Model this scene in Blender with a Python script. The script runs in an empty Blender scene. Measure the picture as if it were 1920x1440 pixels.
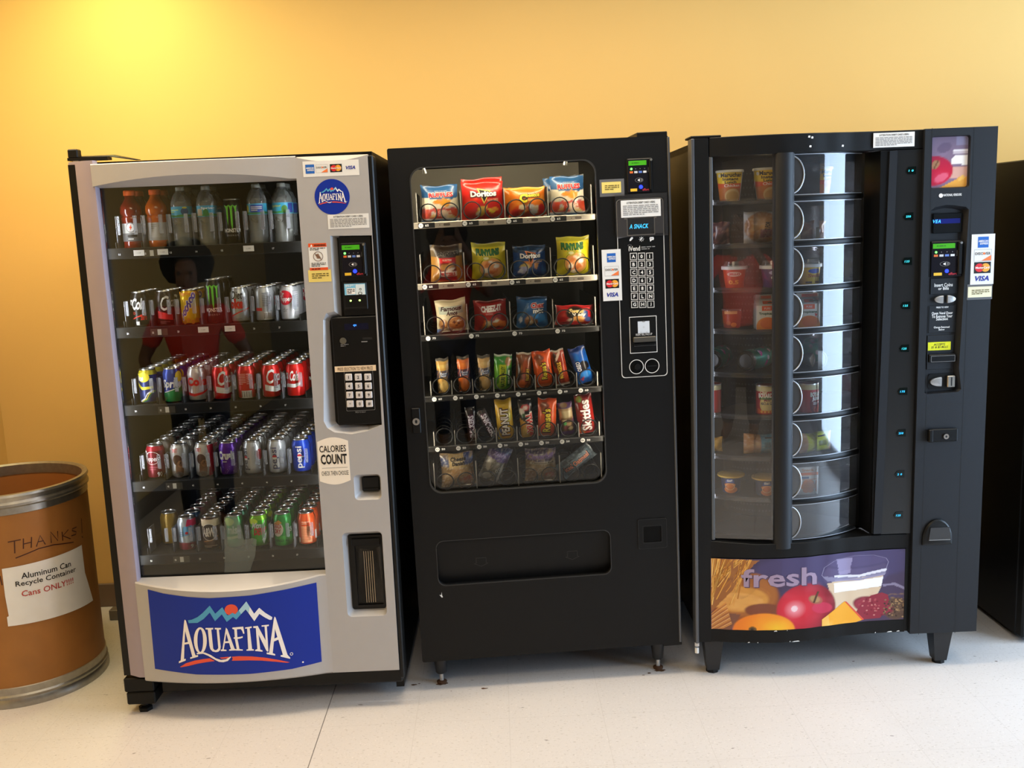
import bpy, bmesh, math, random
from mathutils import Vector, Matrix, geometry, noise
random.seed(7)
PI = math.pi
SC = bpy.context.scene
COL = SC.collection

# ---------------------------------------------------------------- camera
W, H, FPX, CH = 1920, 1440, 1847.37, 1.5916
PITCH, YAW, ROLL = 0.1628, 0.0124, -0.0404
_f = Vector((math.sin(YAW)*math.cos(PITCH), math.cos(YAW)*math.cos(PITCH), -math.sin(PITCH)))
_r = Vector((math.cos(YAW), -math.sin(YAW), 0))
_u = _r.cross(_f)
_R = _r*math.cos(ROLL) + _u*math.sin(ROLL)
_U = -_r*math.sin(ROLL) + _u*math.cos(ROLL)
cam = bpy.data.cameras.new('camera')
cam.sensor_width = 36; cam.lens = FPX/W*36; cam.clip_start = 0.05; cam.clip_end = 60
camo = bpy.data.objects.new('camera', cam); COL.objects.link(camo)
camo.matrix_world = Matrix(((_R.x, _U.x, -_f.x, 0), (_R.y, _U.y, -_f.y, 0), (_R.z, _U.z, -_f.z, CH), (0, 0, 0, 1)))
SC.camera = camo
# ---------------------------------------------------------------- world, exposure, lights
world = bpy.data.worlds.new('world'); SC.world = world; world.use_nodes = True
world.node_tree.nodes['Background'].inputs[0].default_value = (0.75, 0.88, 1.0, 1)
world.node_tree.nodes['Background'].inputs[1].default_value = 0.4
vs = SC.view_settings
vs.view_transform = 'Standard'; vs.look = 'None'; vs.gamma = 1; vs.exposure = 0.0
vs.use_curve_mapping = False
SC.cycles.transparent_max_bounces = 32
SC.cycles.max_bounces = 8
SC.cycles.diffuse_bounces = 4
SC.cycles.glossy_bounces = 4
SC.cycles.transmission_bounces = 6
SC.cycles.caustics_reflective = False
SC.cycles.caustics_refractive = False
SC.cycles.sample_clamp_indirect = 6

def area(name, loc, rot, sx, sy, power, color, spread=180):
    l = bpy.data.lights.new(name, 'AREA'); l.shape = 'RECTANGLE'; l.size = sx; l.size_y = sy
    l.energy = power; l.color = color; l.spread = math.radians(spread)
    o = bpy.data.objects.new(name, l); COL.objects.link(o); o.location = loc; o.rotation_euler = rot
    return o
ZC = 2.78                                   # ceiling height
WARM = (1.0, 0.80, 0.54)
LAMPS = [(0.25, 3.0, 26, (1.0, 0.83, 0.60)), (-1.35, 2.95, 33, WARM), (-0.3, 0.9, 21, WARM), (1.75, 3.05, 13, (1.0, 0.84, 0.62))]
for lx, ly, lp, lc in LAMPS:
    area('ceiling_light_source', (lx, ly, ZC-0.045), (0, 0, 0), 1.15, 0.5, lp, lc)
DOWN = (-1.42, 3.72)
area('downlight_source', (DOWN[0], DOWN[1], ZC-0.03), (0, 0, 0), 0.14, 0.14, 7, (0.88, 1.0, 0.42))

# ---------------------------------------------------------------- pixel rays -> real points on known planes
def ray(px, py):
    return Vector((0, 0, CH)), _f + _R*((px-W/2)/FPX) - _U*((py-H/2)/FPX)
TILT = {1: 0.0, 2: 0.0108, 3: 0.0}       # the middle machine leans a little on its feet
FR0 = {1: (-1.2441, 3.1071, -0.0059), 2: (-0.3170, 3.2008, 0.0442), 3: (0.6484, 3.2149, -0.0089)}
def F(k, px, py, d=0.0):
    """local (u, z) on the plane at depth d behind the front of machine k"""
    o, dd = ray(px, py); x, y, a = FR0[k]
    n = Vector((-math.sin(a), math.cos(a), 0)); e = Vector((math.cos(a), math.sin(a), 0))
    P0 = Vector((x, y, 0)) + n*d
    t = (P0-o).dot(n)/dd.dot(n)
    P = o + dd*t
    u, z = (P - Vector((x, y, 0))).dot(e), P.z; b = TILT[k]
    return u*math.cos(b)+z*math.sin(b), -u*math.sin(b)+z*math.cos(b)
def Q(k, x0, y0, x1, y1, d=0.0):
    a = F(k, x0, y0, d); b = F(k, x1, y1, d)
    return (min(a[0], b[0]), min(a[1], b[1]), max(a[0], b[0]), max(a[1], b[1]))
def FP(k, pts, d=0.0): return [F(k, p[0], p[1], d) for p in pts]
def Z(x0, y0, s): return lambda *c: (x0+c[0]/s, y0+c[1]/s) if len(c) == 2 else (x0+c[0]/s, y0+c[1]/s, x0+c[2]/s, y0+c[3]/s)

# ---------------------------------------------------------------- materials
MATS = {}
def lin(c):
    return tuple((v/12.92 if v <= 0.04045 else ((v+0.055)/1.055)**2.4) for v in c)
def hexc(h):
    h = h.lstrip('#'); return lin(tuple(int(h[i:i+2], 16)/255 for i in (0, 2, 4)))
def mat(name, col, rough=0.5, metal=0.0, spec=0.5, nscale=0, namt=0.0, bump=0.0, bscale=200, emit=0.0, coat=0.0):
    if name in MATS: return MATS[name]
    if isinstance(col, str): col = hexc(col)
    m = bpy.data.materials.new(name); m.use_nodes = True
    nt = m.node_tree; b = nt.nodes['Principled BSDF']
    b.inputs['Roughness'].default_value = rough; b.inputs['Metallic'].default_value = metal
    b.inputs['Specular IOR Level'].default_value = spec; b.inputs['Coat Weight'].default_value = coat
    b.inputs['Base Color'].default_value = (*col, 1)
    tc = nt.nodes.new('ShaderNodeTexCoord')
    if nscale:
        n = nt.nodes.new('ShaderNodeTexNoise'); n.inputs['Scale'].default_value = nscale; n.inputs['Detail'].default_value = 4
        nt.links.new(tc.outputs['Object'], n.inputs['Vector'])
        mx = nt.nodes.new('ShaderNodeMix'); mx.data_type = 'RGBA'
        mx.inputs[6].default_value = (*[c*(1-namt) for c in col], 1); mx.inputs[7].default_value = (*[min(1, c*(1+namt)) for c in col], 1)
        nt.links.new(n.outputs[0], mx.inputs[0]); nt.links.new(mx.outputs[2], b.inputs['Base Color'])
    if bump:
        n2 = nt.nodes.new('ShaderNodeTexNoise'); n2.inputs['Scale'].default_value = bscale; n2.inputs['Detail'].default_value = 3
        nt.links.new(tc.outputs['Object'], n2.inputs['Vector'])
        bp = nt.nodes.new('ShaderNodeBump'); bp.inputs['Strength'].default_value = bump; bp.inputs['Distance'].default_value = 0.002
        nt.links.new(n2.outputs[0], bp.inputs['Height']); nt.links.new(bp.outputs[0], b.inputs['Normal'])
    if emit:
        b.inputs['Emission Color'].default_value = (*col, 1); b.inputs['Emission Strength'].default_value = emit
    MATS[name] = m; return m
def ink(h, rough=0.5, spec=0.4): return mat('ink_'+h.lstrip('#')+('' if rough == 0.5 else '_%d' % (rough*100)), h, rough, 0, spec)
def glow(h, s): return mat('glow_'+h.lstrip('#')+'_%d' % (s*10), h, 0.5, 0, 0.2, emit=s)
def glass_mat(name, tint=(1, 1, 1), ior=1.5, rough=0.0, boost=1.0, haze=0.0, hazecol=(0.5, 0.5, 0.5)):
    if name in MATS: return MATS[name]
    m = bpy.data.materials.new(name); m.use_nodes = True; nt = m.node_tree
    nt.nodes.remove(nt.nodes['Principled BSDF']); out = nt.nodes['Material Output']
    tr = nt.nodes.new('ShaderNodeBsdfTransparent'); tr.inputs[0].default_value = (*tint, 1)
    gl = nt.nodes.new('ShaderNodeBsdfGlossy'); gl.inputs['Roughness'].default_value = rough
    fr = nt.nodes.new('ShaderNodeFresnel'); fr.inputs[0].default_value = ior
    mu = nt.nodes.new('ShaderNodeMath'); mu.operation = 'MULTIPLY'; mu.inputs[1].default_value = boost; mu.use_clamp = True
    nt.links.new(fr.outputs[0], mu.inputs[0])
    mx = nt.nodes.new('ShaderNodeMixShader'); nt.links.new(mu.outputs[0], mx.inputs[0])
    src = tr.outputs[0]
    if haze:
        df = nt.nodes.new('ShaderNodeBsdfDiffuse'); df.inputs[0].default_value = (*hazecol, 1)
        tc = nt.nodes.new('ShaderNodeTexCoord'); n = nt.nodes.new('ShaderNodeTexNoise'); n.inputs['Scale'].default_value = 9; n.inputs['Detail'].default_value = 5
        nt.links.new(tc.outputs['Object'], n.inputs['Vector'])
        mr = nt.nodes.new('ShaderNodeMapRange'); mr.inputs[1].default_value = 0.3; mr.inputs[2].default_value = 0.75
        mr.inputs[3].default_value = haze*0.6; mr.inputs[4].default_value = haze*1.3
        nt.links.new(n.outputs[0], mr.inputs[0])
        mh = nt.nodes.new('ShaderNodeMixShader'); nt.links.new(mr.outputs[0], mh.inputs[0])
        nt.links.new(src, mh.inputs[1]); nt.links.new(df.outputs[0], mh.inputs[2]); src = mh.outputs[0]
    nt.links.new(src, mx.inputs[1]); nt.links.new(gl.outputs[0], mx.inputs[2])
    nt.links.new(mx.outputs[0], out.inputs[0])
    MATS[name] = m; return m
def picture_mat(name, rough=0.4, coat=0.0):
    """colour comes from the printed picture stored on the mesh"""
    if name in MATS: return MATS[name]
    m = bpy.data.materials.new(name); m.use_nodes = True; nt = m.node_tree; b = nt.nodes['Principled BSDF']
    a = nt.nodes.new('ShaderNodeAttribute'); a.attribute_name = 'print'
    nt.links.new(a.outputs['Color'], b.inputs['Base Color']); b.inputs['Roughness'].default_value = rough
    b.inputs['Coat Weight'].default_value = coat
    MATS[name] = m; return m

# ---------------------------------------------------------------- mesh builder
class MB:
    def __init__(s): s.bm = bmesh.new(); s.mats = []; s.cl = None
    def mi(s, m):
        if m not in s.mats: s.mats.append(m)
        return s.mats.index(m)
    def face(s, pts, m):
        try:
            f = s.bm.faces.new([s.bm.verts.new(p) for p in pts]); f.material_index = s.mi(m); return f
        except ValueError: return None
    def grid(s, rows, m, closed=False):
        """rows: list of rows of points"""
        V = [[s.bm.verts.new(p) for p in r] for r in rows]; i_ = s.mi(m); n = len(V[0])
        for a, b in zip(V[:-1], V[1:]):
            for j in range(n if closed else n-1):
                k = (j+1) % n
                try:
                    f = s.bm.faces.new((a[j], a[k], b[k], b[j])); f.material_index = i_
                except ValueError: pass
        return V
    def box(s, a, b, m, bev=0, seg=1):
        x0, y0, z0 = a; x1, y1, z1 = b
        v = [s.bm.verts.new(p) for p in ((x0, y0, z0), (x1, y0, z0), (x1, y1, z0), (x0, y1, z0), (x0, y0, z1), (x1, y0, z1), (x1, y1, z1), (x0, y1, z1))]
        fs = [s.bm.faces.new([v[i] for i in q]) for q in ((0, 3, 2, 1), (4, 5, 6, 7), (0, 1, 5, 4), (1, 2, 6, 5), (2, 3, 7, 6), (3, 0, 4, 7))]
        i_ = s.mi(m)
        for f in fs: f.material_index = i_
        if bev:
            es = list({e for f in fs for e in f.edges})
            r = bmesh.ops.bevel(s.bm, geom=es, offset=bev, segments=seg, affect='EDGES', profile=0.5)
            for f in r['faces']: f.material_index = i_
        return s
    def lathe(s, prof, m, n=24, c=(0, 0, 0), axis='z', ms=None, cap=True):
        rows = []
        for r, z in prof:
            row = []
            for j in range(n):
                a = 2*PI*j/n; p = (r*math.cos(a), r*math.sin(a), z)
                if axis == 'y': p = (p[0], p[2], p[1])
                if axis == 'x': p = (p[2], p[0], p[1])
                row.append((c[0]+p[0], c[1]+p[1], c[2]+p[2]))
            rows.append(row)
        V = [[s.bm.verts.new(p) for p in r] for r in rows]
        for q, (a, b) in enumerate(zip(V[:-1], V[1:])):
            i_ = s.mi(ms[q] if ms else m)
            for j in range(n):
                f = s.bm.faces.new((a[j], a[(j+1) % n], b[(j+1) % n], b[j])); f.material_index = i_
        if cap:
            for row, mm in ((V[0], ms[0] if ms else m), (V[-1], ms[-1] if ms else m)):
                f = s.bm.faces.new(row); f.material_index = s.mi(mm)
        return s
    def tube(s, pts, r, m, n=8, closed=False, cap=True):
        pts = [Vector(p) for p in pts]; N = len(pts); rows = []; prev = None
        for i, p in enumerate(pts):
            t = (pts[(i+1) % N] - pts[i-1]) if closed else (pts[min(i+1, N-1)] - pts[max(i-1, 0)])
            t.normalize()
            if prev is None:
                up = Vector((0, 0, 1)) if abs(t.z) < 0.9 else Vector((1, 0, 0)); x = t.cross(up).normalized()
            else:
                x = (prev - t*prev.dot(t)).normalized()
            prev = x; y = t.cross(x); rr = r[i] if isinstance(r, (list, tuple)) else r
            rows.append([p + (x*math.cos(2*PI*j/n) + y*math.sin(2*PI*j/n))*rr for j in range(n)])
        if closed: rows.append(rows[0])
        V = s.grid(rows, m, True)
        if cap and not closed:
            for row in (V[0], V[-1]):
                f = s.bm.faces.new(row); f.material_index = s.mi(m)
        return s
    def plate(s, outer, holes, y0, y1, m, hole_m=None, front=True, fn=None):
        """front face (looking to -y) of an outline in (u, z) with holes, walls back to depth y1"""
        loops = [outer]+list(holes)
        P = [[Vector((u, z, 0)) for u, z in l] for l in loops]
        flat = [p for l in P for p in l]
        tris = geometry.tessellate_polygon(P)
        g = fn or (lambda u, z, y: (u, y, z))
        vf = [s.bm.verts.new(g(p.x, p.y, y0)) for p in flat]; i_ = s.mi(m)
        if front:
            for t in tris:
                try:
                    f = s.bm.faces.new([vf[i] for i in t]); f.material_index = i_
                except ValueError: pass
        vb = [s.bm.verts.new(g(p.x, p.y, y1)) for p in flat]; o = 0
        for q, l in enumerate(loops):
            n = len(l); i2 = s.mi((hole_m or m) if q else m)
            for j in range(n):
                a, b = o+j, o+(j+1) % n
                try:
                    f = s.bm.faces.new((vf[a], vf[b], vb[b], vb[a])); f.material_index = i2
                except ValueError: pass
            o += n
        return s
    def loft(s, A, ya, B, yb, m, floor=None):
        """sloping wall between two outlines with the same count; optional floor on B"""
        n = len(A); va = [s.bm.verts.new((u, ya, z)) for u, z in A]; vb = [s.bm.verts.new((u, yb, z)) for u, z in B]; i_ = s.mi(m)
        for j in range(n):
            f = s.bm.faces.new((va[j], va[(j+1) % n], vb[(j+1) % n], vb[j])); f.material_index = i_
        if floor:
            f = s.bm.faces.new(vb); f.material_index = s.mi(floor)
        return s
    def build(s, name, parent=None, loc=None, rot=None, sharp=0.55, doubles=False, solid=0):
        bm = s.bm
        if doubles: bmesh.ops.remove_doubles(bm, verts=bm.verts, dist=1e-5)
        bmesh.ops.recalc_face_normals(bm, faces=bm.faces)
        for f in bm.faces: f.smooth = True
        for e in bm.edges:
            if len(e.link_faces) == 2 and e.calc_face_angle(0) > sharp: e.smooth = False
        me = bpy.data.meshes.new(name); bm.to_mesh(me); bm.free()
        for m in s.mats: me.materials.append(m)
        o = bpy.data.objects.new(name, me); COL.objects.link(o)
        if parent: o.parent = parent
        if loc: o.location = loc
        if rot: o.rotation_euler = rot
        if solid:
            md = o.modifiers.new('solid', 'SOLIDIFY'); md.thickness = solid; md.offset = 0
        return o

def rr(u0, z0, u1, z1, r, n=5):
    P = []
    for cx, cz, a0 in ((u1-r, z0+r, -PI/2), (u1-r, z1-r, 0), (u0+r, z1-r, PI/2), (u0+r, z0+r, PI)):
        for i in range(n+1):
            a = a0 + PI/2*i/n; P.append((cx+r*math.cos(a), cz+r*math.sin(a)))
    return P
def inset(P, d):
    cx = sum(p[0] for p in P)/len(P); cz = sum(p[1] for p in P)/len(P)
    return [(u+(d if u < cx else -d), z+(d if z < cz else -d)) for u, z in P]
def ell(cx, cz, rx, rz, n=28, a0=0, a1=2*PI):
    full = abs(a1-a0-2*PI) < 1e-6; k = n if full else n-1
    return [(cx+rx*math.cos(a0+(a1-a0)*i/k), cz+rz*math.sin(a0+(a1-a0)*i/k)) for i in range(n)]

# ---------------------------------------------------------------- printed art
_TX = {}
def text_mesh(t, bold, sp):
    key = (t, bold, sp)
    if key not in _TX:
        c = bpy.data.curves.new('lettering', 'FONT'); c.body = t; c.resolution_u = 2; c.offset = bold; c.space_character = sp; c.align_x = 'LEFT'
        c.space_line = 0.9
        o = bpy.data.objects.new('lettering', c); me = bpy.data.meshes.new_from_object(o)
        vs_ = [(v.co.x, v.co.y) for v in me.vertices]; fs = [tuple(p.vertices) for p in me.polygons]
        bpy.data.objects.remove(o); bpy.data.curves.remove(c); bpy.data.meshes.remove(me)
        _TX[key] = (vs_, fs)
    return _TX[key]
class Art:
    def __init__(s): s.t = []; s.n = 0
    def tri(s, pts, m, l): s.t.append((pts, m, l))
    def poly(s, pts, m, l=1, holes=()):
        loops = [pts]+list(holes); flat = [p for q in loops for p in q]
        for t in geometry.tessellate_polygon([[Vector((p[0], p[1], 0)) for p in q] for q in loops]):
            s.t.append(([flat[i] for i in t], m, l))
        return s
    def rect(s, u0, z0, u1, z1, m, l=1): return s.poly([(u0, z0), (u1, z0), (u1, z1), (u0, z1)], m, l)
    def ell(s, cx, cz, rx, rz, m, l=1, n=24): return s.poly(ell(cx, cz, rx, rz, n), m, l)
    def ring(s, cx, cz, rx, rz, w, m, l=1, n=28): return s.poly(ell(cx, cz, rx, rz, n), m, l, [ell(cx, cz, rx-w, rz*(1-w/rx), n)])
    def frame(s, P, w, m, l=1): return s.poly(P, m, l, [inset(P, w)])
    def line(s, pts, w, m, l=1, closed=False):
        n = len(pts); L = []; Rr = []
        for i, p in enumerate(pts):
            a = pts[(i-1) % n] if closed or i else pts[i]; b = pts[(i+1) % n] if closed or i < n-1 else pts[i]
            dx, dz = b[0]-a[0], b[1]-a[1]; q = math.hypot(dx, dz) or 1
            ww = w[i] if isinstance(w, (list, tuple)) else w
            L.append((p[0]-dz/q*ww/2, p[1]+dx/q*ww/2)); Rr.append((p[0]+dz/q*ww/2, p[1]-dx/q*ww/2))
        for i in range(n if closed else n-1):
            j = (i+1) % n
            s.t.append(([L[i], Rr[i], Rr[j]], m, l)); s.t.append(([L[i], Rr[j], L[j]], m, l))
        return s
    def text(s, t, box, m, l=2, bold=0.0, sp=1.0, shear=0.0, rot=0.0, arc=0.0, keep=False):
        """lettering stretched into box (u0, z0, u1, z1); rot turns it about the box centre"""
        vs_, fs = text_mesh(t, bold, sp)
        if not vs_: return s
        V = [(x+shear*y, y) for x, y in vs_]
        x0 = min(v[0] for v in V); x1 = max(v[0] for v in V); y0 = min(v[1] for v in V); y1 = max(v[1] for v in V)
        u0, z0, u1, z1 = box; cx, cz = (u0+u1)/2, (z0+z1)/2
        if keep: hw = min((u1-u0)/2, (z1-z0)/2*(x1-x0)/max(1e-6, y1-y0)); u0, u1 = cx-hw, cx+hw
        ca, sa = math.cos(rot), math.sin(rot); P = []
        for x, y in V:
            u = (x-x0)/max(1e-6, x1-x0)*(u1-u0)-(u1-u0)/2; z = (y-y0)/max(1e-6, y1-y0)*(z1-z0)-(z1-z0)/2
            if arc: z += arc*(1-(2*u/(u1-u0))**2)
            P.append((cx+u*ca-z*sa, cz+u*sa+z*ca))
        for f in fs: s.t.append(([P[i] for i in f], m, l))
        return s
    def lines(s, box, n, m, l=2, seed=1):
        """rows of tiny print"""
        rg = random.Random(seed); u0, z0, u1, z1 = box; h = (z1-z0)/n
        for i in range(n):
            z = z1-h*(i+0.5); u = u0
            end = u1 if i < n-1 else u0+(u1-u0)*0.6
            while u < end:
                w = rg.uniform(1.2, 4.0)*h*0.8; s.rect(u, z-h*0.24, min(end, u+w), z+h*0.24, m, l); u += w+h*0.45
        return s
    def emit(s, mb, fn, du=0, dv=0):
        """fn(u, z, lift) -> point; du/dv cut the art so that it can follow a curved surface"""
        by = {}
        for pts, m, l in s.t: by.setdefault((m, l), []).append(pts)
        for (m, l), T in by.items():
            b = bmesh.new()
            for pts in T:
                try: b.faces.new([b.verts.new((p[0], p[1], 0)) for p in pts])
                except ValueError: pass
            bmesh.ops.remove_doubles(b, verts=b.verts, dist=1e-7)
            for ax, step in ((0, du), (1, dv)):
                if step and b.verts:
                    lo = min(v.co[ax] for v in b.verts); hi = max(v.co[ax] for v in b.verts)
                    k = math.floor(lo/step)+1
                    while k*step < hi:
                        co = [0, 0, 0]; co[ax] = k*step; no = [0, 0, 0]; no[ax] = 1
                        bmesh.ops.bisect_plane(b, geom=b.verts[:]+b.edges[:]+b.faces[:], plane_co=co, plane_no=no, dist=1e-7); k += 1
            i_ = mb.mi(m); vm = {}
            for f in b.faces:
                pts = []
                for v in f.verts:
                    if v.index not in vm or True:
                        key = (round(v.co.x, 7), round(v.co.y, 7))
                        if key not in vm: vm[key] = mb.bm.verts.new(fn(v.co.x, v.co.y, l))
                    pts.append(vm[key])
                try:
                    nf = mb.bm.faces.new(pts); nf.material_index = i_
                except ValueError: pass
            b.free()
        return mb
LIFT = 0.0004
def flat(y): return lambda u, z, l: (u, y-LIFT*l, z)

# ---------------------------------------------------------------- things
def tag(o, label=None, cat=None, group=None, kind=None):
    if label: o['label'] = label
    if cat: o['category'] = cat
    if group: o['group'] = group
    if kind: o['kind'] = kind
    return o
def empty(name, loc=(0, 0, 0), rz=0.0):
    o = bpy.data.objects.new(name, None); COL.objects.link(o); o.location = loc; o.rotation_euler = (0, 0, rz); o.empty_display_size = 0.1
    return o
def dup(o, parent=None):
    c = o.copy(); COL.objects.link(c)
    if parent: c.parent = parent
    for ch in [x for x in COL.objects if x.parent == o]: dup(ch, c)
    return c
ROOT = {}
def wpos(k, u, y, z):
    x0, y0, a = FR0[k]; b = TILT[k]; u, z = u*math.cos(b)-z*math.sin(b), u*math.sin(b)+z*math.cos(b)
    return (x0+u*math.cos(a)-y*math.sin(a), y0+u*math.sin(a)+y*math.cos(a), z)
def put(o, k, u, y, z, rz=0.0, rx=0.0, ry=0.0):
    o.location = wpos(k, u, y, z); o.rotation_euler = (rx, ry-TILT[k], FR0[k][2]+rz); return o
def part(mb, name, k, **kw): return mb.build(name, ROOT[k], **kw)

# common materials
BLK = mat('black_powder_coat', (0.0042, 0.0041, 0.0040), 0.45, 0, 0.22, 40, 0.15, 0.12, 500)
BLK2 = mat('black_plastic', (0.004, 0.004, 0.004), 0.38, 0, 0.26)
DK = mat('dark_lining', (0.018, 0.017, 0.014), 0.55, 0, 0.4, 6, 0.1)
SLV = mat('silver_paint', (0.43, 0.42, 0.42), 0.42, 0.15, 0.5, 30, 0.03, 0.05, 600)
MAUVE = mat('mauve_grey_panel', (0.34, 0.295, 0.365), 0.5, 0.05, 0.5, 20, 0.04)
STEEL = mat('bright_steel', (0.55, 0.54, 0.52), 0.3, 1.0)
ALU = mat('brushed_aluminium', (0.72, 0.71, 0.69), 0.28, 1.0)
CHR = mat('chrome', (0.8, 0.8, 0.8), 0.12, 1.0)
PAPER = mat('white_paper', (0.78, 0.77, 0.74), 0.7, 0, 0.3, 30, 0.04)
WHT = ink('#f4f2ee'); BK = ink('#121212'); GREY = ink('#8a8886')
GLASS = glass_mat('vending_glass', (0.93, 0.94, 0.91), 1.5, 0.0, 0.9)
GLASS2 = glass_mat('snack_glass', (0.95, 0.955, 0.94), 1.5, 0.0, 0.8)
CLEAR = glass_mat('clear_plastic', (0.93, 0.93, 0.93), 1.45, 0.06, 1.6)
SCREEN = mat('green_screen', hexc('#3f9a18'), 0.4, 0, 0.3, emit=0.28)
BLUE_LED = mat('blue_tap_light', (0.012, 0.03, 1.0), 0.4, emit=3)
GRN_LED = glow('#58ff50', 5)
CYAN = glow('#3fd8e8', 1.0)
# ================================================================ the room
XL, XR, YF, YB = -2.118, 3.6, -2.6, 4.147
def floor_mat():
    m = bpy.data.materials.new('vinyl_floor_tiles'); m.use_nodes = True; nt = m.node_tree; b = nt.nodes['Principled BSDF']
    N = nt.nodes.new; L = nt.links.new
    tc = N('ShaderNodeTexCoord'); sep = N('ShaderNodeSeparateXYZ'); L(tc.outputs['Object'], sep.inputs[0])
    def math_(op, a, bb=None, clamp=False):
        n = N('ShaderNodeMath'); n.operation = op; n.use_clamp = clamp
        for i, v in enumerate((a, bb)):
            if v is None: continue
            if isinstance(v, (int, float)): n.inputs[i].default_value = v
            else: L(v, n.inputs[i])
        return n.outputs[0]
    def mixc(f, a, bcol):
        n = N('ShaderNodeMix'); n.data_type = 'RGBA'
        L(f, n.inputs[0])
        for i, v in ((6, a), (7, bcol)):
            if isinstance(v, tuple): n.inputs[i].default_value = (*v, 1)
            else: L(v, n.inputs[i])
        return n.outputs[2]
    n1 = N('ShaderNodeTexNoise'); n1.inputs['Scale'].default_value = 2.5; n1.inputs['Detail'].default_value = 5; L(tc.outputs['Object'], n1.inputs['Vector'])
    base = mixc(n1.outputs[0], (0.60, 0.555, 0.52), (0.70, 0.655, 0.62))
    def flecks(scale, sx, sy, lo, hi):
        mp = N('ShaderNodeMapping'); mp.inputs['Scale'].default_value = (sx, sy, 1); L(tc.outputs['Object'], mp.inputs['Vector'])
        n = N('ShaderNodeTexNoise'); n.inputs['Scale'].default_value = scale; n.inputs['Detail'].default_value = 2; L(mp.outputs[0], n.inputs['Vector'])
        r = N('ShaderNodeMapRange'); r.inputs[1].default_value = lo; r.inputs[2].default_value = hi; L(n.outputs[0], r.inputs[0]); r.clamp = True
        return r.outputs[0]
    base = mixc(math_('MULTIPLY', flecks(210, 0.4, 1, 0.62, 0.68), 0.42), base, (0.30, 0.25, 0.20))
    base = mixc(math_('MULTIPLY', flecks(170, 1, 0.5, 0.64, 0.70), 0.4), base, (0.85, 0.80, 0.74))
    base = mixc(math_('MULTIPLY', flecks(60, 0.4, 1, 0.735, 0.76), 0.6), base, (0.13, 0.10, 0.08))
    # faint tile seams every 0.3048 m, one opened dark seam
    def seam(axis, off, w):
        a = math_('SUBTRACT', sep.outputs[axis], off)
        d = math_('PINGPONG', a, 0.1524)
        return math_('LESS_THAN', d, w)
    base = mixc(math_('MULTIPLY', math_('MAXIMUM', seam(0, -0.625, 0.0011), seam(1, 2.9872, 0.0011)), 0.14), base, (0.25, 0.20, 0.16))
    dk = math_('LESS_THAN', math_('ABSOLUTE', math_('SUBTRACT', sep.outputs[0], -0.625)), 0.0014)
    base = mixc(math_('MULTIPLY', dk, 0.8), base, (0.05, 0.04, 0.035))
    L(base, b.inputs['Base Color'])
    b.inputs['Roughness'].default_value = 0.5; b.inputs['Specular IOR Level'].default_value = 0.35
    MATS['vinyl_floor_tiles'] = m; return m
WALL = mat('yellow_orange_wall_paint', (0.765, 0.50, 0.165), 0.65, 0, 0.3, 3, 0.015, 0.05, 300)
WALL2 = mat('dull_olive_wall_paint', (0.22, 0.19, 0.13), 0.7, 0, 0.3, 3, 0.03)
CEIL = mat('ceiling_white', (0.75, 0.73, 0.68), 0.8, 0, 0.2, 60, 0.04)
BASE = mat('brown_vinyl_baseboard', (0.17, 0.115, 0.075), 0.5, 0, 0.4, 8, 0.06)
def struct(mb, name, **kw): return tag(mb.build(name, **kw), kind='structure')
m = MB(); m.box((XL, YF, -0.08), (XR, YB, 0), floor_mat()); floor_o = struct(m, 'floor')
RUST = mat('rust_brown_stain', (0.11, 0.055, 0.025), 0.8, 0, 0.2, 200, 0.5)
def stain(px, py, r, sq=0.55, seed=1):
    rg = random.Random(seed); o, d = ray(px, py); t = -o.z/d.z; x, y = o.x+d.x*t, o.y+d.y*t; m = MB(); P = []
    for i in range(14):
        a = 2*PI*i/14; k = r*rg.uniform(.55, 1.1); P.append((x+k*math.cos(a), y+k*sq*math.sin(a), 0.0004))
    m.face(P, RUST); m.build('rust_stain', floor_o)
for i, q in enumerate(((776, 1284, .012), (786, 1282, .006), (908, 1291, .013, .5), (1217, 1262, .009), (1207, 1266, .006), (829, 1282, .024, .5), (1237, 1257, .022, .5), (846, 1296, .004), (1600, 1240, .006), (1450, 1262, .007, .3), (1868, 1240, .006))): stain(*q, seed=i)
m = MB(); m.box((XL-0.1, YB, -0.08), (XR+0.1, YB+0.1, ZC), WALL); struct(m, 'wall_back')
m = MB(); m.box((XL-0.1, YF, -0.08), (XL, YB, ZC), WALL); struct(m, 'wall_left')
m = MB(); m.box((XL-0.1, YF-0.1, -0.08), (XR+0.1, YF, ZC), WALL2); struct(m, 'wall_front')
m = MB(); m.box((XL-0.1, YF-0.1, ZC), (XR+0.1, YB+0.1, ZC+0.1), CEIL); struct(m, 'ceiling')
WY0, WY1, WZ0, WZ1 = 1.00, 3.75, 0.10, 2.30
m = MB()
for a, b in (((XR, YF, -0.08), (XR+0.1, WY0, ZC)), ((XR, WY1, -0.08), (XR+0.1, YB, ZC)), ((XR, WY0, -0.08), (XR+0.1, WY1, WZ0)), ((XR, WY0, WZ1), (XR+0.1, WY1, ZC))): m.box(a, b, WALL2)
struct(m, 'wall_right')
FRM = mat('dark_window_frame', (0.06, 0.055, 0.05), 0.5)
m = MB()
for a, b in (((WY0, WZ0), (WY0+0.05, WZ1)), ((WY1-0.05, WZ0), (WY1, WZ1)), ((WY0, WZ0), (WY1, WZ0+0.05)), ((WY0, WZ1-0.05), (WY1, WZ1)), ((2.66, WZ0), (2.74, WZ1))):
    m.box((XR+0.01, a[0], a[1]), (XR+0.07, b[0], b[1]), FRM)
w1 = struct(m, 'window_1')
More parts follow.
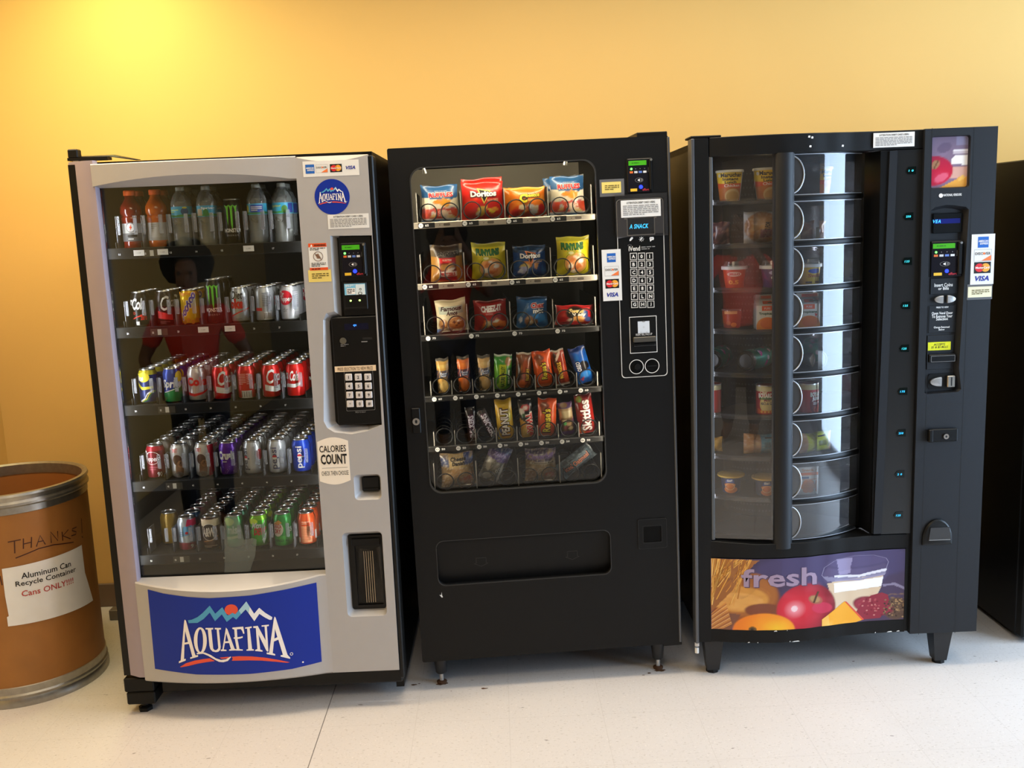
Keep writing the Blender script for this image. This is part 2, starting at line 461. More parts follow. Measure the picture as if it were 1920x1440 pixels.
m = MB(); m.face([(XR+0.05, WY0, WZ0), (XR+0.05, WY1, WZ0), (XR+0.05, WY1, WZ1), (XR+0.05, WY0, WZ1)], mat('bright_daylight_pane', (0.54, 0.74, 1.0), 0.3, emit=11.5)); m.build('window_pane', w1)
m = MB(); m.box((XL, YB-0.012, 0), (XR, YB, 0.105), BASE, 0.003); struct(m, 'baseboard_back')
m = MB(); m.box((XL, YF, 0), (XL+0.012, YB-0.012, 0.105), BASE, 0.003); struct(m, 'baseboard_left')
TRIM = mat('white_lamp_trim', (0.6, 0.6, 0.58), 0.5)
for i, (lx, ly, lp, lc) in enumerate(LAMPS):
    m = MB()
    for a, b in (((-.64, -.31), (.64, -.26)), ((-.64, .26), (.64, .31)), ((-.64, -.26), (-.59, .26)), ((.59, -.26), (.64, .26))):
        m.box((lx+a[0], ly+a[1], ZC-0.05), (lx+b[0], ly+b[1], ZC), TRIM)
    struct(m, 'trim_%d' % (i+1))
m = MB(); m.lathe([(0.10, ZC-0.03), (0.115, ZC-0.03), (0.115, ZC), (0.10, ZC)], TRIM, 28, (DOWN[0], DOWN[1], 0), cap=False); struct(m, 'trim_5')
# dark doorway on the front wall, seen only in the glass
m = MB(); m.box((-1.1, YF, 0), (-0.15, YF+0.03, 2.1), mat('dark_brown_door', (0.05, 0.035, 0.022), 0.5)); struct(m, 'door_1')

# ================================================================ fibre drum used as a can bin
BX, BY, BR, BH = -1.79, 3.48, 0.262, 0.752
FIB = mat('brown_fibreboard', (0.33, 0.138, 0.032), 0.55, 0, 0.35, 9, 0.22, 0.06, 90)
FIBI = mat('brown_fibreboard_inside', (0.33, 0.125, 0.03), 0.6, 0, 0.3, 10, 0.1)
BAND = mat('galvanised_band', (0.36, 0.345, 0.31), 0.36, 0.85, 0.5, 50, 0.25)
bar = empty('fibre_drum', (BX, BY, 0))
tag(bar, 'open brown fibre drum with steel bands beside the drinks machine', 'barrel')
m = MB(); m.lathe([(BR, 0.05), (BR, BH-0.06)], FIB, 64, cap=False); m.build('shell', bar)
m = MB(); m.lathe([(BR-0.012, BH-0.04), (BR-0.012, 0.03), (0.001, 0.03)], FIBI, 64, cap=False); m.build('inner_wall', bar)
m = MB(); m.lathe([(BR-0.012, BH-0.045), (BR-0.012, BH-0.004), (BR-0.004, BH+0.002), (BR+0.006, BH), (BR+0.009, BH-0.008), (BR+0.005, BH-0.016), (BR+0.003, BH-0.024), (BR+0.008, BH-0.032), (BR+0.008, BH-0.04), (BR+0.002, BH-0.046), (BR+0.002, BH-0.068), (BR-0.001, BH-0.07)], BAND, 64, cap=False)
m.build('rim_band', bar)
m = MB(); m.lathe([(BR, 0.072), (BR+0.004, 0.07), (BR+0.003, 0.046), (BR+0.008, 0.04), (BR+0.004, 0.03), (BR+0.01, 0.018), (BR+0.01, 0.0), (BR-0.02, 0.0), (BR-0.02, 0.03)], BAND, 64, cap=False)
m.build('base_band', bar)
def CY(px, py):
    """point on the drum's side -> (arc length round from the front, height)"""
    o, d = ray(px, py); ox, oy = o.x-BX, o.y-BY
    A = d.x*d.x+d.y*d.y; B = 2*(ox*d.x+oy*d.y); C_ = ox*ox+oy*oy-BR*BR; D = max(0, B*B-4*A*C_)
    t = (-B-math.sqrt(D))/(2*A); x, y = ox+d.x*t, oy+d.y*t
    return math.atan2(x, -y)*BR, o.z+d.z*t
def cyl(R): return lambda u, z, l: ((R+LIFT*2*l)*math.sin(u/BR), -(R+LIFT*2*l)*math.cos(u/BR), z)
zz = Z(0, 840, 2.878)
def strokes(A, S, w, mt, l=1):
    for q in S:
        A.line([CY(*zz(*p)) for p in q], w, mt, l)
MARK = mat('brown_marker', (0.06, 0.014, 0.004), 0.6)
A = Art()
strokes(A, [[(42, 508), (112, 494)], [(78, 502), (80, 568)], [(126, 488), (126, 544)], [(170, 480), (168, 538)], [(127, 518), (168, 508)],
            [(196, 532), (216, 472), (244, 520)], [(205, 506), (236, 500)], [(276, 512), (272, 452), (312, 500), (310, 448)], [(334, 452), (338, 500)], [(368, 440), (338, 474), (380, 490)],
            [(412, 426), (390, 436), (388, 446), (410, 452), (408, 466), (384, 474)], [(438, 380), (442, 460)], [(440, 476), (446, 484)],
            [(84, 594), (140, 572), (210, 542), (290, 522), (396, 508)], [(0, 690), (12, 740)]], 0.0038, MARK)
m = MB(); A.emit(m, cyl(BR), 0.02); m.build('handwriting', bar)
SIGN = [CY(*zz(*p)) for p in ((10, 652), (438, 523), (456, 672), (500, 822), (44, 962), (38, 912), (48, 906), (28, 800))]
A = Art(); A.poly(SIGN, PAPER, 1)
def sbox(a, b): return (CY(*zz(*a)), CY(*zz(*b)))
def stext(t, tl, br, h, mt, bold=0.0):
    """a line of sign lettering running from pixel tl to br (mid line), height h"""
    a, b = CY(*zz(*tl)), CY(*zz(*br)); L_ = math.hypot(b[0]-a[0], b[1]-a[1]); c = ((a[0]+b[0])/2, (a[1]+b[1])/2)
    A.text(t, (c[0]-L_/2, c[1]-h/2, c[0]+L_/2, c[1]+h/2), mt, 3, bold, rot=math.atan2(b[1]-a[1], b[0]-a[0]))
stext('Aluminum Can', (114, 690), (378, 622), 0.021, BK, 0.012)
stext('Recycle Container', (84, 738), (405, 655), 0.024, BK, 0.012)
stext('Cans ONLY!!!!', (116, 786), (392, 712), 0.021, ink('#b8453e'), 0.012)
m = MB(); A.emit(m, cyl(BR+0.001), 0.02); tag(m.build('paper_sign', bar), 'white paper sign with black and red lettering')
# ================================================================ drinks machine (glass front, silver)
r1 = empty('vending_machine', (FR0[1][0], FR0[1][1], 0), FR0[1][2]); ROOT[1] = r1
tag(r1, 'silver and black glass-front drinks machine with blue water panel below', 'vending machine', 'vending machines along the wall')
U0, U1 = 0.03, 0.645            # glass opening
m = MB()                        # black cabinet
m.box((-0.05, 0.075, 0.035), (-0.022, 0.85, 1.828), BLK); m.box((0.845, 0.075, 0.035), (0.872, 0.85, 1.828), BLK)
m.box((-0.05, 0.075, 1.765), (0.872, 0.85, 1.828), BLK); m.box((-0.05, 0.15, 0.040), (0.872, 0.85, 0.13), BLK)
m.box((-0.05, 0.82, 0.035), (0.872, 0.85, 1.828), BLK); m.box((0.655, 0.08, 0.13), (0.845, 0.82, 1.765), BLK2)
part(m, 'cabinet', 1)
OLV = mat('olive_grey_lining', (0.050, 0.047, 0.032), 0.5, 0, 0.4, 5, 0.1)
m = MB(); m.box((-0.02, 0.80, 0.13), (0.655, 0.819, 1.765), OLV); m.box((-0.0215, 0.08, 0.13), (-0.014, 0.80, 1.765), OLV); m.box((0.645, 0.08, 0.13), (0.6545, 0.80, 1.765), OLV); m.box((-0.014, 0.08, 0.14), (0.645, 0.80, 0.47), BLK)
part(m, 'interior_lining', 1)
for u in (0.010, 0.650):
    m = MB(); m.box((u, 0.046, 0.50), (u+0.006, 0.060, 1.70), glow('#f4f6ff', 34)); part(m, 'light_strip', 1)
m = MB(); m.box((0.868, 0.002, 0.10), (0.884, 0.072, 1.812), BLK2, 0.004); m.box((0.05, 0.05, 0.062), (0.872, 0.14, 0.126), BLK2, 0.006); part(m, 'base_and_side_trim', 1)
m = MB(); m.plate([(-0.06, 0.14), (0.868, 0.14), (0.868, 1.813), (-0.06, 1.82)], [rr(0.030, 0.482, 0.645, 1.749, 0.004, 2)], 0.028, 0.043, BLK2); part(m, 'door_frame', 1)
# left mauve panel, canted back
m = MB(); P = [(-0.066, 0.05), (-0.064, 0.043), (0.0, 0.006), (0.026, 0.004), (0.030, 0.012), (0.030, 0.03)]
m.grid([[(u, y, z) for u, y in P] for z in (0.141, 1.829)], MAUVE); m.face([(u, y, 1.829) for u, y in P]+[(-0.066, 0.07, 1.829)], MAUVE); m.face([(-0.066, 0.05, 0.141), (-0.066, 0.074, 0.141), (-0.066, 0.074, 1.829), (-0.066, 0.05, 1.829)], BLK2)
part(m, 'side_panel', 1)
def bul(u, c=0.325, h=0.305): return max(0.0, 1-((u-c)/h)**2)
US = [0.020+(0.647-0.020)*i/28 for i in range(29)]
m = MB()
m.grid([[(u, 0.035, 1.818) for u in US], [(u, -0.016*bul(u)+0.002, 1.8175) for u in US], [(u, -0.018*bul(u), 1.815) for u in US],
        [(u, -0.018*bul(u), 1.750+0.024*bul(u)) for u in US], [(u, 0.030, 1.7455) for u in US]], SLV)
m.face([(0.020, 0.035, 1.818), (0.020, 0, 1.8175), (0.020, 0, 1.750), (0.020, 0.03, 1.7455)], SLV); part(m, 'header_panel', 1, sharp=0.3)
m = MB(); BB = 0.042
m.grid([[(u, 0.032, 0.482) for u in US], [(u, -BB*bul(u)*0.96+0.004, 0.4765-0.026*bul(u)) for u in US], [(u, -BB*bul(u), 0.472-0.026*bul(u)) for u in US],
        [(u, -BB*bul(u), 0.134) for u in US], [(u, -BB*bul(u)+0.006, 0.128) for u in US], [(u, 0.06, 0.128) for u in US]], SLV)
m.face([(0.020, 0.032, 0.482), (0.020, 0, 0.472), (0.020, 0, 0.134), (0.020, 0.06, 0.128)], SLV); part(m, 'lower_panel', 1, sharp=0.3)
NAVY = mat('blue_logo_panel', hexc('#0c2d98'), 0.4, 0, 0.3, 8, 0.05); LRED = ink('#e8543a'); LW = ink('#f6f0ea')
z7 = Z(330, 1110, 8.348)
def logo(A, fn, l=2):
    P = lambda *c: [fn(c[i], c[i+1]) for i in range(0, len(c), 2)]
    A.poly([fn(x, y) for x, y in ell(882, 255, 103, 86, 24)], LRED, l)
    A.poly(P(195, 432, 260, 418, 350, 375, 430, 310, 545, 190, 632, 315, 742, 212, 820, 338, 850, 335, 900, 300, 945, 322, 1000, 262, 1035, 322, 960, 405, 910, 365, 812, 442, 735, 325, 628, 432, 545, 300, 450, 400, 350, 465, 210, 475), ink('#4fa2cc'), l+1)
    A.poly(P(1000, 262, 1115, 125, 1170, 215, 1150, 310, 1105, 250, 1035, 322), ink('#a8d2e4'), l+1)
    A.poly(P(1170, 215, 1235, 320, 1312, 230, 1400, 310, 1460, 350, 1512, 385, 1505, 425, 1470, 425, 1400, 385, 1315, 325, 1238, 437, 1150, 310), ink('#eef0f4'), l+1)
    A.poly(P(60, 1175, 160, 1110, 300, 1060, 440, 1030, 545, 1015, 625, 1055, 500, 1075, 350, 1105, 200, 1150, 80, 1178), LRED, l)
    A.poly(P(890, 985, 1000, 978, 1200, 985, 1400, 1010, 1600, 1055, 1780, 1105, 1740, 1110, 1550, 1080, 1350, 1055, 1150, 1045, 890, 1048, 905, 1015), LRED, l)
    A.poly(P(700, 1000, 850, 985, 830, 1010, 730, 1018), LRED, l)
    q = l+2
    A.poly(P(145, 420, 165, 440, 305, 940, 318, 975, 358, 968, 358, 995, 232, 1035, 232, 1010, 265, 1000, 212, 800, 138, 815, 130, 1045, 158, 1035, 158, 1065, 45, 1115, 45, 1085, 75, 1070, 135, 450), LW, q, [P(150, 600, 195, 770, 142, 785)])
    A.poly([fn(x, y) for x, y in ell(395, 738, 104, 206, 30)], LW, q, [[fn(x, y) for x, y in ell(394, 740, 46, 178, 30)]])
    A.poly(P(335, 940, 400, 922, 470, 925, 560, 960, 640, 1010, 720, 1035, 800, 1025, 870, 980, 880, 990, 830, 1050, 760, 1070, 690, 1065, 600, 1020, 520, 975, 440, 945, 340, 958), LW, q)
    A.poly(P(478, 540, 600, 535, 600, 560, 570, 565, 600, 860, 625, 885, 655, 880, 680, 850, 655, 560, 625, 558, 625, 535, 722, 535, 722, 560, 690, 563, 718, 830, 710, 880, 680, 908, 640, 915, 590, 905, 555, 870, 540, 820, 515, 565, 478, 562), LW, q)
    A.poly(P(800, 528, 825, 560, 935, 860, 960, 868, 960, 885, 850, 890, 850, 870, 878, 865, 850, 770, 785, 772, 765, 870, 808, 875, 808, 895, 720, 897, 720, 875, 745, 868), LW, q, [P(805, 620, 840, 740, 788, 745)])
    A.poly(P(900, 530, 1068, 515, 1088, 625, 1068, 628, 1050, 580, 1030, 553, 970, 557, 978, 680, 1020, 675, 1060, 665, 1060, 690, 1020, 702, 980, 708, 1010, 865, 1062, 872, 1062, 890, 955, 888, 955, 868, 968, 862, 938, 705, 920, 700, 920, 685, 938, 680, 930, 560, 900, 550), LW, q)
    A.poly(P(1098, 530, 1198, 515, 1198, 540, 1168, 545, 1205, 868, 1232, 875, 1232, 893, 1118, 893, 1118, 875, 1145, 868, 1128, 548, 1098, 550), LW, q)
    A.poly(P(1222, 515, 1290, 510, 1412, 740, 1395, 525, 1350, 525, 1350, 505, 1460, 497, 1460, 520, 1430, 525, 1455, 910, 1440, 920, 1420, 895, 1305, 650, 1330, 880, 1365, 895, 1365, 915, 1252, 900, 1252, 882, 1285, 870, 1262, 545, 1222, 540), LW, q)
    A.poly(P(1548, 375, 1565, 400, 1745, 985, 1785, 1030, 1785, 1050, 1640, 1005, 1640, 985, 1675, 980, 1605, 740, 1538, 765, 1520, 945, 1558, 962, 1558, 985, 1428, 955, 1428, 930, 1465, 935, 1535, 420), LW, q, [P(1553, 570, 1590, 700, 1545, 720)])
    A.poly([fn(x, y) for x, y in ell(1805, 975, 24, 24, 14)], LW, q, [[fn(x, y) for x, y in ell(1805, 975, 16, 16, 14)]])
A = Art(); D1 = -0.03
zq = Z(200, 1040, 3.31)
A.poly([F(1, *zq(*p), D1) for p in ((242, 228), (350, 246), (500, 258), (640, 262), (900, 246), (1100, 220), (1293, 190), (1327, 684), (1150, 712), (900, 730), (560, 738), (288, 724))], NAVY, 1)
logo(A, lambda x, y: F(1, *z7(x, y), D1))
A.ell(*F(1, 567, 1244, D1), 0.003, 0.003, LW, 2, 8)
m = MB(); A.emit(m, lambda u, z, l: (u, -BB*bul(u)-LIFT*l-0.0006, z), 0.02); tag(part(m, 'logo_panel', 1), 'blue curved panel with white water-brand lettering under mountains')
# right silver column with its recesses
ro = [F(1, *p) for p in ((619, 442), (697, 441), (716, 797), (690, 808), (660, 814), (628, 811), (614, 803), (607, 790), (606, 600), (612, 587), (627, 584))]
ri = [F(1, *p, 0.03) for p in ((633, 446), (697, 444), (715, 795), (690, 796), (660, 796), (645, 796), (635, 795), (631, 790), (619, 603), (622, 596), (642, 594))]
co = rr(*Q(1, 662.5, 890.5, 716, 936), 0.014); ci = rr(*Q(1, 679, 894, 712.5, 919, 0.03), 0.006)
do_ = rr(*Q(1, 641, 999, 726, 1154), 0.016); di = rr(*Q(1, 656.5, 1003, 723.5, 1134, 0.04), 0.004)
CU0, CU1 = 0.646, 0.868
arc = [(CU1-(CU1-CU0)*i/14, 1.813-0.016*math.sin(PI*i/14)) for i in range(15)]
m = MB(); m.plate([(CU0, 0.131), (CU1, 0.131)]+arc, [ro, co, di and do_], 0.0, 0.001, SLV)
m.grid([[(u, 0, z) for u, z in arc], [(u, 0.025, 1.816) for u, z in arc]], SLV)
for a, b, dpt in ((ro, ri, 0.03), (co, ci, 0.03), (do_, di, 0.04)): m.loft(a, 0.001, b, dpt, SLV, BLK2)
for a, b in (((CU0, 0.131), (CU0, 1.813)), ((CU1, 0.131), (CU1, 1.813))): m.face([(a[0], 0, a[1]), (a[0], 0.03, a[1]), (b[0], 0.03, b[1]), (b[0], 0, b[1])], SLV)
m.face([(CU0, 0, 0.131), (CU1, 0, 0.131), (CU1, 0.03, 0.131), (CU0, 0.03, 0.131)], SLV)
part(m, 'control_column', 1, sharp=0.3)
# glass and clear tape on it
m = MB(); m.box((U0, 0.034, 0.482), (U1, 0.040, 1.749), GLASS); part(m, 'glass_pane', 1)
TAPE = glass_mat('clear_tape', (0.8, 0.82, 0.8), 1.45, 0.25, 1.0, 0.28, (0.30, 0.34, 0.30))
zt = Z(220, 780, 4.571)
m = MB(); A = Art(); A.poly([F(1, *zt(*p), 0.033) for p in ((915, 870), (950, 845), (1030, 860), (1065, 960), (1085, 1060), (1160, 1045), (1195, 1060), (1180, 1200), (1135, 1335), (920, 1342))], TAPE, 1); A.emit(m, flat(0.0335)); part(m, 'clear_tape', 1)
m = MB(); ht = 1.832
m.box((-0.068, 0.05, 1.834), (0.055, 0.085, 1.842), BLK); m.box((-0.066, 0.05, 1.842), (-0.036, 0.08, 1.868), BLK, 0.003)
m.grid([[(-0.05, 0.06, 1.843), (0.06, 0.06, 1.843), (0.14, 0.06, 1.829)], [(-0.05, 0.10, 1.850), (0.06, 0.10, 1.850), (0.14, 0.10, 1.832)]], BLK); m.box((-0.055, 0.06, 1.828), (-0.04, 0.075, 1.84), ALU)
part(m, 'hinge', 1, solid=0.002)
for nm, (x, y) in (('leg', (-0.062, 0.02)), ('leg', (0.76, 0.20)), ('leg', (-0.045, 0.72)), ('leg', (0.79, 0.72))):
    fl = x < 0
    m = MB()
    if fl: m.box((x, y, 0.082), (x+0.10, y+0.09, 0.132), BLK, 0.004); m.box((x+0.004, y+0.002, 0.036), (x+0.10, y+0.09, 0.08), BLK, 0.004)
    m.lathe([(0.012, 0.015), (0.012, 0.04)], BLK2, 12, (x+0.05, y+0.04, 0)); m.lathe([(0.024, 0), (0.024, 0.012), (0.012, 0.02)], BLK2, 6, (x+0.05, y+0.04, 0))
    part(m, nm, 1)
o_, d_ = ray(208, 1164); t_ = -o_.z/d_.z; bx_, by_ = o_.x+d_.x*t_-FR0[1][0], o_.y+d_.y*t_-FR0[1][1]
m = MB(); m.box((bx_-0.012, by_, 0.0), (bx_+0.06, by_+0.05, 0.045), mat('grey_bracket', (0.20, 0.18, 0.16), 0.45, 0.5), 0.003); part(m, 'rear_bracket', 1)
# ---- stickers and controls
def sticker(k, name, rect, y=0.0, base=None, th=0.0006, draw=None, r=0, label=None, parent=None, poly=None):
    u0, z0, u1, z1 = rect; m = MB(); P = poly or (rr(u0, z0, u1, z1, r, 3) if r else [(u0, z0), (u1, z0), (u1, z1), (u0, z1)])
    m.plate(P, [], y-th, y, base or PAPER)
    if draw:
        A = Art(); draw(A, u0, z0, u1-u0, z1-z0); A.emit(m, flat(y-th))
    o = m.build(name, parent or ROOT[k])
    if label: o['label'] = label
    return o
AMEX = ink('#1f62b8'); ORG = ink('#f07a3c'); MCR = ink('#d8242c'); MCY = ink('#f5a534'); VIS = ink('#1b2f96')
def amex(A, x, z, s):
    A.rect(x-s/2, z-s/2, x+s/2, z+s/2, AMEX, 1); A.text('AMERICAN', (x-s*.45, z+.01*s, x+s*.45, z+s*.2), WHT, 2, 0.02); A.text('EXPRESS', (x-s*.3, z-s*.22, x+s*.45, z-s*.03), WHT, 2, 0.02)
def disc(A, x, z, s):
    A.frame([(x-s*.75, z-s*.5), (x+s*.75, z-s*.5), (x+s*.75, z+s*.5), (x-s*.75, z+s*.5)], s*.02, GREY, 1); A.poly([(x-s*.1, z-s*.46), (x+s*.72, z-s*.46), (x+s*.72, z)], ORG, 1)
    A.text('DISC VER', (x-s*.66, z+s*.04, x+s*.66, z+s*.26), BK, 2, 0.01); A.ell(x+s*.1, z+s*.15, s*.1, s*.1, ORG, 3, 14)
def mcard(A, x, z, s):
    A.rect(x-s*.75, z-s*.5, x+s*.75, z+s*.5, BK, 1); A.ell(x-s*.27, z, s*.4, s*.38, MCR, 2); A.ell(x+s*.27, z, s*.4, s*.38, MCY, 2); A.text('MasterCard', (x-s*.62, z-s*.09, x+s*.62, z+s*.1), WHT, 3, 0.02)
def visa(A, x, z, s): A.text('VISA', (x-s*.65, z-s*.24, x+s*.65, z+s*.24), VIS, 2, 0.03, 1, 0.25)
def cards_h(A, u, z, w, h):
    c = z+h/2; amex(A, u+w*.125, c, h*.58)
    disc(A, u+w*.335, c, h*.52); mcard(A, u+w*.59, c, h*.52); visa(A, u+w*.85, c, h*.48)
def cards_v(A, u, z, w, h):
    c = u+w/2; amex(A, c, z+h*.84, w*.46); disc(A, c, z+h*.58, w*.5); mcard(A, c, z+h*.335, w*.48); visa(A, c, z+h*.12, w*.46)
def notice(A, u, z, w, h): A.text('ATTENTION DEBIT CARD USERS', (u+w*.14, z+h*.78, u+w*.86, z+h*.90), BK, 2, 0.015); A.lines((u+w*.05, z+h*.1, u+w*.94, z+h*.72), 6, GREY, 2, 5)
YEL = mat('yellow_note_paper', hexc('#e6cf6e'), 0.7)
def note(A, u, z, w, h): A.lines((u+w*.16, z+h*.25, u+w*.9, z+h*.75), 3, ink('#6a5a28'), 2, 8)
def warning(A, u, z, w, h):
    R_ = ink('#e0521f'); A.rect(u, z+h*.86, u+w, z+h, R_, 1); A.rect(u, z, u+w, z+h*.1, R_, 1); A.text('WARNING', (u+w*.3, z+h*.885, u+w*.95, z+h*.965), BK, 2, 0.03)
    A.poly([(u+w*.1, z+h*.88), (u+w*.24, z+h*.88), (u+w*.17, z+h*.97)], WHT, 2)
    A.lines((u+w*.08, z+h*.73, u+w*.92, z+h*.84), 2, BK, 2, 3); A.lines((u+w*.1, z+h*.13, u+w*.9, z+h*.29), 3, BK, 2, 4); A.lines((u+w*.1, z+h*.02, u+w*.9, z+h*.08), 1, BK, 2, 4)
    c = (u+w*.5, z+h*.51); A.ring(*c, w*.27, w*.27, w*.03, ink('#6a4a3a'), 2); A.line([(c[0]-w*.18, c[1]+w*.18), (c[0]+w*.18, c[1]-w*.18)], w*.03, ink('#6a4a3a'), 3)
    A.poly([(c[0]-w*.16, c[1]+w*.1), (c[0]+w*.02, c[1]+w*.16), (c[0]+w*.16, c[1]-w*.1), (c[0]-w*.05, c[1]-w*.12)], ink('#8a6a55'), 2)
z4 = Z(540, 270, 4.364); z5 = Z(570, 560, 4.8); z6 = Z(540, 800, 4.0)
sticker(1, 'card_sticker', Q(1, 567, 303, 674, 328), draw=cards_h, label='white sticker with four payment card logos')
u, zc = F(1, 622.8, 369); m = MB(); m.lathe([(0.054, 0), (0.054, 0.0006)], NAVY, 40, (u, -0.0006, zc), 'y')
A = Art(); lx0, ly0, lx1, ly1 = 247, 348, 480, 500
logo(A, lambda x, y: F(1, *z4(250+(x-45)/1740*228, 350+(y-125)/1053*148)), 1); A.emit(m, flat(-0.0007)); tag(part(m, 'round_sticker', 1), 'round blue sticker with water-brand logo')
sticker(1, 'notice_sticker', Q(1, *z4(323, 580, 666, 684)), draw=notice, label='white debit card notice')
sticker(1, 'warning_sticker', Q(1, *z4(165, 815, 329, 1030)), draw=warning, label='orange and white warning sticker')
sticker(1, 'note_sticker', Q(1, *z4(164, 1033, 356, 1124)), base=YEL, draw=note, label='small yellow note')
CAL = mat('cream_sticker', hexc('#f2e8d8'), 0.5)
cu = Q(1, *z6(218, 115, 470, 400))
P = [(cu[0], cu[1])]+[(cu[0]+(cu[2]-cu[0])*i/12, cu[1]-0.013*math.sin(PI*i/12)) for i in range(1, 12)]+[(cu[2], cu[1]), (cu[2], cu[3])]+[(cu[2]-(cu[2]-cu[0])*i/12, cu[3]+0.013*math.sin(PI*i/12)) for i in range(1, 12)]+[(cu[0], cu[3])]
def calories(A, u, z, w, h):
    A.text('CALORIES', (u+w*.06, z+h*.73, u+w*.92, z+h*.90), BK, 2, 0.012); A.text('COUNT', (u+w*.08, z+h*.42, u+w*.93, z+h*.68), BK, 2, 0.03); A.rect(u+w*.1, z+h*.325, u+w*.93, z+h*.335, GREY, 2); A.text('CHECK THEN CHOOSE', (u+w*.08, z+h*.14, u+w*.95, z+h*.25), BK, 2, 0.0)
sticker(1, 'calories_sticker', cu, base=CAL, draw=calories, poly=P, label='cream sticker about counting calories')
def reader(k, px, body, scr, leds, y, depth, name='card_reader'):
    """card terminal: body box, green screen, status light, card marks, blue tap light"""
    u0, z0, u1, z1 = body; w, h = u1-u0, z1-z0
    m = MB(); m.box((u0, y, z0), (u1, y+depth, z1), BLK2, 0.003); A = Art()
    fu1 = u0+w*.86; A.rect(u0+w*.03, z0+h*.02, fu1, z1-h*.03, ink('#15141c', 0.25), 1)
    for i, cc in enumerate(('#d86a2a', '#c8c8c8', '#5a78c0', '#dcdcdc')):
        x = u0+w*(.10+.175*i); A.rect(x, z0+h*.575, x+w*.13, z0+h*.635, ink(cc), 2)
        if i: A.ell(x+w*.06, z0+h*.70, w*.015, w*.015, GREY, 2, 8)
    cx, cz = u0+w*.46, z0+h*.37; A.ring(cx, cz, w*.16, h*.065, w*.012, GREY, 2)
    A.poly([(cx-w*.07, cz), (cx+w*.02, cz+h*.04), (cx+w*.02, cz-h*.04)], WHT, 3)
    for q in (.05, .09): A.line([(cx+w*q, cz+h*.04), (cx+w*(q+.03), cz), (cx+w*q, cz-h*.04)], w*.018, GREY, 3)
    A.rect(u0+w*.11, z0+h*.05, u0+w*.37, z0+h*.13, ink('#e8b830'), 2); A.text('effort', (u0+w*.58, z0+h*.055, u0+w*.84, z0+h*.125), ink('#c83440'), 2, 0.01)
    A.text('Swipe', (u0+w*.74, z0+h*.64, u0+w*.92, z0+h*.68), GREY, 2, 0.0, rot=PI/2)
    A.emit(m, flat(y)); o = part(m, name, k)
    m = MB(); m.box((u0+w*.06, y-0.0015, z1-h*.20), (u0+w*.76, y, z1-h*.065), SCREEN); A = Art(); A.lines((u0+w*.18, z1-h*.15, u0+w*.66, z1-h*.11), 1, ink('#1a4a0a'), 1); A.emit(m, flat(y-0.0015)); m.build('display', o)
    m = MB(); m.box((u0+w*.84, y-0.006, z0+h*.05), (u0+w*.99, y, z1-h*.02), BLK2, 0.004); m.lathe([(0.004, 0), (0.003, 0.003)], ALU, 10, (u0+w*.93, y-0.009, z1-h*.06), 'y'); m.build('swipe_slot', o)
    m = MB(); m.lathe([(0.0035, 0), (0.0035, 0.002)], GRN_LED, 12, (u0+w*.165, y-0.002, z0+h*.70), 'y'); m.build('status_light', o)
    m = MB(); m.lathe([(0.0062, 0), (0.0062, 0.002)], BLUE_LED, 14, (u0+w*.52, y-0.002, z0+h*.17), 'y'); m.build('tap_light', o)
    return o
# upper black module: reader + bill acceptor
b0 = Q(1, *z4(408, 757, 700, 1120)); b1 = Q(1, *z4(440, 1120, 716, 1400))
m = MB(); m.box((b0[0], 0.004, b0[1]), (0.862, 0.03, b0[3]), BLK2, 0.003); m.box((b1[0], 0.006, b1[1]), (0.864, 0.03, b1[3]), BLK2, 0.002); part(m, 'reader_housing', 1)
reader(1, None, Q(1, *z4(425, 812, 650, 1084)), None, None, 0.001, 0.006)
br = Q(1, *z4(452, 1138, 655, 1352)); w, h = br[2]-br[0], br[3]-br[1]
m = MB(); m.box((br[0], 0.002, br[1]), (br[2], 0.008, br[3]), BLK2, 0.002); A = Art(); u0, z0 = br[0], br[1]
A.rect(u0+w*.03, z0+h*.55, u0+w*.94, z0+h*.96, ink('#7fc4e4'), 1); A.rect(u0+w*.12, z0+h*.57, u0+w*.5, z0+h*.8, WHT, 2); A.rect(u0+w*.52, z0+h*.55, u0+w*.92, z0+h*.93, ink('#d8e6ea'), 2)
A.ring(u0+w*.72, z0+h*.75, w*.05, w*.05, w*.02, BK, 3, 12); A.ring(u0+w*.7, z0+h*.6, w*.09, w*.07, w*.025, BK, 3, 14); A.lines((u0+w*.15, z0+h*.6, u0+w*.47, z0+h*.78), 3, BK, 3, 2); A.lines((u0+w*.08, z0+h*.84, u0+w*.48, z0+h*.94), 2, WHT, 3, 6)
A.rect(u0+w*.0, z0+h*.06, u0+w*.95, z0+h*.09, BK, 1); A.emit(m, flat(0.002)); o = part(m, 'bill_acceptor', 1)
for q in (.27, .66):
    m = MB(); m.lathe([(0.003, 0), (0.003, 0.002)], glow('#b8f070', 3), 10, (u0+w*q, 0.0, z0+h*.34), 'y'); m.build('indicator_light', o)
